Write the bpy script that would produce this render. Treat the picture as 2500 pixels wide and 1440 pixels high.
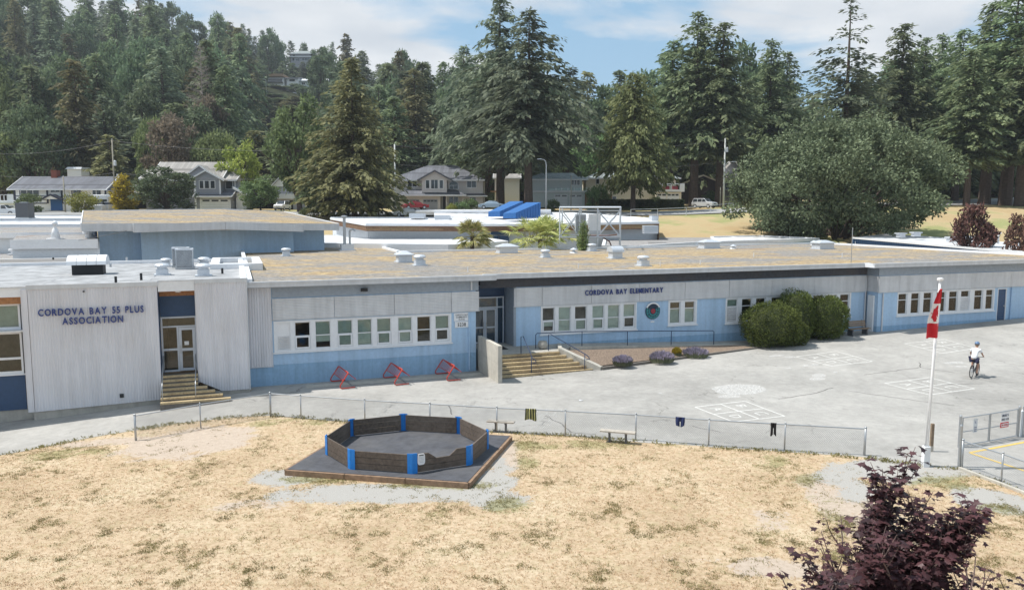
import bpy, math, random
import numpy as np
from mathutils import Vector, Matrix, noise as mnoise
for o in list(bpy.data.objects): bpy.data.objects.remove(o)
SC = bpy.context.scene
COL = SC.collection
R = math.radians
# ------------------------------------------------------------------ camera
FPX, YH, CAMZ = 1900.0, 512.0, 8.8           # focal length and horizon in the photograph's pixels
TH = math.atan((720 - YH) / FPX)
cd = bpy.data.cameras.new('camera'); cam = bpy.data.objects.new('camera', cd); COL.objects.link(cam)
cd.sensor_width = 36; cd.lens = 36 * FPX / 2500; cd.clip_end = 20000; cd.clip_start = 0.1
cam.location = (0, 0, CAMZ); cam.rotation_euler = (math.pi / 2 - TH, 0, 0)
SC.camera = cam
# ------------------------------------------------------------------ light and exposure
SUN_EL, SUN_AZ = R(61), R(3)                  # light comes from the left, a touch from behind the front wall
ld = Vector((math.cos(SUN_AZ) * math.cos(SUN_EL), -math.sin(SUN_AZ) * math.cos(SUN_EL), -math.sin(SUN_EL)))
sd = bpy.data.lights.new('sun', 'SUN'); sd.energy = 3.7; sd.angle = R(0.55); sd.color = (1, .965, .90)
sun = bpy.data.objects.new('sun', sd); COL.objects.link(sun)
sun.rotation_euler = ld.to_track_quat('-Z', 'Y').to_euler(); sun.location = (-60, 0, 90)
SC.view_settings.view_transform = 'Standard'; SC.view_settings.look = 'None'
SC.view_settings.gamma = 1; SC.view_settings.use_curve_mapping = False
SC.view_settings.exposure = 0.58
W_ = bpy.data.worlds.new('World'); SC.world = W_; W_.use_nodes = True

def world():
    nt = W_.node_tree; nt.nodes.clear(); L = nt.links.new; N = nt.nodes.new
    out = N('ShaderNodeOutputWorld'); bg = N('ShaderNodeBackground'); bg.inputs[1].default_value = 0.15
    sky = N('ShaderNodeTexSky'); sky.sky_type = 'NISHITA'; sky.sun_disc = False
    sky.sun_elevation = SUN_EL; sky.sun_rotation = math.atan2(-ld.x, -ld.y); sky.air_density = 1.0; sky.dust_density = 0.6; sky.ozone_density = 1.6
    tc = N('ShaderNodeTexCoord'); sep = N('ShaderNodeSeparateXYZ'); L(tc.outputs['Generated'], sep.inputs[0])
    # clouds lie on a level deck: divide the direction by its height
    mx = N('ShaderNodeMath'); mx.operation = 'MAXIMUM'; L(sep.outputs[2], mx.inputs[0]); mx.inputs[1].default_value = 0.0
    ad = N('ShaderNodeMath'); ad.operation = 'ADD'; L(mx.outputs[0], ad.inputs[0]); ad.inputs[1].default_value = 0.16
    dx = N('ShaderNodeMath'); dx.operation = 'DIVIDE'; L(sep.outputs[0], dx.inputs[0]); L(ad.outputs[0], dx.inputs[1])
    dy = N('ShaderNodeMath'); dy.operation = 'DIVIDE'; L(sep.outputs[1], dy.inputs[0]); L(ad.outputs[0], dy.inputs[1])
    cb = N('ShaderNodeCombineXYZ'); sh = N('ShaderNodeMath'); sh.operation = 'ADD'; L(dx.outputs[0], sh.inputs[0]); sh.inputs[1].default_value = .2; L(sh.outputs[0], cb.inputs[0]); L(dy.outputs[0], cb.inputs[1])
    cb.inputs[2].default_value = 5.7
    n1 = N('ShaderNodeTexNoise'); L(cb.outputs[0], n1.inputs['Vector']); n1.inputs['Scale'].default_value = 1.05
    n1.inputs['Detail'].default_value = 9; n1.inputs['Roughness'].default_value = .52; n1.inputs['Distortion'].default_value = .25
    r1 = N('ShaderNodeValToRGB'); L(n1.outputs[0], r1.inputs[0])
    r1.color_ramp.elements[0].position = .455; r1.color_ramp.elements[1].position = .56
    n2 = N('ShaderNodeTexNoise'); L(cb.outputs[0], n2.inputs['Vector']); n2.inputs['Scale'].default_value = 2.6
    n2.inputs['Detail'].default_value = 6
    r2 = N('ShaderNodeValToRGB'); L(n2.outputs[0], r2.inputs[0])
    r2.color_ramp.elements[0].position = .3; r2.color_ramp.elements[0].color = (2.9, 3.15, 3.45, 1)
    r2.color_ramp.elements[1].position = .72; r2.color_ramp.elements[1].color = (4.1, 4.2, 4.3, 1)
    tint = N('ShaderNodeMix'); tint.data_type = 'RGBA'; tint.blend_type = 'MIX'; tint.inputs[0].default_value = .8
    L(sky.outputs[0], tint.inputs[6]); tint.inputs[7].default_value = (1.25, 2.2, 3.05, 1)      # thin summer haze
    mix = N('ShaderNodeMix'); mix.data_type = 'RGBA'
    L(r1.outputs[0], mix.inputs[0]); L(tint.outputs[2], mix.inputs[6]); L(r2.outputs[0], mix.inputs[7])
    L(mix.outputs[2], bg.inputs[0]); L(bg.outputs[0], out.inputs[0])
world()
SC.render.engine = 'CYCLES'
# ------------------------------------------------------------------ frame of the school front: u along the wall, v behind it
AL = R(19.66); CA, SA = math.cos(AL), math.sin(AL)
OX, OY = -13.04, 38.11
DS = 1900 / 1700                             # stretch of the far distances below
def uvw(u, v, z=0.0): return (OX + u * CA - v * SA, OY + u * SA + v * CA, z)
def to_uv(x, y): return ((x - OX) * CA + (y - OY) * SA, -(x - OX) * SA + (y - OY) * CA)
CT, ST = math.cos(TH), math.sin(TH)
def ray(px, py):
    a = (px - 1250) / FPX; b = (720 - py) / FPX
    return (a, CT + b * ST, -ST + b * CT)
def onz(px, py, z):                        # point of height z seen at a pixel
    r = ray(px, py); t = (z - CAMZ) / r[2]; return (t * r[0], t * r[1], z)
def atd(px, py, d):                        # point at distance d seen at a pixel
    r = ray(px, py); t = d / r[1]; return (t * r[0], d, CAMZ + t * r[2])
def onv(px, py, v=0.0):                    # point (u, z) on the wall plane v seen at a pixel
    r = ray(px, py); dv = -r[0] * SA + r[1] * CA; v0 = to_uv(0, 0)[1]
    t = (v - v0) / dv; u = to_uv(t * r[0], t * r[1])[0]; return u, CAMZ + t * r[2]
def su(px, py, v=0.0): return onv(px, py, v)[0]
def proj(p):
    d = (p[0], p[1], p[2] - CAMZ); f = d[1] * CT - d[2] * ST
    return (1250 + FPX * d[0] / f, 720 - FPX * (d[1] * ST + d[2] * CT) / f) if f > .1 else (-9999, 0)
def sstep(a, b, x):
    t = min(1, max(0, (x - a) / (b - a))); return t * t * (3 - 2 * t)
def lerp_tab(tab, x):
    if x <= tab[0][0]: return tab[0][1]
    for (a, za), (b, zb) in zip(tab, tab[1:]):
        if x <= b: return za + (zb - za) * (x - a) / (b - a)
    return tab[-1][1]
BACK = [(40, -2), (52, .3), (58, 1.0), (70, 2.5), (85, 4.6), (100, 6.7), (110, 8.0), (116, 8.3), (128, 8.5), (150, 9.0)]
RIDGE = [(-1.3, 125), (-.74, 112), (-.45, 96), (-.3, 79), (-.15, 58), (0, 40), (.1, 25), (.2, 15), (.35, 11), (1.4, 11)]
def ground(x, y):
    u, v = to_uv(x, y)
    if u < 0: z = max(.065 * u, -.75) * sstep(-14, -4, v)
    elif u < 12: z = 0.0
    else: z = min((u - 12) * .0237, 1.15) * sstep(-15, -1, v)
    y0 = y; y = y / DS
    if y > 40:
        z = max(z, lerp_tab(BACK, y))
        if x > 15: z += sstep(18, 60, x) * (1.1 * sstep(88, 122, y) + 1.3 * sstep(126, 156, y))
        if y > 150:
            z0 = z
            t = sstep(148, 430, y); z = z0 + max(0, lerp_tab(RIDGE, x * 1700 / 1900 / y) - 9) * t + (y - 150) * .004
    return z
# ------------------------------------------------------------------ mesh helpers
class MB:
    def __init__(s): s.v = []; s.f = []
    def quad(s, a, b, c, d):
        n = len(s.v); s.v += [a, b, c, d]; s.f.append((n, n + 1, n + 2, n + 3)); return s
    def poly(s, pts):
        n = len(s.v); s.v += list(pts); s.f.append(tuple(range(n, n + len(pts)))); return s
    def box(s, x0, x1, y0, y1, z0, z1):
        n = len(s.v)
        s.v += [(x, y, z) for z in (z0, z1) for y in (y0, y1) for x in (x0, x1)]
        s.f += [(n, n + 2, n + 3, n + 1), (n + 4, n + 5, n + 7, n + 6), (n, n + 1, n + 5, n + 4), (n + 2, n + 6, n + 7, n + 3), (n, n + 4, n + 6, n + 2), (n + 1, n + 3, n + 7, n + 5)]
        return s
    def hexa(s, b, t):                      # four bottom points, four top points
        n = len(s.v); s.v += list(b) + list(t)
        s.f += [(n + 3, n + 2, n + 1, n), (n + 4, n + 5, n + 6, n + 7)] + [(n + i, n + (i + 1) % 4, n + 4 + (i + 1) % 4, n + 4 + i) for i in range(4)]
        return s
    def prism(s, pts, z0, z1):              # polygon in x, y swept in z
        k = len(pts); n = len(s.v)
        zz0 = z0 if isinstance(z0, (list, tuple)) else [z0] * k; zz1 = z1 if isinstance(z1, (list, tuple)) else [z1] * k
        s.v += [(p[0], p[1], a) for p, a in zip(pts, zz0)] + [(p[0], p[1], a) for p, a in zip(pts, zz1)]
        s.f.append(tuple(range(n + k - 1, n - 1, -1))); s.f.append(tuple(range(n + k, n + 2 * k)))
        s.f += [(n + i, n + (i + 1) % k, n + k + (i + 1) % k, n + k + i) for i in range(k)]
        return s
    def slab(s, pts, y0, y1):               # polygon in x, z swept in y
        k = len(pts); n = len(s.v)
        s.v += [(p[0], y0, p[1]) for p in pts] + [(p[0], y1, p[1]) for p in pts]
        s.f.append(tuple(range(n, n + k))); s.f.append(tuple(range(n + 2 * k - 1, n + k - 1, -1)))
        s.f += [(n + (i + 1) % k, n + i, n + k + i, n + k + (i + 1) % k) for i in range(k)]
        return s
    def tube(s, path, r, k=6, caps=True):
        rr = r if isinstance(r, (list, tuple)) else [r] * len(path)
        P = [Vector(p) for p in path]; n0 = len(s.v); prev = None
        for i, p in enumerate(P):
            t = (P[min(i + 1, len(P) - 1)] - P[max(i - 1, 0)]).normalized()
            if prev is None:
                a = Vector((0, 0, 1)) if abs(t.z) < .9 else Vector((1, 0, 0)); nx = t.cross(a).normalized()
            else:
                nx = prev - t * prev.dot(t)
                nx = nx.normalized() if nx.length > 1e-6 else t.orthogonal().normalized()
            prev = nx; ny = t.cross(nx)
            for j in range(k):
                a = 2 * math.pi * j / k; q = p + (nx * math.cos(a) + ny * math.sin(a)) * rr[i]; s.v.append(tuple(q))
        for i in range(len(P) - 1):
            for j in range(k):
                a = n0 + i * k + j; b = n0 + i * k + (j + 1) % k; s.f.append((a, b, b + k, a + k))
        if caps:
            s.f.append(tuple(n0 + j for j in range(k - 1, -1, -1))); e = n0 + (len(P) - 1) * k; s.f.append(tuple(e + j for j in range(k)))
        return s
    def lathe(s, prof, cx, cy, k=12):
        n0 = len(s.v)
        for r, z in prof:
            for j in range(k):
                a = 2 * math.pi * j / k; s.v.append((cx + r * math.cos(a), cy + r * math.sin(a), z))
        for i in range(len(prof) - 1):
            for j in range(k):
                a = n0 + i * k + j; b = n0 + i * k + (j + 1) % k; s.f.append((a, b, b + k, a + k))
        s.f.append(tuple(n0 + (len(prof) - 1) * k + j for j in range(k))); s.f.append(tuple(n0 + j for j in range(k - 1, -1, -1)))
        return s
    def build(s, name, mat, parent=None, smooth=False, loc=None, bevel=0):
        me = bpy.data.meshes.new(name); me.from_pydata(s.v, [], s.f); me.update()
        return link(name, me, mat, parent, smooth, loc, bevel)
def link(name, me, mat, parent=None, smooth=False, loc=None, bevel=0):
    if mat is not None: me.materials.append(mat)
    if smooth: me.polygons.foreach_set('use_smooth', [True] * len(me.polygons))
    o = bpy.data.objects.new(name, me); COL.objects.link(o); o.parent = parent
    if loc: o.location = loc
    if bevel:
        m = o.modifiers.new('bevel', 'BEVEL'); m.width = bevel; m.segments = 2; m.limit_method = 'ANGLE'
    return o
def tag(o, label=None, cat=None, group=None, kind=None):
    if label: o['label'] = label
    if cat: o['category'] = cat
    if group: o['group'] = group
    if kind: o['kind'] = kind
    return o
def thing(name, label, cat, loc=(0, 0, 0), rz=0.0, group=None):
    o = bpy.data.objects.new(name, None); COL.objects.link(o); o.location = loc; o.rotation_euler = (0, 0, rz)
    o.empty_display_size = .3
    return tag(o, label, cat, group)
KIDS = {}
def copy_tree(o, parent=None):
    c = o.copy(); COL.objects.link(c); c.parent = parent
    for ch in [k for k in o.children]: copy_tree(ch, c)
    return c
def np_mesh(name, V, F):                   # V (n,3), F (m,k) arrays with k = 3 or 4
    me = bpy.data.meshes.new(name); k = F.shape[1]
    me.vertices.add(len(V)); me.vertices.foreach_set('co', np.ascontiguousarray(V, dtype=np.float32).ravel())
    me.loops.add(F.size); me.loops.foreach_set('vertex_index', np.ascontiguousarray(F, dtype=np.int32).ravel())
    me.polygons.add(len(F)); me.polygons.foreach_set('loop_start', np.arange(0, F.size, k, dtype=np.int32))
    me.polygons.foreach_set('loop_total', np.full(len(F), k, dtype=np.int32)); me.update(calc_edges=True)
    return me
# ------------------------------------------------------------------ materials
def mat_new(name):
    m = bpy.data.materials.new(name); m.use_nodes = True; nt = m.node_tree
    return m, nt, nt.nodes['Principled BSDF']
def noise_node(nt, scale, detail=4, rough=.55, coord='Object', vec=None):
    n = nt.nodes.new('ShaderNodeTexNoise'); n.inputs['Scale'].default_value = scale; n.inputs['Detail'].default_value = detail; n.inputs['Roughness'].default_value = rough
    if vec is None:
        tc = nt.nodes.new('ShaderNodeTexCoord'); vec = tc.outputs[coord]
    nt.links.new(vec, n.inputs['Vector']); return n
def ramp(nt, src, stops):
    r = nt.nodes.new('ShaderNodeValToRGB'); e = r.color_ramp.elements
    while len(e) < len(stops): e.new(.5)
    for el, (p, c) in zip(e, stops):
        el.position = p; el.color = (c[0], c[1], c[2], 1) if isinstance(c, (tuple, list)) else (c, c, c, 1)
    nt.links.new(src, r.inputs[0]); return r
def mixc(nt, fac, a, b, mode='MIX'):
    m = nt.nodes.new('ShaderNodeMix'); m.data_type = 'RGBA'; m.blend_type = mode
    for s, i in ((fac, 0), (a, 6), (b, 7)):
        if isinstance(s, bpy.types.NodeSocket): nt.links.new(s, m.inputs[i])
        elif i == 0: m.inputs[0].default_value = s
        else: m.inputs[i].default_value = (s[0], s[1], s[2], 1)
    return m.outputs[2]
def bump(nt, bsdf, src, strength=.3, dist=.02):
    b = nt.nodes.new('ShaderNodeBump'); b.inputs['Strength'].default_value = strength; b.inputs['Distance'].default_value = dist
    nt.links.new(src, b.inputs['Height']); nt.links.new(b.outputs[0], bsdf.inputs['Normal'])
def surf(name, col, rough=.7, metal=0.0, var=.12, scale=6, bmp=0.0, bscale=60, spec=.4, dirt=None, streak=0.0):
    """painted / plain surface with faint mottling, optional grain and large soft dirt"""
    m, nt, b = mat_new(name)
    n = noise_node(nt, scale, 6, .6)
    lo = tuple(c * (1 - var) for c in col); hi = tuple(min(1, c * (1 + var)) for c in col)
    c = ramp(nt, n.outputs[0], [(.3, lo), (.7, hi)]).outputs[0]
    if dirt:
        n2 = noise_node(nt, .6, 7, .65); f = ramp(nt, n2.outputs[0], [(.46, 0.0), (.72, dirt[1])]).outputs[0]
        c = mixc(nt, f, c, dirt[0])
    if streak:
        tcs = nt.nodes.new('ShaderNodeTexCoord'); mps = nt.nodes.new('ShaderNodeMapping'); nt.links.new(tcs.outputs['Object'], mps.inputs[0]); mps.inputs['Scale'].default_value = (2.6, 2.6, .16)
        fs = ramp(nt, noise_node(nt, 1.0, 7, .7, vec=mps.outputs[0]).outputs[0], [(.40, 1.0), (.68, 1 - streak)]).outputs[0]; c = mixc(nt, 1.0, c, fs, 'MULTIPLY')
    nt.links.new(c, b.inputs['Base Color'])
    b.inputs['Roughness'].default_value = rough; b.inputs['Metallic'].default_value = metal; b.inputs['Specular IOR Level'].default_value = spec
    if bmp: bump(nt, b, noise_node(nt, bscale, 3).outputs[0], bmp, .01)
    return m
def glass_mat(name, tint=(.86, .90, .88), op=.35):
    m = bpy.data.materials.new(name); m.use_nodes = True; nt = m.node_tree; nt.nodes.clear(); N = nt.nodes.new; L = nt.links.new
    out = N('ShaderNodeOutputMaterial'); tr = N('ShaderNodeBsdfTransparent'); tr.inputs[0].default_value = (*tint, 1)
    gl = N('ShaderNodeBsdfGlossy'); gl.inputs['Roughness'].default_value = .03; gl.inputs[0].default_value = (1, 1, 1, 1)
    fr = N('ShaderNodeFresnel'); fr.inputs[0].default_value = 1.5
    nz = N('ShaderNodeTexNoise'); nz.inputs['Scale'].default_value = 1.3; bp = N('ShaderNodeBump'); bp.inputs['Strength'].default_value = .05; bp.inputs['Distance'].default_value = .05
    L(nz.outputs[0], bp.inputs['Height']); L(bp.outputs[0], gl.inputs['Normal'])
    mx = N('ShaderNodeMixShader'); L(fr.outputs[0], mx.inputs[0]); L(tr.outputs[0], mx.inputs[1]); L(gl.outputs[0], mx.inputs[2]); L(mx.outputs[0], out.inputs[0])
    return m
M = {}
M['white'] = surf('white_paint', (.76, .77, .79), .5, var=.04, dirt=((.5, .5, .5), .25))
M['trim'] = surf('grey_trim', (.60, .615, .64), .45, streak=.15, var=.05, scale=2, dirt=((.42, .42, .42), .3))
M['blue'] = surf('light_blue_stucco', (.415, .575, .76), .9, streak=.16, var=.07, bmp=.35, bscale=45, dirt=((.36, .52, .70), .5))
M['blue_dark'] = surf('slate_blue_stucco', (.285, .45, .63), .9, streak=.22, var=.09, bmp=.35, bscale=45, dirt=((.25, .39, .54), .4))
M['soffit'] = surf('grey_blue_beam', (.30, .34, .39), .8, var=.08)  # one even grey-blue for beams, soffits and recess sides
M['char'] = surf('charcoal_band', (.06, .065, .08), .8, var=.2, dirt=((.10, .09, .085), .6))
M['navy'] = surf('navy_paint', (.018, .04, .10), .5, var=.15)
M['navy_panel'] = surf('navy_panel', (.03, .07, .15), .5, var=.1)
M['letter'] = surf('letter_blue', (.02, .045, .20), .4, var=.1)
M['clad'] = surf('grey_metal_cladding', (.67, .672, .715), .5, streak=.18, var=.05, scale=1.2, dirt=((.53, .51, .51), .5))
M['slat'] = surf('pale_slat_cladding', (.66, .665, .68), .55, streak=.16, var=.05, scale=2, dirt=((.46, .46, .47), .3))
M['concrete'] = surf('concrete', (.44, .42, .38), .9, streak=.2, var=.12, scale=3, bmp=.3, bscale=30, dirt=((.25, .24, .22), .5))
M['conc_light'] = surf('pale_concrete', (.52, .49, .43), .9, streak=.2, var=.1, scale=4, bmp=.25, bscale=40, dirt=((.33, .31, .27), .5))
M['glass'] = glass_mat('window_glass')
M['blind'] = surf('green_grey_blind', (.52, .60, .57), .8, var=.1, scale=4)
M['blind2'] = surf('pale_blind', (.70, .76, .73), .8, var=.1, scale=4)
M['dark'] = surf('dark_interior', (.035, .037, .04), .9)
M['room'] = surf('dim_room', (.08, .075, .07), .9, var=.5, scale=1.5)
M['cedar'] = surf('cedar_soffit', (.36, .17, .07), .6, var=.25, scale=12)
M['galv'] = surf('galvanised_steel', (.42, .44, .46), .42, .75, var=.12, scale=20)
M['galv_light'] = surf('light_galvanised', (.60, .63, .67), .45, .35, var=.08, scale=8)
M['alu'] = surf('door_aluminium', (.56, .60, .66), .45, .1, var=.04)
M['red'] = surf('red_tube_paint', (.50, .055, .035), .4, var=.15)
M['black'] = surf('black_rubber', (.015, .015, .017), .6)
M['step_wood'] = surf('worn_yellow_nosing', (.47, .365, .215), .8, var=.35, scale=14, dirt=((.16, .10, .06), .75))
M['step_dark'] = surf('dark_tread', (.15, .135, .12), .9, var=.25, scale=9)
M['mulch'] = surf('bark_mulch', (.22, .165, .125), 1, var=.45, scale=14, bmp=.8, bscale=25)
M['metal_roof_blue'] = surf('blue_metal_roof', (.03, .13, .36), .35, var=.1)
M['copper'] = surf('brown_pipe', (.12, .06, .045), .5, .3)
# ------------------------------------------------------------------ terrain
random.seed(4)
def ell(px, py, rx, ry, w=1.0):
    c = onz(px, py, 0); d = c[1]; top = onz(px, py - ry, 0); bot = onz(px, py + ry, 0)
    return (c[0], (top[1] + bot[1]) / 2, rx * d / FPX, (top[1] - bot[1]) / 2, w)
DIRT = [ell(450, 1078, 190, 48), ell(250, 1062, 170, 14, .8), ell(520, 1050, 150, 16, .8), ell(1230, 1120, 50, 60, .8), ell(2060, 1225, 110, 75, .9), ell(1900, 1270, 110, 40, .6), ell(1890, 1385, 150, 30, .9),
        ell(600, 1240, 190, 40, .45), ell(1700, 1370, 140, 22, .5), ell(2150, 1330, 120, 50, .6)]
GRAV = [ell(930, 1205, 330, 30), ell(700, 1165, 120, 28), ell(1190, 1180, 90, 40), ell(1205, 1215, 120, 34, .8), ell(2190, 1150, 190, 34), ell(2420, 1222, 100, 42, 1.2), ell(2080, 1190, 90, 50, .8), ell(1225, 1150, 30, 45, .8)]
GREEN = [ell(780, 1168, 110, 14, 1.1), ell(1060, 1183, 160, 13, 1.1), ell(1285, 1110, 40, 60, .7), ell(1450, 1085, 260, 18, .6), ell(150, 1090, 170, 24, .7), ell(740, 1028, 150, 14, .6), ell(1240, 1240, 90, 40, .6),
         ell(1960, 1200, 110, 140, .5), ell(1990, 1340, 170, 70, .5), ell(2330, 1180, 130, 22, .9), ell(2450, 1250, 90, 25, .7), ell(1010, 1240, 300, 30, .45), ell(650, 1035, 90, 10, .6)]
def ellv(L, x, y):
    m = 0.0
    for cx, cy, rx, ry, w in L:
        q = math.hypot((x - cx) / rx, (y - cy) / ry); m = max(m, w * (1 - sstep(.3, 1.45, q)))
    return m
def field_vals(x, y):
    n = mnoise.noise((x * .9, y * .9, 3.1)) * .5 + mnoise.noise((x * 2.7, y * 2.7, 7.7)) * .35
    d = ellv(DIRT, x, y); g = ellv(GRAV, x, y); e = ellv(GREEN, x, y)
    d = sstep(.1, 1.0, d + n * .8 * (d > .02)); g = sstep(.1, 1.0, g + n * .8 * (g > .02)); e = sstep(.1, 1.1, e + n * .9 * (e > .02))
    return d, g, e
def graded(a, b, step, far, grow):
    out = list(np.arange(a, b + 1e-6, step)); s = step; x = b
    while x < far: s *= grow; x += s; out.append(x)
    return out
xs_p = graded(0, 60, .4, 1600, 1.13); xs_n = graded(0, 34, .4, 1600, 1.13)
XS = [-x for x in reversed(xs_n[1:])] + xs_p
YS = [-40, -25, -12, -4, 3] + graded(7, 68, .33, 2600, 1.10)
nx, ny = len(XS), len(YS)
V = np.zeros((nx * ny, 3)); A = np.zeros((nx * ny, 4), dtype=np.float32); A[:, 3] = 1
for j, y in enumerate(YS):
    for i, x in enumerate(XS):
        k = j * nx + i; V[k] = (x, y, ground(x, y))
        if 5 < y < 40 and abs(x) < 34: A[k, :3] = field_vals(x, y)
I = np.arange(nx * ny).reshape(ny, nx)
F = np.stack([I[:-1, :-1].ravel(), I[:-1, 1:].ravel(), I[1:, 1:].ravel(), I[1:, :-1].ravel()], 1)
me = np_mesh('ground', V, F); at_ = me.color_attributes.new('cover', 'FLOAT_COLOR', 'POINT'); at_.data.foreach_set('color', A.ravel())
def ground_mat():
    m, nt, b = mat_new('dry_field'); L = nt.links.new
    geo = nt.nodes.new('ShaderNodeNewGeometry'); P = geo.outputs['Position']
    att = nt.nodes.new('ShaderNodeVertexColor'); att.layer_name = 'cover'
    sp = nt.nodes.new('ShaderNodeSeparateColor'); L(att.outputs[0], sp.inputs[0])
    n1 = noise_node(nt, .35, 8, .62, vec=P); n2 = noise_node(nt, 7, 6, .7, vec=P); n3 = noise_node(nt, 42, 4, .7, vec=P)
    straw = ramp(nt, n2.outputs[0], [(.30, (.36, .275, .18)), (.5, (.535, .425, .298)), (.72, (.64, .53, .395))]).outputs[0]
    warm = ramp(nt, n1.outputs[0], [(.35, (.88, .83, .78)), (.5, (1.0, .96, .92)), (.65, (1.08, 1.09, 1.08))]).outputs[0]
    c = mixc(nt, 1.0, straw, warm, 'MULTIPLY')
    gn = noise_node(nt, 2.2, 9, .75, vec=P)
    gpatch = ramp(nt, gn.outputs[0], [(.49, 0.0), (.66, .5)]).outputs[0]
    c = mixc(nt, gpatch, c, (.34, .30, .16))
    dirt = ramp(nt, n2.outputs[0], [(.3, (.43, .345, .275)), (.7, (.56, .47, .385))]).outputs[0]
    grav = ramp(nt, n3.outputs[0], [(.3, (.29, .275, .255)), (.7, (.54, .52, .485))]).outputs[0]
    green = ramp(nt, n2.outputs[0], [(.35, (.14, .15, .055)), (.65, (.38, .34, .17))]).outputs[0]
    def brk(sock, sc, amt):
        n = noise_node(nt, sc, 6, .7, vec=P); a = nt.nodes.new('ShaderNodeMath'); a.operation = 'ADD'; L(sock, a.inputs[0])
        s = nt.nodes.new('ShaderNodeMath'); s.operation = 'MULTIPLY_ADD'; L(n.outputs[0], s.inputs[0]); s.inputs[1].default_value = amt; s.inputs[2].default_value = -amt / 2
        L(s.outputs[0], a.inputs[1]); return ramp(nt, a.outputs[0], [(.38, 0.0), (.62, 1.0)]).outputs[0]
    c = mixc(nt, brk(sp.outputs[0], 7, 1.5), c, dirt)
    c = mixc(nt, brk(sp.outputs[1], 7, 1.5), c, grav)
    gm = nt.nodes.new('ShaderNodeMath'); gm.operation = 'MULTIPLY'; L(brk(sp.outputs[2], 9, 1.8), gm.inputs[0]); gm.inputs[1].default_value = .72
    c = mixc(nt, gm.outputs[0], c, green)
    # beyond the houses the ground is forest floor, the lawns between are dry with mown green strips
    sy = nt.nodes.new('ShaderNodeSeparateXYZ'); L(P, sy.inputs[0])
    def rng(sock, a, b_):
        r = nt.nodes.new('ShaderNodeMapRange'); L(sock, r.inputs[0]); r.inputs[1].default_value = a; r.inputs[2].default_value = b_; return r.outputs[0]
    lawn = ramp(nt, noise_node(nt, .11, 5, .6, vec=P).outputs[0], [(.36, (.47, .36, .21)), (.50, (.50, .41, .25)), (.60, (.34, .36, .17))]).outputs[0]
    lawn = mixc(nt, .3, lawn, straw, 'MULTIPLY')
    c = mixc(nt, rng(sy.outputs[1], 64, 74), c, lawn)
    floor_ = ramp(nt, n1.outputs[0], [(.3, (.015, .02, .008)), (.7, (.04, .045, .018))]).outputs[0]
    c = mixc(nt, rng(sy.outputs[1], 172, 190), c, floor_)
    L(c, b.inputs['Base Color']); b.inputs['Roughness'].default_value = 1; b.inputs['Specular IOR Level'].default_value = .1
    bump(nt, b, n3.outputs[0], .9, .03)
    return m
gr = link('ground', me, ground_mat(), None, True); tag(gr, kind='structure')
# ------------------------------------------------------------------ asphalt yard
def asphalt_mat(name, lo, hi, cracks=True):
    m, nt, b = mat_new(name); L = nt.links.new
    geo = nt.nodes.new('ShaderNodeNewGeometry'); P = geo.outputs['Position']
    big = noise_node(nt, .30, 9, .68, vec=P); fine = noise_node(nt, 55, 3, .7, vec=P); mid = noise_node(nt, 3.2, 6, .6, vec=P)
    c = ramp(nt, big.outputs[0], [(.32, lo), (.66, hi)]).outputs[0]
    c = mixc(nt, .75, c, ramp(nt, fine.outputs[0], [(.25, .74), (.75, 1.22)]).outputs[0], 'MULTIPLY')
    c = mixc(nt, .8, c, ramp(nt, mid.outputs[0], [(.3, .88), (.7, 1.1)]).outputs[0], 'MULTIPLY')
    c = mixc(nt, 1.0, c, ramp(nt, noise_node(nt, .10, 6, .6, vec=P).outputs[0], [(.36, .86), (.52, 1.0), (.7, 1.05)]).outputs[0], 'MULTIPLY')
    if cracks:
        w = nt.nodes.new('ShaderNodeTexVoronoi'); w.feature = 'DISTANCE_TO_EDGE'; w.inputs['Scale'].default_value = .16
        dn = noise_node(nt, .9, 6, .6, vec=P); av = nt.nodes.new('ShaderNodeVectorMath'); av.operation = 'MULTIPLY_ADD'
        L(dn.outputs[1], av.inputs[0]); av.inputs[1].default_value = (2.2, 2.2, 0); L(P, av.inputs[2]); L(av.outputs[0], w.inputs['Vector'])
        lin = ramp(nt, w.outputs['Distance'], [(.0, 1.0), (.0045, 0.0)]).outputs[0]
        msk = ramp(nt, noise_node(nt, .35, 3, .5, vec=P).outputs[0], [(.50, 0.0), (.58, .75)]).outputs[0]
        f = mixc(nt, 1.0, lin, msk, 'MULTIPLY'); c = mixc(nt, f, c, (.10, .095, .085))
    L(c, b.inputs['Base Color']); b.inputs['Roughness'].default_value = .95; b.inputs['Specular IOR Level'].default_value = .25
    bump(nt, b, fine.outputs[0], .5, .01)
    return m
M['yard'] = asphalt_mat('weathered_asphalt', (.305, .295, .277), (.415, .40, .376))
M['road'] = asphalt_mat('road_asphalt', (.27, .27, .27), (.37, .37, .365), False)
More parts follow.
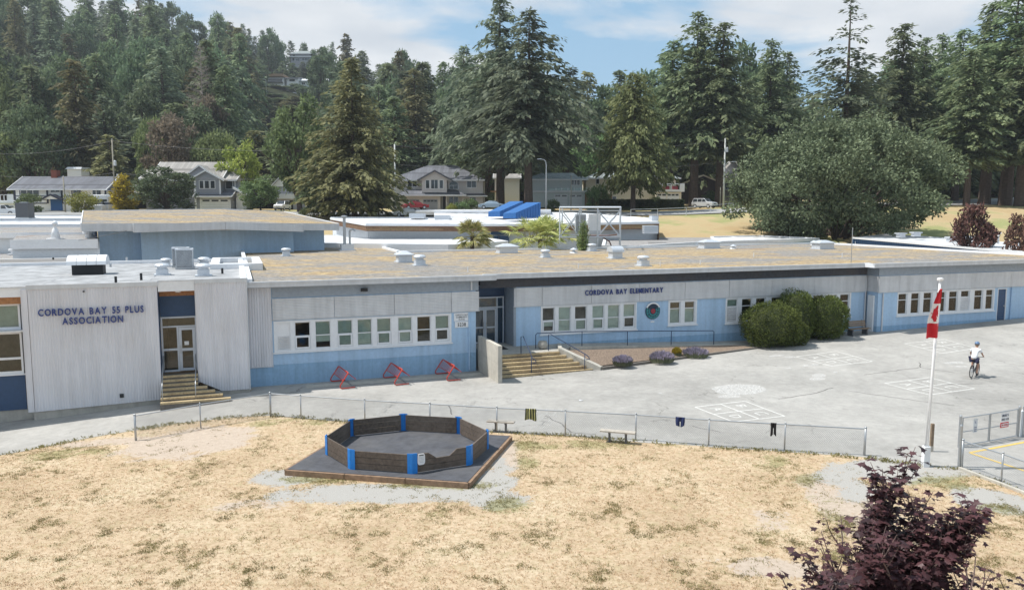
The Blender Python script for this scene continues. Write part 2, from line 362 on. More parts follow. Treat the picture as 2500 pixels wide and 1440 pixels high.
def drape(name, fpts, bpts, rows, mat, parent=None, lift=.008, dens=.5, jit=0.0):
    """ruled sheet between two polylines of (x, y), laid on the ground"""
    def resample(P, n):
        P = [np.array(p[:2], float) for p in P]; s = [0]
        for a, b in zip(P, P[1:]): s.append(s[-1] + np.linalg.norm(b - a))
        out = []
        for t in np.linspace(0, s[-1], n):
            k = max(0, min(len(P) - 2, int(np.searchsorted(s, t, side='right') - 1))); out.append(P[k] + (P[k + 1] - P[k]) * (t - s[k]) / max(1e-9, s[k + 1] - s[k]))
        return out
    ln = sum(math.dist(a[:2], b[:2]) for a, b in zip(fpts, fpts[1:])); n = max(2, int(ln / dens))
    f = resample(fpts, n); b = resample(bpts, n)
    V = []; rr = np.linspace(0, 1, rows)
    for r in rr:
        for i in range(n):
            p = f[i] * (1 - r) + b[i] * r
            if jit and r == 0: p = p + (b[i] - f[i]) / np.linalg.norm(b[i] - f[i]) * jit * (mnoise.noise((i * .21, 1.7, 0)) + .6 * mnoise.noise((i * .9, 5.1, 0)))
            V.append((p[0], p[1], ground(p[0], p[1]) + lift))
    I = np.arange(rows * n).reshape(rows, n)
    F = np.stack([I[:-1, :-1].ravel(), I[:-1, 1:].ravel(), I[1:, 1:].ravel(), I[1:, :-1].ravel()], 1)
    return link(name, np_mesh(name, np.array(V), F), mat, parent, True)
EDGE = [(-60, 1092), (0, 1080), (240, 1042), (420, 1024), (560, 1016), (661, 1013), (735, 1020), (891, 1033), (1050, 1046), (1213, 1054), (1380, 1063), (1552, 1077), (1730, 1091), (1915, 1104), (2110, 1116), (2190, 1128), (2258, 1136), (2350, 1146), (2425, 1172), (2500, 1202), (2600, 1245)]
ef = [onz(px, py, 0) for px, py in EDGE]
eb = [uvw(u, .8) for u in np.linspace(-15, 62, 30)]
yard = drape('asphalt_yard', ef, eb, 60, M['yard'], dens=.4, jit=.16); tag(yard, kind='structure')
# painted courts, chalk and cracks lie on the yard
def paint_mat(name, col, wear):
    m, nt, b = mat_new(name); L = nt.links.new
    geo = nt.nodes.new('ShaderNodeNewGeometry'); P = geo.outputs['Position']
    n = noise_node(nt, 14, 8, .75, vec=P); f = ramp(nt, n.outputs[0], [(wear - .14, 0.0), (wear + .16, .85)])
    b.inputs['Base Color'].default_value = (*col, 1); b.inputs['Roughness'].default_value = .8
    L(f.outputs[0], b.inputs['Alpha']); return m
M['paint'] = paint_mat('worn_white_paint', (.76, .75, .72), .33)
M['chalk'] = paint_mat('faint_chalk', (.62, .61, .59), .44)
M['chalk2'] = paint_mat('dusty_chalk', (.74, .73, .71), .52)
M['yellow'] = paint_mat('yellow_line_paint', (.72, .50, .12), .30)
M['crack'] = paint_mat('crack_filler', (.10, .095, .09), .36)
def strips(name, segs, width, mat, lift=.016, parent=None):
    mb = MB()
    for a, b in segs:
        a = np.array(a[:2], float); b = np.array(b[:2], float); d = b - a; ln = np.linalg.norm(d)
        if ln < 1e-6: continue
        d /= ln; n_ = np.array([-d[1], d[0]]) * width / 2; k = max(1, int(ln / .6))
        for i in range(k):
            p = a + d * ln * i / k; q = a + d * ln * (i + 1) / k
            mb.quad(*[(float(w[0]), float(w[1]), ground(w[0], w[1]) + lift) for w in (p - n_, q - n_, q + n_, p + n_)])
    return mb.build(name, mat, parent or yard)
def gz(px, py):                              # where the yard is seen at a pixel
    z = 0.0
    for _ in range(6):
        p = onz(px, py, z); z = ground(p[0], p[1])
    return np.array(onz(px, py, z)[:2])
GLY = {'A': [((0, 0), (.5, 1)), ((.5, 1), (1, 0)), ((.22, .42), (.78, .42))], 'B': [((0, 0), (0, 1)), ((0, 1), (.8, .85)), ((.8, .85), (0, .52)), ((0, .52), (.9, .3)), ((.9, .3), (0, 0))],
       'C': [((1, 0), (0, 0)), ((0, 0), (0, 1)), ((0, 1), (1, 1))], 'D': [((0, 0), (0, 1)), ((0, 1), (.9, .8)), ((.9, .8), (.9, .2)), ((.9, .2), (0, 0))]}
def four_square(L_, T_, R_, B_):
    l, t, r, b = (gz(*p) for p in (L_, T_, R_, B_)); c = (l + t + r + b) / 4
    segs = [(l, t), (t, r), (r, b), (b, l), ((l + t) / 2, (r + b) / 2), ((l + b) / 2, (t + r) / 2)]
    strips('four_square_marking', segs, .068, M['paint'])
    ls = []
    ex = (r - t) ; ey = (t - l)              # letters read along the court
    for ch, q in zip('ABCD', (l, t, r, b)):
        ctr = (c + q) / 2
        for a, d in GLY[ch]:
            ls.append(tuple(ctr + ex * (p[0] - .5) * .14 - ey * (.5 - p[1]) * .17 for p in (a, d)))
    strips('court_letters', ls, .055, M['paint'], .017)
for q in [((1697, 994), (1818.7, 979.4), (1916, 1016), (1790, 1030)), ((1943, 871), (2042, 858), (2129.5, 882.6), (2028, 894)), ((2208, 839), (2306, 829), (2382.5, 850.7), (2299, 863)), ((2160, 936), (2269, 922), (2379, 949), (2269, 964))]:
    four_square(*q)
def blotch(name, px, py, rx, ry, mat, lift=.014):
    mb = MB(); pts = []
    for i in range(28):
        a = 2 * math.pi * i / 28; k = 1 + .12 * mnoise.noise((px * .01 + math.cos(a) * 2, math.sin(a) * 2, 0)); p = gz(px + rx * k * math.cos(a), py + ry * k * math.sin(a)); pts.append((p[0], p[1], ground(*p) + lift))
    mb.poly(pts); return mb.build(name, mat, yard)
blotch('chalk_circle', 1805, 951, 66, 13, M['chalk'])
for px, py, rx, ry in [(2000, 917, 17, 5), (1996, 925, 20, 3.5), (1900, 868, 16, 2), (1930, 872, 14, 2), (1885, 870, 9, 2), (1966, 893, 9, 2.2), (1990, 891, 9, 2), (1780, 968, 30, 4), (1925, 899, 8, 2), (2330, 886, 26, 3), (1418, 978, 5, 2), (712, 968, 6, 2), (1310, 1003, 10, 2), (2040, 909, 6, 1.6), (1520, 1068, 9, 2), (1612, 960, 7, 1.5), (1700, 872, 25, 3), (2345, 895, 18, 2), (1620, 1075, 8, 2)]:
    blotch('chalk_smudge', px, py, rx, ry, M['chalk2'])
def hopscotch(px, py, dx, dy, ex, ey):
    o = gz(px, py); a = gz(px + dx, py + dy) - o; b = gz(px + ex, py + ey) - o; segs = []
    for i, w in enumerate((1, 2, 1, 2, 1, 2)):
        for k in range(w):
            s = o + a * i + b * (k - w / 2); segs += [(s, s + a), (s + a, s + a + b), (s + a + b, s + b), (s + b, s)]
    strips('hopscotch_marking', segs, .045, M['chalk'])
hopscotch(930, 1012, 7, -6, 20, 2); hopscotch(1128, 1012, 6, -6, 18, 2); hopscotch(1315, 1046, 7, -8.5, 19, 3)
def crack(pts, w=.05):
    P = [gz(*p) for p in pts]; segs = []
    for a, b in zip(P, P[1:]):
        k = max(2, int(np.linalg.norm(b - a) / .35)); pr = a
        for i in range(1, k + 1):
            q = a + (b - a) * i / k + (np.array([random.uniform(-.06, .06), random.uniform(-.06, .06)]) if i < k else 0); segs.append((pr, q)); pr = q
    strips('pavement_crack', segs, w, M['crack'], .012)
for c_ in [[(1900, 974), (1980, 962), (2034, 947)], [(2073, 955), (2180, 970), (2330, 990)], [(2110, 915), (2245, 897), (2330, 910)], [(2248, 897), (2243, 885)], [(2280, 939), (2400, 937)], [(1330, 1015), (1362, 1030), (1395, 1056)], [(1380, 1054), (1455, 1060)], [(1095, 990), (1101, 1000), (1103, 1012)], [(1690, 1040), (1760, 1055)]]:
    crack(c_)
strips('yellow_parking_line', [(gz(2368, 1105), gz(2520, 1076))], .13, M['yellow'], .016)
strips('yellow_parking_line', [(gz(2368, 1106), gz(2520, 1156))], .13, M['yellow'], .019)
# concrete strip under the bike racks, walk along the left block
walk = drape('concrete_strip', [uvw(2.6, -1.25), uvw(11.8, -1.25)], [uvw(2.6, -.55), uvw(11.8, -.55)], 3, M['conc_light'], lift=.02); tag(walk, kind='structure')
# street behind the school, path below the firs
road = drape('road', [*[(x, y * DS) for x, y in [(-190, 109), (-60, 109), (20, 108.5), (38, 110), (60, 117), (110, 135), (190, 158)]]], [*[(x, y * DS) for x, y in [(-190, 119), (-60, 119), (20, 118.5), (36, 121), (56, 129), (104, 148), (184, 172)]]], 5, M['road'], lift=.12, dens=3); tag(road, kind='structure')
# ------------------------------------------------------------------ roof material: gravel with dry moss
def roof_mat(name, moss, base=(.27, .262, .255)):
    m, nt, b = mat_new(name); L = nt.links.new
    tc = nt.nodes.new('ShaderNodeTexCoord'); P = tc.outputs['Object']
    mp = nt.nodes.new('ShaderNodeMapping'); L(P, mp.inputs[0]); mp.inputs['Scale'].default_value = (.55, 1.0, 1)
    big = noise_node(nt, .24, 9, .72, vec=mp.outputs[0]); mid = noise_node(nt, 3.2, 9, .8, vec=mp.outputs[0]); fine = noise_node(nt, 16, 5, .8, vec=P)
    grav = ramp(nt, fine.outputs[0], [(.28, tuple(c * .62 for c in base)), (.5, base), (.75, tuple(c * 1.4 for c in base))]).outputs[0]
    mos = ramp(nt, mid.outputs[0], [(.34, (.18, .12, .065)), (.5, (.39, .285, .155)), (.66, (.57, .44, .25))]).outputs[0]
    add = nt.nodes.new('ShaderNodeMath'); add.operation = 'MULTIPLY_ADD'; L(mid.outputs[0], add.inputs[0]); add.inputs[1].default_value = .55; L(big.outputs[0], add.inputs[2])
    f = ramp(nt, add.outputs[0], [(moss, 0.0), (moss + .15, .93)]).outputs[0]
    c = mixc(nt, f, grav, mos)
    fl_ = ramp(nt, noise_node(nt, 7, 6, .8, vec=mp.outputs[0]).outputs[0], [(.38, .5), (.5, 1.0), (.62, 1.35)]).outputs[0]
    c = mixc(nt, .85, c, fl_, 'MULTIPLY')
    rust = ramp(nt, noise_node(nt, .33, 6, .7, vec=mp.outputs[0]).outputs[0], [(.63, 0.0), (.72, .7)]).outputs[0]
    c = mixc(nt, rust, c, (.24, .115, .05))
    wet = ramp(nt, noise_node(nt, 3.7, 6, .7, vec=mp.outputs[0]).outputs[0], [(.60, 0.0), (.68, .55)]).outputs[0]
    c = mixc(nt, wet, c, (.11, .095, .085))
    L(c, b.inputs['Base Color']); b.inputs['Roughness'].default_value = 1; b.inputs['Specular IOR Level'].default_value = .1
    bump(nt, b, fine.outputs[0], .8, .03); return m
M['roof'] = roof_mat('gravel_and_moss', .715, (.25, .24, .23))
M['roof_grey'] = roof_mat('grey_gravel', .88, (.30, .29, .285))
def membrane_mat(name, col, seam):
    m, nt, b = mat_new(name); L = nt.links.new
    tc = nt.nodes.new('ShaderNodeTexCoord'); P = tc.outputs['Object']
    n = noise_node(nt, 1.1, 7, .62, vec=P); c = ramp(nt, n.outputs[0], [(.34, tuple(k * .66 for k in col)), (.5, col), (.64, tuple(min(.85, k * 1.3) for k in col))]).outputs[0]
    br = nt.nodes.new('ShaderNodeTexBrick'); L(P, br.inputs['Vector']); br.inputs['Scale'].default_value = 1
    br.inputs['Brick Width'].default_value = 9; br.inputs['Row Height'].default_value = 1.0; br.inputs['Mortar Size'].default_value = .03
    br.inputs['Color1'].default_value = (1, 1, 1, 1); br.inputs['Color2'].default_value = (.94, .94, .94, 1); br.inputs['Mortar'].default_value = (seam, seam, seam, 1)
    c = mixc(nt, 1.0, c, br.outputs[0], 'MULTIPLY'); L(c, b.inputs['Base Color']); b.inputs['Roughness'].default_value = .75
    bump(nt, b, n.outputs[0], .3, .05); return m
M['membrane'] = membrane_mat('grey_membrane', (.33, .335, .345), .6)
M['white_roof'] = membrane_mat('white_membrane', (.58, .59, .61), .85)
# ------------------------------------------------------------------ parts shared by the wings
def wall_open(u0, u1, z0, z1, v, ops, depth=.25):
    """wall face at v with rectangular openings and their reveals"""
    mb = MB(); us = sorted({u0, u1, *[o[0] for o in ops], *[o[1] for o in ops]}); zs = sorted({z0, z1, *[o[2] for o in ops], *[o[3] for o in ops]})
    for a, b in zip(us, us[1:]):
        for c, d in zip(zs, zs[1:]):
            m_, n_ = (a + b) / 2, (c + d) / 2
            if not any(o[0] < m_ < o[1] and o[2] < n_ < o[3] for o in ops): mb.quad((a, v, c), (b, v, c), (b, v, d), (a, v, d))
    for a, b, c, d in ops:
        w = v + depth
        mb.quad((a, v, c), (a, v, d), (a, w, d), (a, w, c)).quad((b, v, d), (b, v, c), (b, w, c), (b, w, d)).quad((a, v, d), (b, v, d), (b, w, d), (a, w, d)).quad((b, v, c), (a, v, c), (a, w, c), (b, w, c))
    return mb
def corrugated(u0, u1, z0f, z1, v, pitch=.115, amp=.018):
    mb = MB(); n = int((u1 - u0) / pitch); p = (u1 - u0) / n
    for i in range(n):
        a = u0 + i * p
        prof = [(a, 0), (a + .32 * p, 0), (a + .5 * p, -amp), (a + .82 * p, -amp), (a + p, 0)]
        for (x0, d0), (x1, d1) in zip(prof, prof[1:]): mb.quad((x0, v + d0, z0f(x0)), (x1, v + d1, z0f(x1)), (x1, v + d1, z1), (x0, v + d0, z1))
    return mb
def slats(u0, u1, z0, z1, v, n=13, amp=.022):
    mb = MB(); p = (z1 - z0) / n
    for i in range(n):
        a = z0 + i * p
        prof = [(a, 0), (a + .12 * p, -amp), (a + .72 * p, -amp), (a + p, 0)]
        for (c0, d0), (c1, d1) in zip(prof, prof[1:]): mb.quad((u0, v + d0, c0), (u1, v + d0, c0), (u1, v + d1, c1), (u0, v + d1, c1))
    mb.box(u0, u1, v + .001, v + .05, z0, z1)
    return mb
def slat_band(parent, us, z0, z1, v):
    for a, b in zip(us, us[1:]):
        slats(a + .012, b - .012, z0, z1, v).build('cladding_panel', M['slat'], parent)
    MB().box(us[0] - .03, us[-1] + .03, v - .03, v + .06, z0 - .035, z0 - .003).build('cladding_trim', M['trim'], parent)
def window_unit(parent, a, b, z0, z1, split, v, kind='sash_low', fill=('dark', 'dark'), frame='white'):
    """one casement between mullions: upper and lower light, panes set back"""
    mb = MB(); t = .045; w0, w1 = v + .05, v + .13
    mb.box(a, a + t, w0, w1, z0, z1).box(b - t, b, w0, w1, z0, z1).box(a + t, b - t, w0, w1, z1 - t, z1).box(a + t, b - t, w0, w1, z0, z0 + t).box(a + t, b - t, w0, w1, split - t / 2, split + t / 2)
    lo = (a + t, b - t, z0 + t, split - t / 2); up = (a + t, b - t, split + t / 2, z1 - t)
    if kind == 'sash_low':                       # opening light below, its frame stands proud
        s = .055; x0, x1, y0, y1 = lo
        mb.box(x0 - .01, x0 + s, w0 - .03, w0 + .04, y0 - .01, y1 + .01).box(x1 - s, x1 + .01, w0 - .03, w0 + .04, y0 - .01, y1 + .01).box(x0 + s, x1 - s, w0 - .03, w0 + .04, y1 - s, y1 + .01).box(x0 + s, x1 - s, w0 - .03, w0 + .04, y0 - .01, y0 + s)
        lo = (x0 + s, x1 - s, y0 + s, y1 - s)
    o = mb.build('window', M[frame], parent)
    for (x0, x1, y0, y1), f in ((lo, fill[1]), (up, fill[0])):
        if f == 'louver':
            l = MB().box(x0, x1, v + .06, v + .07, y0, y1); n = 7
            for i in range(n):
                c = y0 + (y1 - y0) * (i + .25) / n; h = (y1 - y0) / n * .5
                l.hexa([(x0 + .05, v + .02, c), (x1 - .05, v + .02, c), (x1 - .05, v + .06, c + h * .4), (x0 + .05, v + .06, c + h * .4)], [(x0 + .05, v + .02, c + .018), (x1 - .05, v + .02, c + .018), (x1 - .05, v + .06, c + h * .4 + .018), (x0 + .05, v + .06, c + h * .4 + .018)])
            l.build('louver', M['slat'], o); continue
        if f == 'panel': MB().box(x0, x1, v + .06, v + .09, y0, y1).build('infill_panel', M['white'], o); continue
        MB().box(x0 - .005, x1 + .005, v + .085, v + .092, y0 - .005, y1 + .005).build('pane', M['glass'], o)
        if f in ('blind', 'blind2'):
            MB().box(x0 - .02, x1 + .02, v + .16, v + .17, y0 - .02, y1 + .02).build('blind', M[f], o)
        elif f == 'half':
            MB().box(x0 - .02, x1 + .02, v + .16, v + .17, y0 + (y1 - y0) * .45, y1 + .02).build('blind', M['blind2'], o)
    return o
def strip(parent, v, z0, z1, cols, u0, u1, rail=.09, sill=True):
    """white surround with mullions filling what the lights leave"""
    mb = MB(); us = [u0] + [x for c in cols for x in c[:2]] + [u1]
    for i in range(0, len(us), 2):
        if us[i + 1] - us[i] > .01: mb.box(us[i], us[i + 1], v - .02, v + .12, z0 + rail, z1 - rail)
    mb.box(u0, u1, v - .025, v + .12, z1 - rail, z1).box(u0, u1, v - .025, v + .12, z0, z0 + rail)
    if sill: mb.box(u0 - .06, u1 + .06, v - .09, v + .05, z0 - .07, z0 - .002)
    return mb.build('window_surround', M['white'], parent)
def room(parent, u0, u1, v0, v1, z0, z1):
    """dim room behind a row of windows"""
    mb = MB()
    mb.quad((u0, v1, z0), (u1, v1, z0), (u1, v1, z1), (u0, v1, z1)).quad((u0, v0, z0), (u1, v0, z0), (u1, v1, z0), (u0, v1, z0)).quad((u0, v0, z1), (u1, v0, z1), (u1, v1, z1), (u0, v1, z1))
    mb.quad((u0, v0, z0), (u0, v1, z0), (u0, v1, z1), (u0, v0, z1)).quad((u1, v0, z0), (u1, v1, z0), (u1, v1, z1), (u1, v0, z1))
    return mb.build('room', M['room'], parent)
def fascia(parent, u0, u1, v, z0, z1, th=.06):
    o = MB().box(u0, u1, v, v + th, z0, z1 - .09).box(u0 - .02, u1 + .02, v - .035, v + .16, z1 - .088, z1).build('fascia', M['trim'], parent)
    return o
def door_leaf(parent, a, b, z0, z1, v, splits, frame='alu', name='door', stile=.09, handle=None):
    mb = MB(); zs = [z0] + list(splits) + [z1]
    mb.box(a, a + stile, v, v + .05, z0, z1).box(b - stile, b, v, v + .05, z0, z1)
    for k, z in enumerate(zs):
        h0, h1 = (z, z + stile) if k == 0 else ((z - stile, z) if k == len(zs) - 1 else (z - stile / 2, z + stile / 2)); mb.box(a + stile, b - stile, v, v + .05, h0, h1)
    o = mb.build(name, M[frame], parent)
    for k in range(len(zs) - 1):
        MB().box(a + stile, b - stile, v + .02, v + .028, zs[k] + (stile if k == 0 else stile / 2), zs[k + 1] - (stile if k == len(zs) - 2 else stile / 2)).build('pane', M['glass'], o)
    if handle: MB().box(handle, handle + .03, v - .05, v - .03, z0 + .85, z0 + 1.25).box(handle, handle + .03, v - .05, v, z0 + .87, z0 + .9).box(handle, handle + .03, v - .05, v, z0 + 1.2, z0 + 1.23).build('handle', M['galv'], o)
    return o
def glyphs(parent, text, u_c, z, height, v, width, mat, depth=.05, bold=.018, name='letter', gap=.16):
    """mounted capital letters, each a mesh of its own, centred on u_c"""
    made = []; x = 0.0
    for ch in text:
        if ch == ' ': x += .55; continue
        cu = bpy.data.curves.new('letter', 'FONT'); cu.body = ch; cu.extrude = .5; cu.offset = bold; cu.resolution_u = 3
        ob = bpy.data.objects.new('letter', cu); COL.objects.link(ob); bpy.context.view_layer.update()
        me = bpy.data.meshes.new_from_object(ob.evaluated_get(bpy.context.evaluated_depsgraph_get())); bpy.data.objects.remove(ob); bpy.data.curves.remove(cu)
        co = np.empty(len(me.vertices) * 3, np.float32); me.vertices.foreach_get('co', co); co = co.reshape(-1, 3)
        lo, hi = co[:, 0].min(), co[:, 0].max(); co[:, 0] -= lo; made.append((me, co, x)); x += (hi - lo) + gap
    x -= gap; k = width / x; capz = height / .72; out = []
    for me, co, off in made:
        n = np.stack([(co[:, 0] + off - x / 2) * k + u_c, v - .03 - (co[:, 2] + .5) * depth, co[:, 1] * capz + z], 1)
        me.vertices.foreach_set('co', n.astype(np.float32).ravel()); me.update()
        out.append(link(name, me, mat, parent))
    return out
def vent_mushroom(parent, u, v, z, s=1.0):
    MB().box(u - .42 * s, u + .42 * s, v - .42 * s, v + .42 * s, z, z + .06 * s).box(u - .30 * s, u + .30 * s, v - .30 * s, v + .30 * s, z + .06 * s, z + .34 * s).lathe([(.26 * s, z + .34 * s), (.26 * s, z + .44 * s), (.38 * s, z + .46 * s), (.40 * s, z + .56 * s), (.30 * s, z + .64 * s), (.1 * s, z + .67 * s)], u, v, 14).build('roof_vent', M['galv_light'], parent)
def vent_pyramid(parent, u, v, z, w=1.1, d=.8, h=.45):
    mb = MB().box(u - w / 2 - .1, u + w / 2 + .1, v - d / 2 - .1, v + d / 2 + .1, z, z + .07).box(u - w / 2, u + w / 2, v - d / 2, v + d / 2, z + .07, z + h)
    e = .12; b = [(u - w / 2 - e, v - d / 2 - e, z + h), (u + w / 2 + e, v - d / 2 - e, z + h), (u + w / 2 + e, v + d / 2 + e, z + h), (u - w / 2 - e, v + d / 2 + e, z + h)]
    mb.hexa(b, [(p[0], p[1], z + h + .05) for p in b]); q = .35
    mb.hexa([(p[0], p[1], z + h + .051) for p in b], [(u - w / 2 * q, v - d / 2 * q, z + h + .27), (u + w / 2 * q, v - d / 2 * q, z + h + .27), (u + w / 2 * q, v + d / 2 * q, z + h + .27), (u - w / 2 * q, v + d / 2 * q, z + h + .27)])
    mb.build('roof_vent', M['galv_light'], parent)
def vent_hood(parent, u, v, z):
    mb = MB().box(u - .55, u + .55, v - .5, v + .5, z, z + .07).box(u - .4, u + .4, v - .36, v + .36, z + .07, z + .5); n = 8
    pts = [(v - .52 + 0 * i, 0) for i in range(1)]; arc = [(v - .5 * math.cos(math.pi * i / n), z + .5 + .42 * math.sin(math.pi * i / n)) for i in range(n + 1)]
    for (a, za), (b, zb) in zip(arc, arc[1:]): mb.quad((u - .48, a, za), (u + .48, a, za), (u + .48, b, zb), (u - .48, b, zb))
    for sx in (-.48, .48): mb.poly([(u + sx, a, za) for a, za in arc])
    mb.build('roof_vent', M['galv_light'], parent)
def vent_cone(parent, u, v, z, s=1.0):
    MB().lathe([(.34 * s, z), (.30 * s, z + .05), (.1 * s, z + .12), (.1 * s, z + .22 * s)], u, v, 10).lathe([(.30 * s, z + .22 * s), (.30 * s, z + .25 * s), (.04 * s, z + .38 * s)], u, v, 10).build('roof_vent', M['galv_light'], parent)
def pipe(parent, u, v, z, h, r=.05, mat='white'):
    MB().lathe([(r, z), (r, z + h)], u, v, 8).build('vent_pipe', M[mat], parent)
# ================================================================== main wing
sch = thing('school_building', 'long light blue school wing with pale slatted bands, white windows and mossy flat roof', 'building', (OX, OY, 0), AL)
FZ = 1.05
# left run of wall
lw = [su(668, 800), su(1102, 800)]
cols_px = [(719, 758), (769, 807.5), (823.5, 861), (872, 908.5), (919.6, 955.4), (971.4, 1006.5), (1017.7, 1052.2), (1062.4, 1097)]
WZ0, WZ1 = 1.68, 3.26
colsL = [(su(a, 805), su(b, 805)) for a, b in cols_px]; lou = (su(676, 820), su(709, 820))
wall_open(0, 11.75, FZ, 5.0, 0, [(lw[0], lw[1], WZ0, WZ1)]).build('wall', M['blue'], sch)
wall_open(0, 11.75, -.15, FZ - .002, -.004, []).build('base_wall', M['blue_dark'], sch)
MB().quad((11.75, 0, -.1), (11.75, 2.6, -.1), (11.75, 2.6, 5), (11.75, 0, 5)).build('return_wall', M['blue'], sch)
strip(sch, 0, WZ0, WZ1, [lou] + colsL, lw[0], lw[1])
window_unit(sch, *lou, WZ0 + .09, WZ1 - .09, 2.5, 0, 'plain', ('panel', 'louver'))
fills = [('dark', 'dark'), ('blind', 'half'), ('blind', 'blind'), ('blind', 'blind2'), ('blind', 'blind'), ('blind2', 'blind2'), ('dark', 'dark'), ('blind', 'dark')]
for k, (c, f) in enumerate(zip(colsL, fills)): window_unit(sch, *c, WZ0 + .09, WZ1 - .09, 2.44, 0, 'sash_low' if k in (0, 2, 4, 5, 7) else 'plain', f)
room(sch, .2, 11.6, .3, 5.5, 1.0, 3.6)
slat_band(sch, [su(664, 750)] + [su(x, 750) for x in (816, 962, 1101)] + [su(1169, 740)], 3.34, 4.40, -.06)
corrugated(.02, 1.12, lambda u: 1.0, 5.0, -.03).build('cladding_panel', M['clad'], sch)
MB().box(.02, 1.14, -.07, -.001, .965, .998).build('cladding_trim', M['trim'], sch)
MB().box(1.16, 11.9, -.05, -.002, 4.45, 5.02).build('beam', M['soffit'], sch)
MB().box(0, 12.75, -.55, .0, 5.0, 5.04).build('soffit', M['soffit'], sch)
MB().box(su(1148, 720), su(1152, 720), -.12, -.055, 4.47, 5.0).build('beam_cap', M['trim'], sch)
MB().tube([(11.35, -.06, 3.25), (11.35, -.06, .1)], .045, 8).build('downpipe', M['blue'], sch)
fascia(sch, -.0, 12.75, -.6, 5.03, 5.31)
MB().box(su(880, 705), su(896, 705), -.22, -.052, 4.62, 4.78).build('wall_light', M['black'], sch)
# entrance recess
MB().quad((12.0, 2.6, .9), (14.35, 2.6, .9), (14.35, 2.6, 4.95), (12.0, 2.6, 4.95)).build('recess_wall', M['navy_panel'], sch)
MB().box(14.3, 14.5, 1.003, 2.58, .9, 4.95).build('recess_side_wall', M['soffit'], sch)
MB().box(11.8, 14.3, 1.0, 2.6, 4.55, 4.6).build('recess_ceiling', M['soffit'], sch)
da, db = 12.28, 14.2
fr = MB().box(da, da + .07, 2.40, 2.5, FZ, 3.78).box(db - .07, db, 2.40, 2.5, FZ, 3.78).box(da + .07, db - .07, 2.40, 2.5, 3.71, 3.78).box(da + .07, db - .07, 2.40, 2.5, 3.12, 3.2).box(13.75, 13.82, 2.40, 2.5, FZ, 3.12).box(13.75, 13.82, 2.4, 2.5, 3.2, 3.71).build('entrance_frame', M['alu'], sch)
for a, b, c, d in ((da + .07, 13.75, 3.2, 3.71), (13.82, db - .07, 3.2, 3.71), (13.82, db - .07, FZ + .1, 2.2), (13.82, db - .07, 2.26, 3.12)): MB().box(a, b, 2.44, 2.45, c, d).build('pane', M['glass'], fr)
door_leaf(sch, da + .08, 13.03, FZ + .02, 3.1, 2.42, [2.0], handle=12.94); door_leaf(sch, 13.05, 13.74, FZ + .02, 3.1, 2.42, [2.0], handle=13.1)
# long middle run of wall, set back a metre
V1 = 1.0; ME = 39.62
s1 = lambda x, y=775: su(x, y, V1)
g1 = [s1(1320, 780), s1(1554, 770)]; g2 = [s1(1631, 765), s1(1701, 765)]; g3 = [s1(1771, 755), s1(2077, 740)]
ops = [(g1[0], g1[1], 1.64, 3.28), (g2[0], g2[1], 1.75, 3.28), (g3[0], g3[1], 1.66, 3.28)]
wall_open(14.45, ME, FZ, 5.0, V1, ops).build('wall', M['blue'], sch)
wall_open(14.45, ME, -.1, FZ - .002, V1 - .004, []).build('base_wall', M['blue_dark'], sch)
c1 = [(s1(1150 + a / 3.13), s1(1150 + b / 3.13)) for a, b in ((545, 640), (667, 763), (792, 886), (925, 1018), (1043, 1137), (1163, 1255))]
strip(sch, V1, 1.64, 3.28, c1, *g1)
for k, (c, f) in enumerate(zip(c1, [('dark', 'half'), ('blind2', 'blind2'), ('dark', 'blind'), ('blind2', 'blind'), ('blind2', 'blind2'), ('blind2', 'dark')])): window_unit(sch, *c, 1.73, 3.19, 2.42, V1, 'sash_low' if k in (0, 2, 3, 5) else 'plain', f)
c2 = [(s1(1635), s1(1661)), (s1(1671), s1(1696.5))]
strip(sch, V1, 1.75, 3.28, c2, *g2)
for c in c2: window_unit(sch, *c, 1.84, 3.19, 2.76, V1, 'plain', ('dark', 'blind'))
c3 = [(s1(1750 + a / 3.13, 750), s1(1750 + b / 3.13, 750)) for a, b in ((78, 160), (190, 268), (297, 373), (415, 490), (523, 598), (630, 704), (735, 810), (838, 910), (938, 1010))]
strip(sch, V1, 1.66, 3.28, c3, *g3)
for k, c in enumerate(c3): window_unit(sch, *c, 1.75, 3.19, 2.72, V1, 'plain', ('blind', 'louver') if k == 0 else ('dark', 'dark'))
room(sch, 14.6, 39.4, V1 + .3, 6.5, .9, 3.6)
slat_band(sch, [s1(1254, 725)] + [s1(x, 715) for x in (1322.5, 1443, 1560, 1671, 1778.5, 1882.5, 1985.5, 2084)] + [ME - .02], 3.33, 4.40, V1 - .06)
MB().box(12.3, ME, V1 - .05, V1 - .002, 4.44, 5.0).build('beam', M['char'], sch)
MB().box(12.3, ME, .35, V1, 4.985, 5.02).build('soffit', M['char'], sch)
fascia(sch, 12.3, ME - .4, .30, 5.0, 5.29)
MB().box(14.42, 14.455, V1 - .1, V1 + .02, 3.3, 4.42).build('cladding_trim', M['trim'], sch)
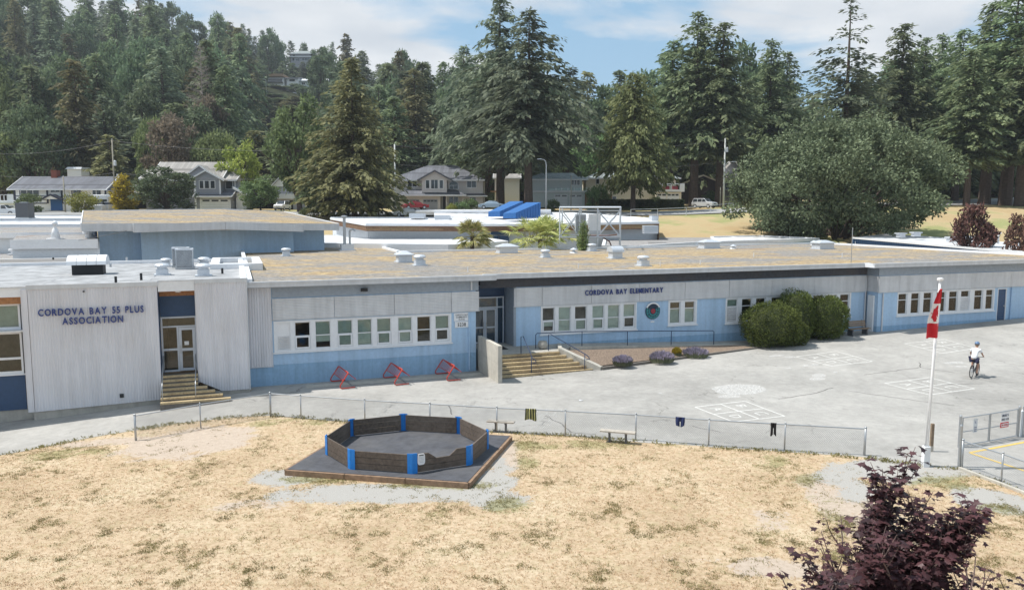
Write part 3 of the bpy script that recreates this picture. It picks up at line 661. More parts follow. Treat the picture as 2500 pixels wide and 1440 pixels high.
# right run, level with the left one
wl = 41.38; wr = su(2427, 735); s0 = lambda x, y=735: su(x, y, 0)
dr = [s0(2434, 740), s0(2456, 740)]
wall_open(39.72, 54.2, FZ, 5.0, 0, [(wl, wr, 1.68, 3.28), (dr[0], dr[1], FZ, 3.22)]).build('wall', M['blue'], sch)
wall_open(39.72, 54.2, -.1, FZ - .002, -.004, [(dr[0], dr[1], .9, FZ - .002)]).build('base_wall', M['blue_dark'], sch)
MB().quad((39.72, .999, FZ), (39.72, 0, FZ), (39.72, 0, 5), (39.72, .999, 5)).build('return_wall', M['blue'], sch)
MB().quad((39.716, .995, 0), (39.716, -.004, 0), (39.716, -.004, FZ), (39.716, .995, FZ)).build('base_wall', M['blue_dark'], sch)
MB().quad((54.2, 0, 0), (54.2, 24, 0), (54.2, 24, 5), (54.2, 0, 5)).build('end_wall', M['blue'], sch)
c4 = [(s0(1750 + a / 3.13), s0(1750 + b / 3.13)) for a, b in ((1385, 1455), (1483, 1550), (1577, 1645), (1675, 1748), (1772, 1840), (1862, 1930), (1965, 2030), (2053, 2112))]
strip(sch, 0, 1.68, 3.28, c4, wl, wr)
for k, c in enumerate(c4): window_unit(sch, *c, 1.77, 3.19, 2.74, 0, 'plain', [('blind', 'half'), ('dark', 'dark'), ('dark', 'dark'), ('blind', 'dark'), ('half', 'dark'), ('blind', 'louver'), ('blind', 'half'), ('dark', 'half')][k])
room(sch, 39.9, 54, .3, 5.5, .9, 3.6)
dn = MB().box(dr[0] + .05, dr[1] - .05, .05, .1, .9, 3.16).build('door', M['navy_panel'], sch)
MB().box(dr[1] - .2, dr[1] - .12, -.0, .05, 1.9, 2.0).build('handle', M['galv'], dn)
MB().box(dr[0], dr[0] + .05, -.02, .12, .9, 3.22).box(dr[1] - .05, dr[1], -.02, .12, .9, 3.22).box(dr[0] + .05, dr[1] - .05, -.02, .12, 3.165, 3.22).build('door_frame', M['white'], sch)
slat_band(sch, [39.70] + [s0(x, 680) for x in (2195.5, 2288.5, 2380, 2466.5)] + [54.2], 3.34, 4.42, -.06)
o_ = slats(0, 1.0, 3.34, 4.42, 0, 13).build('cladding_panel', M['slat'], sch); o_.rotation_euler = (0, 0, -math.pi / 2); o_.location = (39.66, 1.0, 0)
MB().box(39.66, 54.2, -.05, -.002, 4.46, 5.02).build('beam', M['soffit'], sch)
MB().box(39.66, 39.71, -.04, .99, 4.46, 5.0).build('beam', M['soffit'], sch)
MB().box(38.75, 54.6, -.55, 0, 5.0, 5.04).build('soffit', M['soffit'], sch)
fascia(sch, 38.72, 54.7, -.6, 5.03, 5.31); MB().box(38.72, 38.78, -.54, .31, 5.03, 5.31).build('fascia', M['white'], sch)
MB().tube([(39.55, .93, 4.4), (39.55, .93, .6)], .05, 8).build('downpipe', M['trim'], sch)
MB().tube([(40.1, -.06, 3.25), (40.1, -.06, .7)], .05, 8).build('downpipe', M['trim'], sch)
MB().box(39.58, 39.70, .25, .75, .6, 3.1).build('flue_cover', M['white'], sch)
MB().tube([(51.9, -.06, 3.3), (51.9, -.06, .9)], .05, 8).build('downpipe', M['blue'], sch)
# roof
rf = MB().box(0, 12.6, -.5, 36, 5.04, 5.2).box(12.6, 39.3, .4, 25, 5.03, 5.2).box(39.3, 58.6, -.5, 26, 5.04, 5.2).build('roof', M['roof'], sch)
cb = lambda a, b, c, d, z=5.36: MB().box(a, b, c, d, 5.2, z).build('roof_curb', M['white'], rf)
cb(12.6, 44, 24.7, 25.0); cb(12.45, 12.75, 25, 36); cb(-.0, 12.45, 35.7, 36); cb(58.3, 58.6, -.5, 26); cb(44, 58.3, 25.7, 26); cb(0.0, .25, -.4, 36, 5.45)
for u, v, s in ((3.3, 23, .95), (10.8, 9.3, 1.05), (21.6, 14.2, .95), (29, 21.6, 1.0), (24.3, 4.1, 1.0)): vent_mushroom(rf, u, v, 5.2, s)
vent_pyramid(rf, 10.5, 12.8, 5.2, .95, .95, .5); vent_pyramid(rf, 20.9, 21, 5.2, 1.6, .9, .52); vent_pyramid(rf, 41.5, 22.4, 5.2, 1.7, 1.0, .55); vent_pyramid(rf, 50.5, 17.6, 5.2, 1.6, 1.1, .55)
vent_hood(rf, 26.1, 11.5, 5.2); vent_cone(rf, 26.4, 19.7, 5.2, 1.1); vent_cone(rf, 43.2, 21, 5.2, 1.0); vent_cone(rf, 55.9, 25, 5.2, 1.2)
for px, py in ((625, 642), (1010, 606), (1142, 664), (1412, 655), (1612, 650), (1710, 646), (1840, 628), (2056, 628), (2088, 597), (1580, 600)):
    p = onz(px, py, 5.2); u, v = to_uv(p[0], p[1]); pipe(rf, u, v, 5.2, .32, .025)
# flue stack with two tall pipes
MB().box(8.2, 9.6, 28.9, 30.1, 5.2, 5.28).box(8.35, 9.45, 29.05, 29.95, 5.28, 5.75).build('flue_curb', M['galv_light'], rf)
MB().tube([(8.7, 29.5, 5.7), (8.7, 29.5, 8.05)], .13, 10).lathe([(.16, 8.05), (.16, 8.1), (.28, 8.12), (.28, 8.25), (.1, 8.3)], 8.7, 29.5, 12).build('flue', M['galv'], rf)
MB().tube([(9.15, 29.5, 5.7), (9.15, 29.5, 6.85), (9.2, 29.45, 7.0), (9.4, 29.35, 7.08), (9.62, 29.25, 6.95)], .09, 8).build('flue', M['galv'], rf)
MB().tube([(39.2, 2.0, 5.2), (39.2, 2.0, 7.6)], .025, 6).build('antenna_mast', M['galv'], rf)
# things fixed on the front
lt = thing('lettering_sign', 'navy raised letters reading CORDOVA BAY ELEMENTARY on the slatted band', 'sign', (OX, OY, 0), AL)
ua, ub = su(1428, 722, .9), su(1618, 713, .9)
glyphs(lt, 'CORDOVA BAY ELEMENTARY', (ua + ub) / 2, 3.83, .30, V1 - .085, ub - ua, M['letter'])
ps = thing('wall_sign', 'white wall sign for the community place above the number 5238', 'sign', (OX, OY, 0), AL)
pa, pb = su(1108, 780), su(1145, 780)
MB().box(pa, pb, -.045, -.006, 2.82, 3.26).build('sign_board', M['white'], ps)
for tx, z, w in (('CORDOVA BAY', 3.11, .68), ('COMMUNITY', 2.99, .62), ('PLACE', 2.87, .32)): glyphs(ps, tx, (pa + pb) / 2, z, .075, -.022, w, M['black'], .005, .01, 'letter')
ns = thing('number_sign', 'white plate with the black number 5238 below the community sign', 'sign', (OX, OY, 0), AL)
MB().box(pa + .05, pb - .05, -.045, -.006, 2.46, 2.79).build('sign_board', M['white'], ns)
glyphs(ns, '5238', (pa + pb) / 2, 2.53, .19, -.022, .46, M['black'], .005, .012, 'digit')
em = thing('round_emblem', 'round turquoise carved emblem with a red centre on the blue wall', 'emblem', (OX, OY, 0), AL)
eu, ez = onv(1593, 759, V1); rr_ = .50
def disc(r, y0, y1, cx, cz, a0=0, a1=360, n=28, r0=0.0):
    pts = [(cx + r * math.cos(R(a0 + (a1 - a0) * i / n)), cz + r * math.sin(R(a0 + (a1 - a0) * i / n))) for i in range(n + (0 if a1 - a0 >= 360 else 1))]
    if r0: pts += [(cx + r0 * math.cos(R(a1 - (a1 - a0) * i / n)), cz + r0 * math.sin(R(a1 - (a1 - a0) * i / n))) for i in range(n + 1)]
    return MB().slab(pts, y0, y1)
M['teal'] = surf('turquoise_carving', (.03, .20, .22), .5, var=.6, scale=14); M['teal_dark'] = surf('dark_carving', (.012, .03, .06), .5, var=.4, scale=18); M['crimson'] = surf('crimson_paint', (.30, .03, .05), .5, var=.3, scale=20)
disc(rr_, .95, .996, eu, ez).build('disc', M['teal_dark'], em); disc(.46, .93, .949, eu, ez, 150, 390, 24, .2).build('ring', M['teal'], em)
disc(rr_ + .02, .92, .948, eu, ez + .02, 25, 155, 18, .43).build('rim', M['white'], em); disc(.36, .935, .949, eu, ez, 25, 155, 14, .22).build('crest', M['teal_dark'], em); disc(.15, .915, .934, eu, ez).build('boss', M['crimson'], em)
for k in range(9): disc(.045, .915, .929, eu + .33 * math.cos(R(160 + k * 27.5)), ez + .33 * math.sin(R(160 + k * 27.5)), n=8).build('carved_mark', M['teal_dark'], em)
pl = thing('name_plate', 'tiny white plate under the round emblem', 'sign', (OX, OY, 0), AL); MB().box(eu - .13, eu + .13, .975, .996, ez - .70, ez - .61).build('plate', M['white'], pl)
# ================================================================== entrance steps, landing, ramp
en = thing('entrance_steps', 'wide yellow-edged steps up to the school entrance', 'steps', (OX, OY, 0), AL)
MB().prism([(12.14, -1.2), (16.1, -1.25), (17.2, -.35), (17.2, .996), (14.28, .996), (14.28, 2.4), (12.14, 2.4)], -.1, FZ).build('landing', M['concrete'], en)
NS = 6
for i in range(NS):
    z1 = FZ - .002 - i * (FZ - .02) / NS; z0 = z1 - (FZ - .02) / NS; va = -1.2 - i * .22; ur = 16.1 + i * .30
    MB().prism([(12.14, va - .16), (ur, va - .22), (ur, va), (12.14, va + .03)], -.1, z1 - .13).build('tread', M['step_dark'], en)
    MB().prism([(12.15, va - .19), (ur + .02, va - .25), (ur + .02, va - .06), (12.15, va)], z1 - .128, z1 - .002, ).build('nosing', M['step_wood'], en)
MB().hexa([(16.1, -1.35, -.1), (17.95, -2.75, -.1), (18.2, -2.55, -.1), (16.4, -1.1, -.1)], [(16.1, -1.35, 1.22), (17.95, -2.75, .32), (18.2, -2.55, .32), (16.4, -1.1, 1.22)]).build('side_kerb', M['conc_light'], en)
MB().hexa([(16.1, -1.34, .5), (16.38, -1.12, .5), (16.9, .2, .5), (16.65, .2, .5)], [(16.1, -1.34, 1.22), (16.38, -1.12, 1.22), (16.9, .2, 1.22), (16.65, .2, 1.22)]).build('side_kerb', M['conc_light'], en)
MB().box(12.5, 13.7, .2, 1.2, FZ + .001, FZ + .02).build('door_mat', M['black'], en)
cw = thing('concrete_wall', 'free standing concrete wall beside the entrance steps', 'wall', (OX, OY, 0), AL)
o_ = MB().slab([(-.15, 0), (3.35, 0), (3.35, 1.98), (-.15, 1.98)], 0, .22).build('wall_panel', M['conc_light'], cw); o_.rotation_euler = (0, 0, -math.pi / 2); o_.location = (11.9, .0, -.05)
MB().box(11.895, 12.125, -3.352, .0, 1.02, 1.035).build('joint', M['concrete'], cw)
# ramp along the wall, planting bed
rp = thing('entrance_ramp', 'concrete ramp rising along the blue wall to the entrance', 'ramp', (OX, OY, 0), AL)
MB().prism([(17.2, -.30), (28.5, -.30), (31.5, -.6), (31.5, .99), (17.2, .99)], -.1, [FZ, .52, .42, .42, FZ]).build('ramp_deck', M['concrete'], rp)
MB().prism([(17.2, -.52), (28.5, -.50), (28.5, -.302), (17.2, -.302)], -.1, [FZ + .05, .56, .56, FZ + .05]).build('ramp_edge', M['conc_light'], rp)
bed = MB().prism([(18.0, -2.6), (18.3, -2.5), (29.2, -1.2), (28.4, -.505), (17.25, -.525), (16.5, -1.05)], -.1, [.34, .36, .44, .55, .92, 1.0]).build('planting_bed', M['mulch']); bed.location = (OX, OY, 0); bed.rotation_euler = (0, 0, AL); tag(bed, kind='structure')
ke = thing('bed_kerb', 'low timber kerb along the front of the planting bed', 'kerb', (OX, OY, 0), AL)
MB().hexa([(18.1, -2.78, 0), (29.4, -1.36, 0), (29.4, -1.2, 0), (18.1, -2.6, 0)], [(18.1, -2.78, .30), (29.4, -1.36, .50), (29.4, -1.2, .50), (18.1, -2.6, .30)]).build('kerb_timber', M['step_dark'], ke)
def rail(name, label, paths, group=None):
    t = thing(name, label, 'handrail', (OX, OY, 0), AL, group)
    for n_, p in paths: MB().tube(p, .024, 8).build(n_, M['navy'], t, True)
    return t
ru0, ru1 = su(1308, 820, -.1), su(1743, 810, -.1)
zt = lambda u: FZ - (u - 17.2) / 11.3 * .53 if u > 17.2 else FZ
pu = [su(x, 815, -.1) for x in (1308, 1421, 1532, 1639, 1743)]
rail('ramp_railing', 'long navy railing with five posts along the entrance ramp', [('top_rail', [(pu[0], -.1, zt(pu[0]) + .0), (pu[0], -.1, zt(pu[0]) + .78), (pu[0] + .08, -.1, zt(pu[0]) + .86)] + [(u, -.1, zt(u) + .86) for u in pu[1:-1]] + [(pu[-1] - .08, -.1, zt(pu[-1]) + .86), (pu[-1], -.1, zt(pu[-1]) + .78), (pu[-1], -.1, zt(pu[-1]))])] + [('post', [(u, -.1, zt(u)), (u, -.1, zt(u) + .85)]) for u in pu[1:-1]])
def step_rail(label, ua_, va_, ub_, vb_):
    rail('step_railing', label, [('rail', [(ua_, va_, FZ), (ua_, va_, FZ + .9), (ua_ + .1, va_ - .08, FZ + .93), (ub_, vb_, 1.02), (ub_ + .12, vb_ - .16, .9), (ub_ + .16, vb_ - .2, .78), (ub_ + .02, vb_ - .02, .74)]), ('post', [(ub_ - .02, vb_ + .04, .05), (ub_ - .02, vb_ + .04, 1.03)])])
p_ = to_uv(*onz(1272, 862, FZ)[:2]); q_ = to_uv(*onz(1299, 911, .18)[:2]); step_rail('navy handrail in the middle of the entrance steps', p_[0], p_[1], q_[0], q_[1])
p_ = to_uv(*onz(1339, 856, FZ)[:2]); q_ = to_uv(*onz(1429, 902, .18)[:2]); step_rail('navy handrail on the kerb side of the entrance steps', p_[0], p_[1], q_[0], q_[1])
# ================================================================== left block
hl = thing('community_hall', 'grey corrugated metal block with the association lettering and stairs', 'building', (OX, OY, 0), AL)
HV = -1.0
corrugated(-9.18, -3.96, lambda u: -.2 + (u + 9.2) * .028, 5.3, HV).build('cladding_panel', M['clad'], hl)
corrugated(-2.33, -.06, lambda u: .68 - (u + 2.33) * .53 if u < -1.36 else .14, 5.36, HV).build('cladding_panel', M['clad'], hl)
MB().box(-.07, -.01, HV - .04, .0, .12, 5.36).build('corner_trim', M['trim'], hl)
MB().quad((-.02, HV, .1), (-.02, .0, .1), (-.02, .0, 5.3), (-.02, HV, 5.3)).build('side_wall', M['clad'], hl)
MB().box(-9.22, -3.93, HV - .06, HV + .02, 5.30, 5.5).build('parapet_trim', M['trim'], hl); MB().box(-2.36, -.0, HV - .06, HV + .02, 5.36, 5.56).build('parapet_trim', M['trim'], hl)
MB().box(-3.93, -2.36, HV + .03, HV + .15, 5.02, 5.48).build('header', M['white'], hl); MB().box(-22, -9.22, HV + .1, HV + .3, 4.98, 5.38).build('header', M['white'], hl)
MB().box(-3.93, -2.36, HV + .01, HV + .03, 5.482, 5.54).box(-22, -9.22, HV + .05, HV + .1, 5.382, 5.45).build('parapet_trim', M['trim'], hl)
MB().hexa([(-9.25, HV + .06, -1.1), (-3.95, HV + .06, -1.1), (-3.95, 0, -1.1), (-9.25, 0, -1.1)], [(-9.25, HV + .06, -.19), (-3.95, HV + .06, -.04), (-3.95, 0, -.04), (-9.25, 0, -.19)]).build('foundation', M['concrete'], hl)
MB().box(-2.3, -.04, HV + .05, 0, -.6, .15).build('foundation', M['concrete'], hl)
MB().box(-22, -9.26, -.45, 0, -1.4, -.16).build('foundation', M['concrete'], hl)
# recess with door
MB().box(-4.0, -3.96, HV + .02, .0, -.1, 5.3).build('recess_side_wall', M['navy_panel'], hl); MB().box(-2.36, -2.32, HV + .02, 0, .6, 5.3).build('recess_side_wall', M['clad'], hl)
for k in range(8): MB().box(-3.95, -2.37, HV + .16 + k * .105, HV + .26 + k * .105, 5.0, 5.018).build('soffit_plank', M['cedar'], hl)
MB().box(-3.95, -2.37, -.12, -.0, 4.72, 4.99).build('cedar_beam', M['cedar'], hl)
MB().box(-3.95, -2.37, -.05, -.0, 3.72, 4.71).build('transom_panel', M['navy_panel'], hl)
MB().lathe([(.12, 4.93), (.13, 4.98), (.13, 4.998)], -3.1, HV + .45, 12).build('ceiling_light', M['white'], hl)
fr = MB().box(-3.95, -3.88, -.08, .02, FZ, 3.71).box(-2.44, -2.37, -.08, .02, FZ, 3.71).box(-3.88, -2.44, -.08, .02, 3.64, 3.71).box(-3.88, -2.44, -.08, .02, 3.2, 3.27).box(-3.27, -3.2, -.08, .02, FZ, 3.2).box(-3.88, -3.27, -.08, .02, 2.08, 2.18).box(-3.88, -3.27, -.08, .02, FZ, 1.14).build('entrance_frame', M['alu'], hl)
for a, b, c, d in ((-3.88, -2.44, 3.27, 3.64), (-3.88, -3.27, 1.14, 2.08), (-3.88, -3.27, 2.18, 3.2)): MB().box(a, b, -.05, -.04, c, d).build('pane', M['glass'], fr)
door_leaf(hl, -3.19, -2.45, FZ + .02, 3.18, -.06, [2.1], handle=-3.13, stile=.13)
MB().box(-2.95, -2.75, -.075, -.07, 2.32, 2.5).build('notice', M['white'], hl)
room(hl, -3.95, -2.37, .1, 4, FZ, 4.0)
for i in range(7):
    z1 = FZ - .003 - i * .155; va = HV + .18 - i * .24; ur = -2.36 if i < 3 else -2.28 + (i - 2) * .34
    MB().box(-3.94, ur, va - .22, va + .26 if i else 0.0, -.5, z1 - .09).build('tread', M['step_dark'], hl)
    MB().box(-3.93, ur - .01, va - .24, va - .0, z1 - .088, z1).build('nosing', M['step_wood'], hl)
for u_ in (-3.85, -2.44):
    MB().tube([(u_, -.6, FZ), (u_, -.6, FZ + .85), (u_, -.75, FZ + .9), (u_, -2.1, .85), (u_, -2.25, .75), (u_, -2.25, .1)], .022, 8).build('handrail', M['galv'], hl, True)
# windows at the far left
s5 = lambda x, y: onv(x, y, -.5)
MB().box(-22, -9.25, HV + .3, -.45, 4.66, 4.97).build('cedar_soffit', M['cedar'], hl)
wu = [-12.6, -11.2, -9.8]
for a, b in ((-12.6, -11.16), (-11.14, -9.62)):
    mb = MB().box(a, a + .08, -.52, -.42, 1.5, 4.66).box(b - .08, b, -.52, -.42, 1.5, 4.66).box(a + .08, b - .08, -.52, -.42, 4.56, 4.66).box(a + .08, b - .08, -.52, -.42, 3.3, 3.62).box(a + .08, b - .08, -.52, -.42, 2.15, 2.25).box(a + .08, b - .08, -.52, -.42, 1.5, 1.62)
    wo = mb.build('window', M['white'], hl)
    for c, d in ((1.62, 2.15), (2.25, 3.3), (3.62, 4.56)): MB().box(a + .08, b - .08, -.48, -.47, c, d).build('pane', M['glass'], wo)
    MB().box(a + .05, b - .05, -.3, -.29, 3.6, 4.6).build('blind', M['blind'], wo)
MB().box(-22, -9.3, -.95, -.5, 3.44, 3.50).build('sun_shelf', M['galv_light'], hl)
for a, b in ((-13, -11.42), (-11.4, -9.6)): MB().box(a, b, -.5, -.46, -.15, 1.48).build('navy_panel', M['navy_panel'], hl)
MB().box(-9.58, -9.26, -.5, -.44, -.15, 4.66).build('corner_panel', M['clad'], hl)
MB().box(-13, -9.3, -.6, -.501, 1.44, 1.5).build('window_sill', M['white'], hl)
room(hl, -13, -9.3, -.4, 3, .9, 4.8)
MB().box(-9.45, -9.2, HV + .0, HV + .9, -.2, 5.3).build('side_wall', M['clad'], hl)
hr = MB().box(-24, -.3, HV + .3, 15.6, 5.1, 5.32).build('roof', M['membrane'], hl)
MB().box(-24, -.0, HV + .15, HV + .3, 5.2, 5.44).box(-.3, -.0, HV + .3, 15.9, 5.2, 5.52).box(-24, -.3, 15.6, 15.9, 5.2, 5.50).build('parapet', M['white'], hr)
# roof plant on the block
so = MB().box(-8.75, -7.25, 6.75, 7.75, 5.32, 5.85).build('skylight', M['black'], hr)
mb = MB()
for k in range(4):
    a0, a1 = -8.95 + k * .475, -8.95 + (k + 1) * .475 - .02
    arc = [(7.25 - .72 * math.cos(math.pi * i / 8), 5.86 + .5 * math.sin(math.pi * i / 8)) for i in range(9)]
    for (p0, z0), (p1, z1) in zip(arc, arc[1:]): mb.quad((a0, p0, z0), (a1, p0, z0), (a1, p1, z1), (a0, p1, z1))
mb.poly([(-8.95, p, z) for p, z in arc]).poly([(-7.07, p, z) for p, z in arc]).build('skylight_hood', M['white'], so)
for u, v, s in ((-4.2, 5.2, .95), (-2.1, 3.95, .98), (-2.3, 11, .9), (-4.5, 11.8, .8)): vent_mushroom(hr, u, v, 5.32, s)
for px, py, h, m_ in ((283, 690, .3, 'black'), (345, 684, .35, 'black'), (270, 652, .2, 'galv'), (310, 641, .35, 'white'), (543, 668, .3, 'black'), (130, 634, .15, 'black')):
    p = onz(px, py, 5.32); u, v = to_uv(p[0], p[1]); pipe(hr, u, v, 5.32, h, .06, m_)
MB().box(-1.9, 1.05, 8.5, 9.0, 5.2, 5.62).box(.55, 1.05, 9.0, 14.8, 5.2, 5.62).box(-1.9, -1.4, 9.0, 14.8, 5.2, 5.62).box(-1.9, 1.05, 14.8, 15.3, 5.2, 5.62).build('roof_curb', M['white'], hr)
MB().box(-7.0, -6.94, HV - .09, HV + .01, 5.12, 5.18).build('drain_hole', M['black'], hl); MB().box(-5.75, -5.58, HV - .05, HV - .029, .18, .36).build('wall_vent', M['dark'], hl)
def condenser(label, u, v):
    w = uvw(u, v, 5.32); t = thing('air_conditioner', label, 'air conditioner', w, AL, 'air conditioners on the left roof')
    MB().box(-.5, .5, -.45, .45, 0, .14).build('stand', M['galv'], t); MB().box(-.44, .44, -.44, .44, .141, 1.08).build('core', M['dark'], t)
    mb = MB()
    for sx in (-.47, .43):
        for sy in (-.47, .43): mb.box(sx, sx + .04, sy, sy + .04, .14, 1.1)
    for k in range(14):
        a = -.41 + k * .06; mb.box(a, a + .03, -.462, -.445, .16, 1.08).box(a, a + .03, .445, .462, .16, 1.08).box(-.462, -.445, a, a + .03, .16, 1.08).box(.445, .462, a, a + .03, .16, 1.08)
    mb.build('grille', M['galv_light'], t); MB().box(-.49, .49, -.49, .49, 1.1, 1.2).build('top_cover', M['galv_light'], t); MB().lathe([(.34, 1.2), (.34, 1.23), (.1, 1.24)], 0, 0, 16).build('fan_guard', M['galv'], t)
condenser('grey rooftop condenser with ribbed grille, the nearer of the pair', -3.3, 9.5); condenser('grey rooftop condenser half hidden behind its twin', -3.6, 11.2)
l5 = thing('lettering_sign', 'navy raised letters reading CORDOVA BAY 55 PLUS ASSOCIATION on corrugated metal', 'sign', (OX, OY, 0), AL)
ua, za = onv(95, 775, HV); ub, zb = onv(351, 752, HV)
glyphs(l5, 'CORDOVA BAY 55 PLUS', (ua + ub) / 2, 4.12, .31, HV - .04, ub - ua, M['letter']); glyphs(l5, 'ASSOCIATION', (su(153, 785, HV) + su(301, 780, HV)) / 2, 3.70, .31, HV - .04, su(301, 780, HV) - su(153, 785, HV), M['letter'])
for z in (4.19, 4.36, 3.77, 3.94): MB().box(-8.7 if z > 4 else -7.9, -4.6 if z > 4 else -5.2, HV - .036, HV - .03, z, z + .02).build('letter_rail', M['galv_light'], l5)
# ------------------------------------------------------------------ wings behind the front roof
M['plank'] = surf('brown_timber_fascia', (.17, .095, .055), .8, var=.35, scale=5)
M['offwhite'] = surf('pale_wall', (.60, .63, .66), .8, var=.06)
M['dark_metal'] = surf('dark_grey_metal', (.12, .125, .135), .5, .3)
def roof_slab(name, top, th, mat, parent):
    return MB().prism([(p[0], p[1]) for p in top], [p[2] - th for p in top], [p[2] for p in top]).build(name, mat, parent)
gy = thing('gymnasium', 'taller blue gymnasium block with low gabled mossy roof', 'building')
FL, FP, FR, BR, BP, BL = atd(199, 547, 58), atd(545, 545, 62.5), atd(826, 547, 69), atd(693, 517, 89), atd(548, 511, 81), atd(204, 515, 74.6)
A_ = np.array
def li(a, b, t): return tuple(A_(a) * (1 - t) + A_(b) * t)
roof_slab('roof', [li(FL, BL, .01), FP, li(FR, BR, .01), BR, BP, BL], .12, M['roof'], gy)
def face(name, pts, h0, h1, th, mat, parent):       # vertical board following points, h0..h1 below them
    mb = MB()
    for a, b in zip(pts, pts[1:]):
        d = A_(b[:2]) - A_(a[:2]); n_ = A_([d[1], -d[0]]) / np.linalg.norm(d) * th
        q = [(a[0], a[1]), (b[0], b[1]), (b[0] + n_[0], b[1] + n_[1]), (a[0] + n_[0], a[1] + n_[1])]
        mb.hexa([(q[0][0], q[0][1], a[2] - h1), (q[1][0], q[1][1], b[2] - h1), (q[2][0], q[2][1], b[2] - h1), (q[3][0], q[3][1], a[2] - h1)], [(q[0][0], q[0][1], a[2] - h0), (q[1][0], q[1][1], b[2] - h0), (q[2][0], q[2][1], b[2] - h0), (q[3][0], q[3][1], a[2] - h0)])
    return mb.build(name, mat, parent)
face('fascia', [FL, FP, FR], -.03, .56, .08, M['trim'], gy); face('fascia', [BL, FL], -.06, .5, .08, M['white'], gy); face('fascia', [FR, BR], -.06, .5, .08, M['white'], gy); face('fascia', [BR, BP, BL], -.06, .4, .08, M['white'], gy)
def inset(a, b, t, back):
    p = A_(li(a, b, t)); return tuple(p + A_([*((A_(BL) - A_(FL))[:2] / np.linalg.norm((A_(BL) - A_(FL))[:2]) * back), 0]))
w = [inset(FL, FR, .055, 1.6), inset(FL, FR, .20, 1.6), inset(FL, FR, .20, .25), inset(FL, FR, .80, .25), inset(FL, FR, .80, 1.6), inset(FL, FR, .955, 1.6)]
mb = MB()
for a, b in zip(w, w[1:]): mb.quad((a[0], a[1], 2), (b[0], b[1], 2), (b[0], b[1], 7.35), (a[0], a[1], 7.35))
e0, e1 = inset(FL, FR, .055, 18), inset(FL, FR, .955, 18)
mb.quad((e0[0], e0[1], 2), (w[0][0], w[0][1], 2), (w[0][0], w[0][1], 7.6), (e0[0], e0[1], 7.6)).quad((w[5][0], w[5][1], 2), (e1[0], e1[1], 2), (e1[0], e1[1], 7.6), (w[5][0], w[5][1], 7.6))
mb.build('wall', M['blue'], gy)
b0, b1, b2 = inset(FL, FR, .175, -1.2), inset(FP, FP, 0, -1.0), inset(FL, FR, .825, -1.2)
P0, P2 = inset(FL, FR, .175, .3), inset(FL, FR, .825, .3); z_ = lambda p, dz=0: (p[0], p[1], p[2] + dz)
bt = [(b0[0], b0[1], 7.66), (b1[0], b1[1], 7.83), (b2[0], b2[1], 7.52), (P2[0], P2[1], 7.56), (P0[0], P0[1], 7.70)]
roof_slab('bay_roof', bt, .1, M['roof'], gy); face('fascia', bt[:3], -.03, .58, .08, M['trim'], gy); face('fascia', [bt[4], bt[0]], -.03, .58, .06, M['trim'], gy); face('fascia', [bt[2], bt[3]], -.03, .58, .06, M['trim'], gy)
MB().tube([(w[0][0] - .15, w[0][1] - .1, 7.2), (w[0][0] - .15, w[0][1] - .1, 4.5)], .1, 8).build('downpipe', M['navy'], gy)
def flat_roof(name, label, quads_px, z, th, mat, edge='white', cat='roof', walls='blue'):
    """flat-roofed wing whose roof outline is seen at these pixels"""
    t = thing(name, label, cat); P = [onz(px, py, z) for px, py in quads_px]
    roof_slab('roof', P, .15, M[mat], t)
    c = A_(P).mean(0)
    for a, b in zip(P, P[1:] + P[:1]):
        d = A_(b) - A_(a); ln = np.linalg.norm(d); nn = A_([d[1], -d[0], 0]) / ln; nn = nn if np.dot(c - A_(a), nn) > 0 else -nn
        q = [A_(a) - nn * .05, A_(b) - nn * .05, A_(b) + nn * .28, A_(a) + nn * .28]
        MB().hexa([(p[0], p[1], z - th * .35) for p in q], [(p[0], p[1], z + .16) for p in q]).build('roof_curb', M[edge], t)
    i = [A_(p) * .985 + c * .015 for p in P]
    MB().prism([(p[0], p[1]) for p in i], 1.0, z - .16).build('wall', M[walls], t)
    return t
flat_roof('low_wing', 'low mossy flat roof directly behind the corrugated block', [(-120, 640), (246, 634), (236, 604), (40, 602), (-10, 618)], 5.15, 1.2, 'roof_grey')
def far_roof(label, q, th, mat, walls):
    P = [atd(*p) for p in q]; t = thing('low_wing', label, 'roof'); roof_slab('roof', P, .15, M[mat], t); face('roof_edge', [P[0], P[1]], -.14, th, .1, M['white'], t); face('roof_edge', [P[2], P[3]], -.14, .2, .1, M['white'], t)
    MB().prism([(p[0], p[1] + .15) for p in P], 1.0, [p[2] - .16 for p in P]).build('wall', M[walls], t)
far_roof('narrow raised roof strip left of the gymnasium with pale front', [(26, 590, 58), (240, 588, 58), (232, 573, 64), (42, 574, 64)], .55, 'roof_grey', 'offwhite')
far_roof('wide grey gravel roof left behind the gymnasium corner', [(-160, 573, 64.6), (234, 571.5, 64.6), (215, 555, 80), (-160, 556, 80)], .3, 'roof_grey', 'offwhite')
far_roof('white membrane roof left of the gymnasium, lower strip', [(-160, 552, 80.6), (225, 550.5, 80.6), (205, 541, 92), (-160, 541.5, 92)], .25, 'white_roof', 'navy_panel')
far_roof('white membrane roof left of the gymnasium, upper strip', [(-160, 537, 92.6), (225, 535.5, 92.6), (205, 528, 104), (-160, 528, 104)], .25, 'white_roof', 'navy_panel')
p = atd(62, 533, 97); t = thing('air_conditioner', 'dark ribbed cooling unit on the far left roof', 'air conditioner', p, 0)
MB().box(-.85, .85, -.7, .7, 0, .12).build('stand', M['galv'], t); mb = MB().box(-.78, .78, -.65, .65, .121, 1.9)
for k in range(11): mb.box(-.75 + k * .14, -.69 + k * .14, -.68, -.65, .15, 1.85)
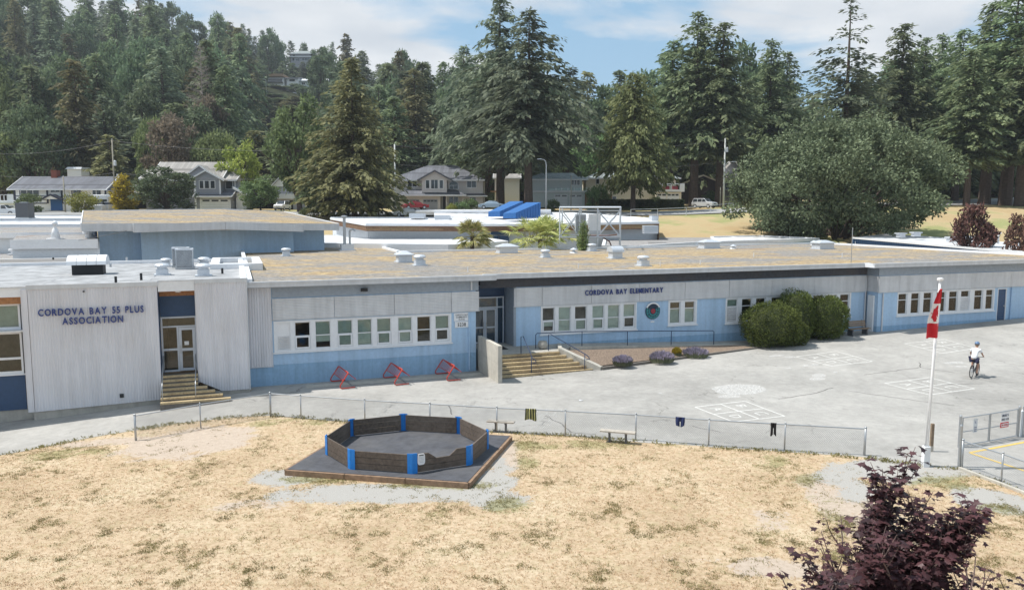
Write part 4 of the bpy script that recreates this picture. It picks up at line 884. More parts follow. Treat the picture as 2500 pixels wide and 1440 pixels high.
mb.build('casing', M['dark_metal'], t); MB().lathe([(.55, 1.9), (.55, 1.97), (.2, 2.0)], 0, 0, 16).build('fan_guard', M['galv'], t)
t2 = thing('roof_ventilator', 'tall white conical ventilator on the strip left of the gymnasium', 'vent', atd(136, 584, 60))
MB().box(-.45, .45, -.45, .45, 0, .08).lathe([(.34, .08), (.2, .75), (.12, .85), (.12, 1.1), (.2, 1.12), (.2, 1.3), (.05, 1.4)], 0, 0, 12).build('cowl', M['white'], t2, True)
t2 = thing('roof_ventilator', 'white mushroom ventilator beside the gymnasium corner', 'vent', atd(218, 581, 61)); MB().lathe([(.3, 0), (.3, .3), (.45, .34), (.45, .5), (.1, .6)], 0, 0, 12).build('cowl', M['white'], t2)
t2 = thing('roof_ventilator', 'squat white ventilator on the low mossy roof behind the metal block', 'vent', onz(36, 622, 5.17)); MB().box(-.4, .4, -.4, .4, 0, .1).lathe([(.25, .1), (.25, .3), (.42, .34), (.42, .46), (.1, .56)], 0, 0, 12).build('cowl', M['white'], t2)
t2 = thing('roof_pipe', 'short white pipe on the low mossy roof behind the metal block', 'pipe', onz(88, 622, 5.17)); MB().lathe([(.08, 0), (.08, .4)], 0, 0, 8).build('pipe', M['white'], t2)
# low white roofs and the far block with timber fascia
flat_roof('white_roof_wing', 'low white membrane roof between gymnasium and courtyard', [(690, 596), (1095, 601), (1172, 598), (1240, 592), (1060, 563), (838, 561), (700, 570)], 5.5, 1.6, 'white_roof', walls='offwhite')
flat_roof('gravel_roof_wing', 'grey gravel roof right of the steel cage', [(1470, 603), (1560, 604), (1700, 594), (1852, 588), (1655, 565), (1478, 572)], 5.25, 1.2, 'roof_grey')
flat_roof('white_roof_wing', 'slim white roof strip behind the mossy roof on the right', [(1745, 593), (1935, 587), (2000, 584), (1850, 577), (1735, 580)], 5.35, .6, 'white_roof')
fb = thing('far_block', 'long white-roofed block with brown timber fascia behind the courtyard', 'building')
fr_px = [(808, 533, 98), (895, 548, 88), (1140, 549, 88), (1300, 549, 88), (1609, 543, 92)]
FRT = [atd(*p) for p in fr_px]; BCK = [atd(1598, 533, 104), atd(1400, 519, 108), atd(1060, 517.5, 110), atd(1060, 532, 99)]
roof_slab('roof', [FRT[0], FRT[1], FRT[2], atd(1140, 533, 98)], .12, M['white_roof'], fb); roof_slab('roof', [(p[0], p[1], p[2] + .02) for p in FRT[2:] + BCK], .12, M['white_roof'], fb)
face('roof_edge', FRT, -.1, .16, .12, M['white'], fb); face('roof_edge', [atd(808, 532, 99), atd(1140, 532.5, 99)], -.12, .3, .12, M['white'], fb)
for k in range(4): face('fascia_plank', FRT, .165 + k * .15, .30 + k * .15, .05 - .008 * (k % 2), M['plank'], fb)
bw = [(p[0], p[1] + 1.2, p[2]) for p in FRT]; face('wall', bw, .7, 3.4, .1, M['offwhite'], fb)
face('wall', [(FRT[-1][0], FRT[-1][1] + .1, FRT[-1][2]), BCK[0]], .3, 3.4, .05, M['plank'], fb)
up = [atd(1015, 516, 108), atd(1345, 514, 107), atd(1345, 511, 122), atd(1015, 512, 122)]
roof_slab('upper_roof', up, .5, M['white_roof'], fb); face('roof_edge', up[:2], -.05, .2, .1, M['white'], fb)
for a, b, c, d_ in ((1000, 1036, 521, 527), (1062, 1098, 526, 541), (1590, 1606, 527, 533)):
    q0, q1 = atd(a, d_, 96), atd(b, c, 96); MB().box(q0[0], q1[0], 95.5, 97.5, q0[2] - .3, q1[2]).build('roof_unit', M['galv_light'], fb)
for a, b, c, d_, m_ in ((1198, 1243, 562, 573, 'navy_panel'), (1203, 1217, 576, 600, 'glass'), (1219, 1243, 576, 600, 'glass')):
    q0, q1 = atd(a, d_, 88.6), atd(b, c, 88.6); wn = MB().box(q0[0] - .1, q1[0] + .1, 88.7, 88.85, q0[2] - .1, q1[2] + .1).build('window', M['alu'], fb); MB().box(q0[0], q1[0], 88.6, 88.69, q0[2], q1[2]).build('pane', M['navy_panel'], wn)
for px0, px1, lab in ((1192, 1277, 'blue metal wedge skylight on the white roof, the left one'), (1228, 1320, 'blue metal wedge skylight on the white roof, the right one')):
    dd = 97 if px0 == 1192 else 93; q = atd(px0, 522 if px0 == 1192 else 526, dd); wd = (px1 - px0) * dd / 1900; h = 1.65
    t = thing('roof_skylight', lab, 'skylight', q, 0, 'blue wedge skylights')
    bs = [(0, 0), (wd * .34, -1.0), (wd, 1.0), (wd * .62, 2.2)]; hs = (.22, .32, 1.55, 1.55)
    MB().hexa([(*p, -.35) for p in bs], [(*p, z) for p, z in zip(bs, hs)]).build('body', M['metal_roof_blue'], t)
    for k in range(9):
        s = (k + .2) / 9; p0, p1 = A_(bs[1]) + (A_(bs[2]) - A_(bs[1])) * s, A_(bs[1]) + (A_(bs[2]) - A_(bs[1])) * (s + .02); z = .32 + 1.23 * s
        MB().hexa([(p0[0], p0[1], -.35), (p0[0] + .03, p0[1] - .06, -.35), (p1[0] + .03, p1[1] - .06, -.35), (p1[0], p1[1], -.35)], [(p0[0], p0[1], z), (p0[0] + .03, p0[1] - .06, z), (p1[0] + .03, p1[1] - .06, z), (p1[0], p1[1], z)]).build('rib', M['metal_roof_blue'], t)
# steel cage round the heat pumps
cg = thing('steel_cage', 'galvanised steel lattice cage standing on the roof behind the palms', 'steel frame', atd(1366, 603, 70))
c0 = A_(atd(1366, 603, 70)); cw_ = (1514 - 1366) * 70 / 1900; ch = (603 - 507) * 70 / 1900; cdp = 4.2
def bar(a, b, r=.05, name='strut'): MB().tube([a, b], r, 4).build(name, M['galv_light'], cg)
xs_ = [0, cw_ * .33, cw_ * .62, cw_]
for y_ in (0, cdp):
    for x_ in xs_: bar((x_ + y_ * .12, y_, 0), (x_ + y_ * .12, y_, ch), .055, 'post')
    bar((y_ * .12, y_, ch), (cw_ + y_ * .12, y_, ch), .09, 'top_beam'); bar((y_ * .12, y_, ch - .3), (cw_ + y_ * .12, y_, ch - .3), .05, 'top_beam')
    for a, b in ((0, 1), (2, 3)): bar((xs_[a] + y_ * .12, y_, .9), (xs_[b] + y_ * .12, y_, ch - .3), .04, 'brace'); bar((xs_[b] + y_ * .12, y_, .9), (xs_[a] + y_ * .12, y_, ch - .3), .04, 'brace')
for x_ in (0, cw_): bar((x_, 0, ch), (x_ + cdp * .12, cdp, ch), .09, 'top_beam'); bar((x_, 0, .9), (x_ + cdp * .12, cdp, ch - .2), .04, 'brace'); bar((x_, 0, .9), (x_ + cdp * .12, cdp, .9), .05, 'deck_beam')
bar((0, 0, .9), (cw_, 0, .9), .07, 'deck_beam'); bar((.5, cdp, .9), (cw_ + .5, cdp, .9), .07, 'deck_beam')
MB().tube([(cw_ * .5, 1, 1.0), (cw_ * .8, .4, 1.0), (cw_ * .95, .2, 1.1)], .07, 6).tube([(cw_ * .7, .2, .9), (cw_ * .82, -.1, .5), (cw_ * .85, -.1, .1)], .06, 6).build('pipework', M['copper'], cg)
for lab, a, b, dy, wh in (('louvred grey heat pump in the steel cage', .28, .46, 1.4, 'galv_light'), ('tall white heat pump in the middle of the steel cage', .50, .70, 1.2, 'white')):
    t = thing('heat_pump', lab, 'heat pump', tuple(c0 + A_([cw_ * a, dy, .98])), 0, 'heat pumps in the cage'); wd = cw_ * (b - a)
    MB().box(0, wd, 0, .8, 0, 1.95).build('casing', M[wh], t, bevel=.02)
    mb = MB()
    for k in range(16 if wh != 'white' else 3): mb.box(.06, wd - .06, -.02, -.002, .15 + k * .11, .2 + k * .11)
    mb.build('louver', M['dark_metal'] if wh != 'white' else M['galv'], t)
t = thing('roof_louver_box', 'grey louvred intake box on the roof right of the steel cage', 'vent', atd(1573, 566, 84)); mb = MB().box(0, 1.5, 0, 1.2, -.2, .65)
for k in range(5): mb.box(-.04, 1.54, -.05, 1.25, .0 + k * .14, .05 + k * .14)
mb.build('casing', M['galv_light'], t)
# blue-edged low building at the right edge
pb_ = thing('portable_building', 'low white-roofed building with navy ribbed edge at the far right', 'building'); PQ = [atd(2082, 580, 88), atd(2560, 622, 64), atd(2560, 600, 76), atd(2158, 571, 97)]
roof_slab('roof', PQ, .12, M['white_roof'], pb_); face('roof_edge', PQ[:2], -.06, .12, .1, M['white'], pb_); face('roof_edge', PQ[2:], -.06, .12, .1, M['white'], pb_); MB().prism([(p[0], p[1] + .2) for p in PQ], 1.0, [p[2] - .13 for p in PQ]).build('wall', M['navy_panel'], pb_)
q0, q1 = PQ[0], PQ[1]; n_ = 70; mb = MB()
for k in range(n_):
    a = li(q0, q1, k / n_); b = li(q0, q1, (k + .6) / n_); mb.hexa([(a[0] - .05, a[1] - .1, 3.6), (b[0] - .05, b[1] - .1, 3.6), (b[0], b[1], 3.6), (a[0], a[1], 3.6)], [(a[0] - .05, a[1] - .1, a[2] - .13), (b[0] - .05, b[1] - .1, b[2] - .13), (b[0], b[1], b[2] - .13), (a[0], a[1], a[2] - .13)])
mb.build('ribbed_edge', M['navy_panel'], pb_)
for k, (px, py) in enumerate(((2199, 577), (2236, 575), (2323, 587), (2362, 585), (2472, 598))):
    p = atd(px, py, 88 - (px - 2158) * .045); z = p[2] - .1; MB().box(p[0] - .35, p[0] + .35, p[1] - .35, p[1] + .35, z, z + .35).box(p[0] - .48, p[0] + .48, p[1] - .48, p[1] + .48, z + .351, z + .48).build('roof_vent', M['galv_light'], pb_)
for px, py in ((2424, 590), (2437, 590)):
    p = atd(px, py, 76); z = p[2]; MB().tube([(p[0], p[1], z - .2), (p[0], p[1], z + .75), (p[0] + .08, p[1], z + .88), (p[0] + .22, p[1], z + .8)], .09, 8).build('gooseneck_pipe', M['white'], pb_)
# ------------------------------------------------------------------ bicycle racks
def rack(label, L_, R_):
    a = A_(onz(*L_, 0)); b = A_(onz(*R_, 0)); ax = (b - a)[:2]; ln = np.linalg.norm(ax); t = thing('bike_rack', label, 'bike rack', (a[0], a[1], ground(a[0], a[1]) + .02), math.atan2(ax[1], ax[0]) + math.pi / 2, 'red bike racks')
    # local: -y runs from the wall end to the near end, +x to the right
    def side(y): return [(.74, y, .03), (.10, y, .03), (.02, y, .06), (.0, y, .14), (.03, y, .22), (.38, y, .72)]
    path = side(-ln) + [(.42, -ln, .77), (.42, -ln + .05, .79), (.42, -.05, .79), (.42, 0, .77)] + side(0)[::-1]
    MB().tube(path, .03, 8).build('frame_tube', M['red'], t, True)
    MB().tube([(.74, -ln, .02), (.74, 0, .02)], .02, 6).build('ground_bar', M['galv'], t)
    for x, z in ((.19, .40), (.80, .43)): MB().tube([(x, -ln + .02, z), (x, -.02, z)], .016, 6).build('lower_rail', M['red'], t)
    for k in range(8):
        y = -ln * (k + .6) / 8.2; MB().tube([(.19, y, .40), (.42, y, .78), (.80, y, .43)], .013, 6).build('bar', M['red'], t)
rack('red tube bike rack nearest the corrugated block', (807.6, 933), (830.6, 951)); rack('red tube bike rack in the middle of the three', (936, 924), (963.5, 942)); rack('red tube bike rack nearest the concrete wall', (1063, 914.5), (1091, 931.5))
# ------------------------------------------------------------------ chain link
def link_panel(parent, a, b, h0, h1, pitch=.068, r=.0019):
    """diamond mesh of crossing wires between two posts"""
    a = A_(a, float); b = A_(b, float); d = b - a; ln = np.linalg.norm(d[:2]); ux = d / ln; H_ = h1 - h0; mb = MB(); n = int((ln + H_) / pitch); nn = A_([-ux[1], ux[0], 0]) * r
    for s in (1, -1):
        for k in range(n + 1):
            o = k * pitch - (H_ if s == 1 else 0)
            # wire runs from (o,0) to (o+s*H,H) clipped to 0..ln
            t0, t1 = 0.0, H_
            if s == 1: t0 = max(t0, -o); t1 = min(t1, ln - o)
            else: t0 = max(t0, o - ln); t1 = min(t1, o)
            if t1 - t0 < .02: continue
            p = a + ux * (o + s * t0) + A_([0, 0, h0 + t0]); q = a + ux * (o + s * t1) + A_([0, 0, h0 + t1])
            w_ = (ux * -s + A_([0, 0, 1])) / 1.414 * r
            mb.quad(tuple(p - w_ - nn * s), tuple(q - w_ - nn * s), tuple(q + w_ - nn * s), tuple(p + w_ - nn * s)); mb.quad(tuple(p + nn * s), tuple(q + nn * s), tuple(q + w_ * 2), tuple(p + w_ * 2))
    return mb.build('wire_mesh', M['galv'], parent)
def chain_fence(label, pts, h, parent=None, extra=(), bottom=False):
    """posts at these ground points, rail and mesh between them"""
    P = [A_([*p, ground(*p) + .01]) for p in pts]; t = thing('chain_link_fence', label, 'fence', tuple(P[0])); o = P[0]
    for k, p in enumerate(P):
        q = p - o; r = .042 if k in (0, len(P) - 1) or k in extra else .028
        MB().tube([tuple(q - [0, 0, .1]), tuple(q + [0, 0, h + .04])], r, 8).lathe([(r + .008, q[2] + h + .03), (r + .008, q[2] + h + .06), (.01, q[2] + h + .09)], q[0], q[1], 8).build('post', M['galv'], t, True)
    MB().tube([tuple(p - o + [0, 0, h]) for p in P], .023, 8).build('top_rail', M['galv'], t)
    if bottom: MB().tube([tuple(p - o + [0, 0, .03]) for p in P], .02, 8).build('bottom_rail', M['galv'], t)
    for a, b in zip(P, P[1:]): link_panel(t, a - o, b - o, .02, h - .01)
    return t
fp = [(331, 1062), (490, 1038), (661, 1016), (735, 1022), (891, 1034), (1050, 1044), (1213, 1055), (1380, 1064), (1552, 1074), (1730, 1088), (1915, 1100), (2110, 1112)]
FPTS = [onz(px, py, 0)[:2] for px, py in fp]
chain_fence('long low chain link fence between dry field and asphalt yard', FPTS, .98, extra=(2,))
# ------------------------------------------------------------------ gaga pit
M['rubber'] = surf('dark_rubber_mat', (.075, .077, .088), .9, var=.25, scale=3, dirt=((.14, .135, .13), .5), bmp=.3, bscale=80)
M['pit_wood'] = surf('weathered_dark_plank', (.105, .082, .066), .85, var=.35, scale=9, bmp=.5, bscale=25, dirt=((.19, .155, .13), .6))
M['pit_edge'] = surf('timber_edging', (.26, .17, .11), .85, var=.3, scale=6)
M['pit_post'] = surf('bright_blue_post', (.012, .19, .58), .45, var=.1)
A0, B0, C0 = (A_(onz(*p, .2)) for p in ((697, 1145), (1144, 1177), (1248, 1063))); D0 = A0 + C0 - B0; pc = (A0 + C0) / 2
pt = thing('rubber_platform', 'square dark rubber platform edged with timber under the octagonal pit', 'platform', (pc[0], pc[1], 0))
sq = [q - pc for q in (A0, B0, C0, D0)]
MB().prism([(q[0] * .985, q[1] * .985) for q in sq], 0, .2).build('mat', M['rubber'], pt)
for a, b in zip(sq, sq[1:] + sq[:1]):
    for k in range(3):
        p0, p1 = a + (b - a) * (k / 3 + .002), a + (b - a) * ((k + 1) / 3 - .002); n_ = A_([(b - a)[1], -(b - a)[0], 0]); n_ = n_ / np.linalg.norm(n_) * .05
        MB().hexa([(*(p0 - n_)[:2], -.05), (*(p1 - n_)[:2], -.05), (*(p1 + n_)[:2], -.05), (*(p0 + n_)[:2], -.05)], [(*(p0 - n_)[:2], .185), (*(p1 - n_)[:2], .185), (*(p1 + n_)[:2], .185), (*(p0 + n_)[:2], .185)]).build('edge_timber', M['pit_edge'], pt)
oc = [A_(onz(px, py, .2)) for px, py in ((797, 1108), (857, 1144.6), (1007, 1156), (1148, 1134), (1191, 1094), (1121, 1059), (985, 1051), (857, 1065))]
oc_c = sum(oc) / 8
gp = thing('gaga_pit', 'octagonal dark wooden gaga ball pit with bright blue corner posts', 'gaga pit', (oc_c[0], oc_c[1], .2))
oc = [q - oc_c for q in oc]; WH = .66; NP = 3; gap = .014; phh = (WH - .04) / NP
for k in range(8):
    a, b = oc[k], oc[(k + 1) % 8]; MB().box(a[0] - .028, a[0] + .028, a[1] - .028, a[1] + .028, 0, WH).build('inner_post', M['pit_post'], gp); d = (b - a)[:2]; ln = np.linalg.norm(d); d = d / ln; n_ = A_([d[1], -d[0]])
    P_ = lambda s, y, z: (a[0] + d[0] * s + n_[0] * y, a[1] + d[1] * s + n_[1] * y, z)
    for j in range(NP):
        z0 = .03 + j * phh; z1 = z0 + phh - gap; s0, s1 = .10, ln - .10
        segs = [(s0, s1, s0, s1)]
        if k == 2 and j == NP - 1: segs = [(s0, ln * .40, s0, ln * .27), (ln * .64, s1, ln * .76, s1)]
        for b0_, b1_, t0_, t1_ in segs:
            MB().hexa([P_(b0_, -.022, z0), P_(b1_, -.022, z0), P_(b1_, .022, z0), P_(b0_, .022, z0)], [P_(t0_, -.022, z1), P_(t1_, -.022, z1), P_(t1_, .022, z1), P_(t0_, .022, z1)]).build('plank', M['pit_wood'], gp)
    # corner post: two flat plates folded round the corner
    pr = oc[k - 1]; e = (pr - a)[:2]; e = e / np.linalg.norm(e); m_ = [-(d + e) / np.linalg.norm(d + e) * .05]
    q = m_[0]; mb = MB(); c1_, c2_ = a[:2] + d * .16, a[:2] + e * .16; o1 = A_([d[1], -d[0]]) * .04; o2 = A_([-e[1], e[0]]) * .04
    cc = a[:2] + q * .8
    mb.prism([tuple(c2_ + o2), tuple(cc), tuple(c1_ + o1), tuple(c1_ + o1 * .55), tuple(a[:2] + q * .1), tuple(c2_ + o2 * .55)][::-1], 0.0, WH + .02).build('corner_post', M['pit_post'], gp)
a, b = oc[2], oc[3]; d = (b - a)[:2] / np.linalg.norm((b - a)[:2]); n_ = A_([d[1], -d[0]]); mb = MB(); sg = thing('rules_plaque', 'white rounded rules plaque on the front of the gaga pit', 'sign', (oc_c[0] + a[0], oc_c[1] + a[1], .2), math.atan2(d[1], d[0]))
pts = [(.30 + .13 * math.copysign(abs(math.cos(R(t_))) ** .5, math.cos(R(t_))), .46 + .19 * math.copysign(abs(math.sin(R(t_))) ** .5, math.sin(R(t_)))) for t_ in range(0, 360, 15)]
MB().slab(pts, -.04, -.026).build('plate', M['white'], sg)
for k, w_ in enumerate((.16, .18, .18, .18, .18, .14)): MB().box(.30 - w_ / 2, .30 + w_ / 2, -.0435, -.0405, .58 - k * .045, .588 - k * .045 + (.02 if k == 0 else 0)).build('print_line', M['soffit'] if k else M['black'], sg)
# ------------------------------------------------------------------ benches
M['bench_wood'] = surf('pale_weathered_bench', (.42, .38, .33), .85, var=.2, scale=8)
M['bench_dark'] = surf('brown_bench_slat', (.22, .16, .11), .8, var=.25, scale=8)
def bench(label, a_px, b_px, zt=.46, ov=.35):
    a = A_(onz(*a_px, zt)); b = A_(onz(*b_px, zt)); d = b - a; ln = np.linalg.norm(d); c = (a + b) / 2
    t = thing('bench', label, 'bench', (c[0], c[1], ground(c[0], c[1])), math.atan2(d[1], d[0]), 'backless benches by the fence')
    for k in range(2): MB().box(-ln / 2, ln / 2, -.15 + k * .155, -.005 + k * .155, zt - .05, zt).build('seat_plank', M['bench_wood'], t)
    for s in (-1, 1):
        MB().box(s * (ln / 2 - ov) - .04, s * (ln / 2 - ov) + .04, -.04, .04, -.05, zt - .051).box(s * (ln / 2 - ov) - .03, s * (ln / 2 - ov) + .03, -.14, .14, zt - .09, zt - .0505).build('leg', M['dark_metal'], t)
bench('short backless bench behind the gaga pit', (1190, 1025), (1256, 1029)); bench('long backless bench by the fence in the middle', (1466, 1048), (1551, 1055))
bb = A_(gz(2094, 818)); bt_ = thing('park_bench', 'slatted park bench with backrest by the clipped shrubs', 'bench', (bb[0], bb[1], ground(*bb)), AL)
for k in range(3): MB().box(-.85, .85, -.25 + k * .15, -.13 + k * .15, .42, .46).build('seat_slat', M['bench_dark'], bt_)
for k in range(3): MB().hexa([(-.85, .22 + k * .04, .54 + k * .13), (.85, .22 + k * .04, .54 + k * .13), (.85, .25 + k * .04, .54 + k * .13), (-.85, .25 + k * .04, .54 + k * .13)], [(-.85, .25 + k * .04, .65 + k * .13), (.85, .25 + k * .04, .65 + k * .13), (.85, .28 + k * .04, .65 + k * .13), (-.85, .28 + k * .04, .65 + k * .13)]).build('back_slat', M['bench_dark'], bt_)
for s in (-.6, .6): MB().box(s - .04, s + .04, -.22, .24, -.05, .40).tube([(s, .24, .3), (s, .36, .95)], .03, 4).build('leg', M['dark_metal'], bt_)
# ------------------------------------------------------------------ flagpole and flag
fb_ = A_(gz(2258, 1138)); fz = ground(*fb_); HP = 6.45
fpole = thing('flagpole', 'white flagpole with square white base housing near the gate', 'flagpole', (fb_[0], fb_[1], fz)); lean = .022
MB().tube([(0, 0, 0), (lean * HP, .0, HP)], [.055, .04], 12).build('pole', M['white'], fpole, True)
MB().hexa([(-.11, -.11, -.02), (.11, -.11, -.02), (.11, .11, -.02), (-.11, .11, -.02)], [(-.09, -.1, .72), (.12, -.1, .72), (.12, .1, .72), (-.09, .1, .72)]).build('base_housing', M['white'], fpole, bevel=.015)
MB().lathe([(.09, HP - .02), (.1, HP + .02), (.1, HP + .06), (.03, HP + .08)], lean * HP, 0, 12).build('cap', M['white'], fpole); MB().tube([(-.07, -.05, .72), (-.07, -.05, .82)], .012, 6).build('cleat', M['galv'], fpole)
MB().tube([(.0, -.075, .8), (lean * HP - .06, -.06, HP)], .006, 5).build('halyard', M['white'], fpole)
M['flag_red'] = surf('flag_red', (.52, .018, .028), .75, var=.08, scale=5); M['flag_white'] = surf('flag_white', (.78, .77, .76), .75, var=.04)
flag = thing('flag', 'red and white maple leaf flag hanging limp from the pole', 'flag', (fb_[0], fb_[1], fz))
ZT = CAMZ - (705 - 512) * 26 / 1900 - fz; FH = 1.72
def fl(s, t):                                  # s across the folds 0..1, t down 0..1
    wd = .10 + .38 * min(1, t * 1.6) ** .8; x0 = lean * ZT + .06 - .03 * t
    sag = .17 * s * t; x = x0 - wd * s; y = -.07 + .075 * math.sin(s * 9.5 + 2.2 * t) * (.4 + .6 * t) - .05 * s; return (x, y, ZT - FH * t * (.93 + .07 * s) + .0 - sag * .0 + .12 * (s - .5) * t)
def cloth(name, t0, t1, mat, n=26, m=14):
    V = [fl(i / n, t0 + (t1 - t0) * j / m) for j in range(m + 1) for i in range(n + 1)]; I = np.arange(len(V)).reshape(m + 1, n + 1)
    F_ = np.stack([I[:-1, :-1].ravel(), I[1:, :-1].ravel(), I[1:, 1:].ravel(), I[:-1, 1:].ravel()], 1); return link(name, np_mesh(name, A_(V), F_), mat, flag, True)
cloth('red_band', 0, .30, M['flag_red']); cloth('white_band', .30, .70, M['flag_white']); cloth('red_band', .70, 1, M['flag_red'])
LEAF = [(0, .5), (.08, .36), (.2, .40), (.16, .16), (.30, .28), (.34, .20), (.48, .22), (.42, .08), (.50, .02), (.26, -.18), (.28, -.28), (.02, -.24), (.02, -.48)]
LEAF = LEAF + [(-x, y) for x, y in reversed(LEAF[1:])]
mb = MB()
def leafpt(x, y): p = fl(.48 - y * .62, .5 + x * .36); return (p[0], p[1] - .012, p[2])
for a, b in zip(LEAF, LEAF[1:] + LEAF[:1]):
    for r0, r1 in ((0, .5), (.5, 1)):
        q = [leafpt(a[0] * r1, a[1] * r1), leafpt(b[0] * r1, b[1] * r1), leafpt(b[0] * r0, b[1] * r0), leafpt(a[0] * r0, a[1] * r0)]; mb.quad(*q)
mb.build('maple_leaf', M['flag_red'], flag)
sp_ = A_(gz(2273, 1102)); st = thing('signpost', 'short brown post with pale foot right behind the flagpole', 'post', (*sp_, ground(*sp_)))
MB().box(-.05, .05, -.05, .05, .22, 1.05).build('post', M['bench_dark'], st); MB().box(-.055, .055, -.055, .055, -.05, .219).build('foot', M['conc_light'], st)
# ------------------------------------------------------------------ gate at the right edge
ga, gm, gb = (A_(gz(*p)) for p in ((2341, 1092), (2413, 1080), (2485, 1066)))
gt = thing('chain_link_gate', 'double chain link gate carrying access signs', 'gate', (*ga, ground(*ga)))
def gl(p, z=0): return (p[0] - ga[0], p[1] - ga[1], ground(*p) - ground(*ga) + z)
GH = 1.12
for p, r in ((ga, .05), (gb, .05), (gb + A_([.22, .06]), .05)): MB().tube([gl(p, -.1), gl(p, GH + .08)], r, 10).lathe([(r + .006, gl(p)[2] + GH + .08), (r * .6, gl(p)[2] + GH + .12)], *gl(p)[:2], 10).build('gate_post', M['galv'], gt)
for a, b in ((ga + (gm - ga) * .08, gm - (gm - ga) * .02), (gm + (gb - gm) * .02, gb - (gb - gm) * .06)):
    lf = MB().tube([gl(a, .06), gl(b, .06), gl(b, GH), gl(a, GH), gl(a, .06)], .024, 8).tube([gl(a, .58), gl(b, .58)], .02, 8).build('gate_leaf', M['galv'], gt)
    lp = link_panel(gt, A_(gl(a)), A_(gl(b)), .08, GH - .03); lp.parent = lf
ang = math.atan2((gb - ga)[1], (gb - ga)[0])
def board(label, px, py, w_, h_, mat, lines, name='gate_sign', zc=.7):
    c = A_(gz(px, py)); s = np.dot(c - ga, (gb - ga) / np.linalg.norm(gb - ga)); c = ga + (gb - ga) / np.linalg.norm(gb - ga) * s
    t = thing(name, label, 'sign', (c[0], c[1], ground(*c)), ang); MB().box(-w_ / 2, w_ / 2, -.05, -.035, zc - h_ / 2, zc + h_ / 2).build('sign_board', mat, t)
    for tx, z, h, wd, m_ in lines: glyphs(t, tx, 0, z, h, -.022, wd, m_, .004, .01)
    return t
board('small pale notice on the left gate leaf', 2383, 1088, .22, .52, M['offwhite'], [('L', .86, .08, .06, M['letter']), ('NOTICE', .60, .03, .14, M['letter']), ('FIELD', .54, .03, .12, M['letter']), ('USERS', .68, .03, .14, M['letter'])], zc=.76)
board('white emergency and access sign on the right gate leaf', 2452, 1074, .46, .36, M['white'], [('EMERGENCY &', .93, .09, .38, M['navy']), ('DISTRICT ACCESS', .78, .08, .42, M['navy'])], zc=.9)
rs = board('red no parking sign under the white access sign', 2451, 1074, .46, .2, M['flag_red'], [], zc=.6)
MB().box(-.19, .19, -.056, -.0505, .535, .665).build('sign_panel', M['white'], rs); glyphs(rs, 'NO PARKING', 0, .57, .07, -.028, .34, M['flag_red'], .004, .012)
lf0 = A_(gz(2347, 1145)); lf1 = A_(gz(2444, 1181)); lf2 = A_(gz(2560, 1226))
chain_fence('chain link fence with kerb running from the gate corner toward the camera', [tuple(lf0), tuple(lf1), tuple(lf2)], .98)
pt2 = thing('fence_post', 'tall steel corner post where gate fence and low fence meet', 'post', (lf0[0] - .06, lf0[1] + .05, ground(*lf0))); MB().tube([(0, 0, -.1), (0, 0, 1.5)], .05, 10).lathe([(.056, 1.5), (.03, 1.55)], 0, 0, 10).build('post', M['galv'], pt2)
kb = thing('concrete_kerb', 'pale concrete kerb under the low fence on the right', 'kerb', (*lf0, 0)); d = (lf2 - lf0); n_ = A_([d[1], -d[0]]) / np.linalg.norm(d) * .09
MB().hexa([(*(n_ * 1.6), -.1), (*(d + n_ * 1.6), -.1), (*(d + n_ * .2), -.1), (*(n_ * .2), -.1)], [(*(n_ * 1.6), .09), (*(d + n_ * 1.6), .09), (*(d + n_ * .2), .09), (*(n_ * .2), .09)]).build('kerb_stone', M['conc_light'], kb)
cr = [A_(gz(2492, 1066)), A_(gz(2560, 1050))]; wg = thing('side_wall', 'pale grey panel wall at the right edge beside the gate', 'wall', (*cr[0], ground(*cr[0])))
dd_ = cr[1] - cr[0]; MB().hexa([(0, 0, -.1), (*dd_, -.1), (dd_[0], dd_[1] + .1, -.1), (0, .1, -.1)], [(0, 0, 1.0), (*dd_, 1.9), (dd_[0], dd_[1] + .1, 1.9), (0, .1, 1.0)]).build('panel', M['offwhite'], wg)
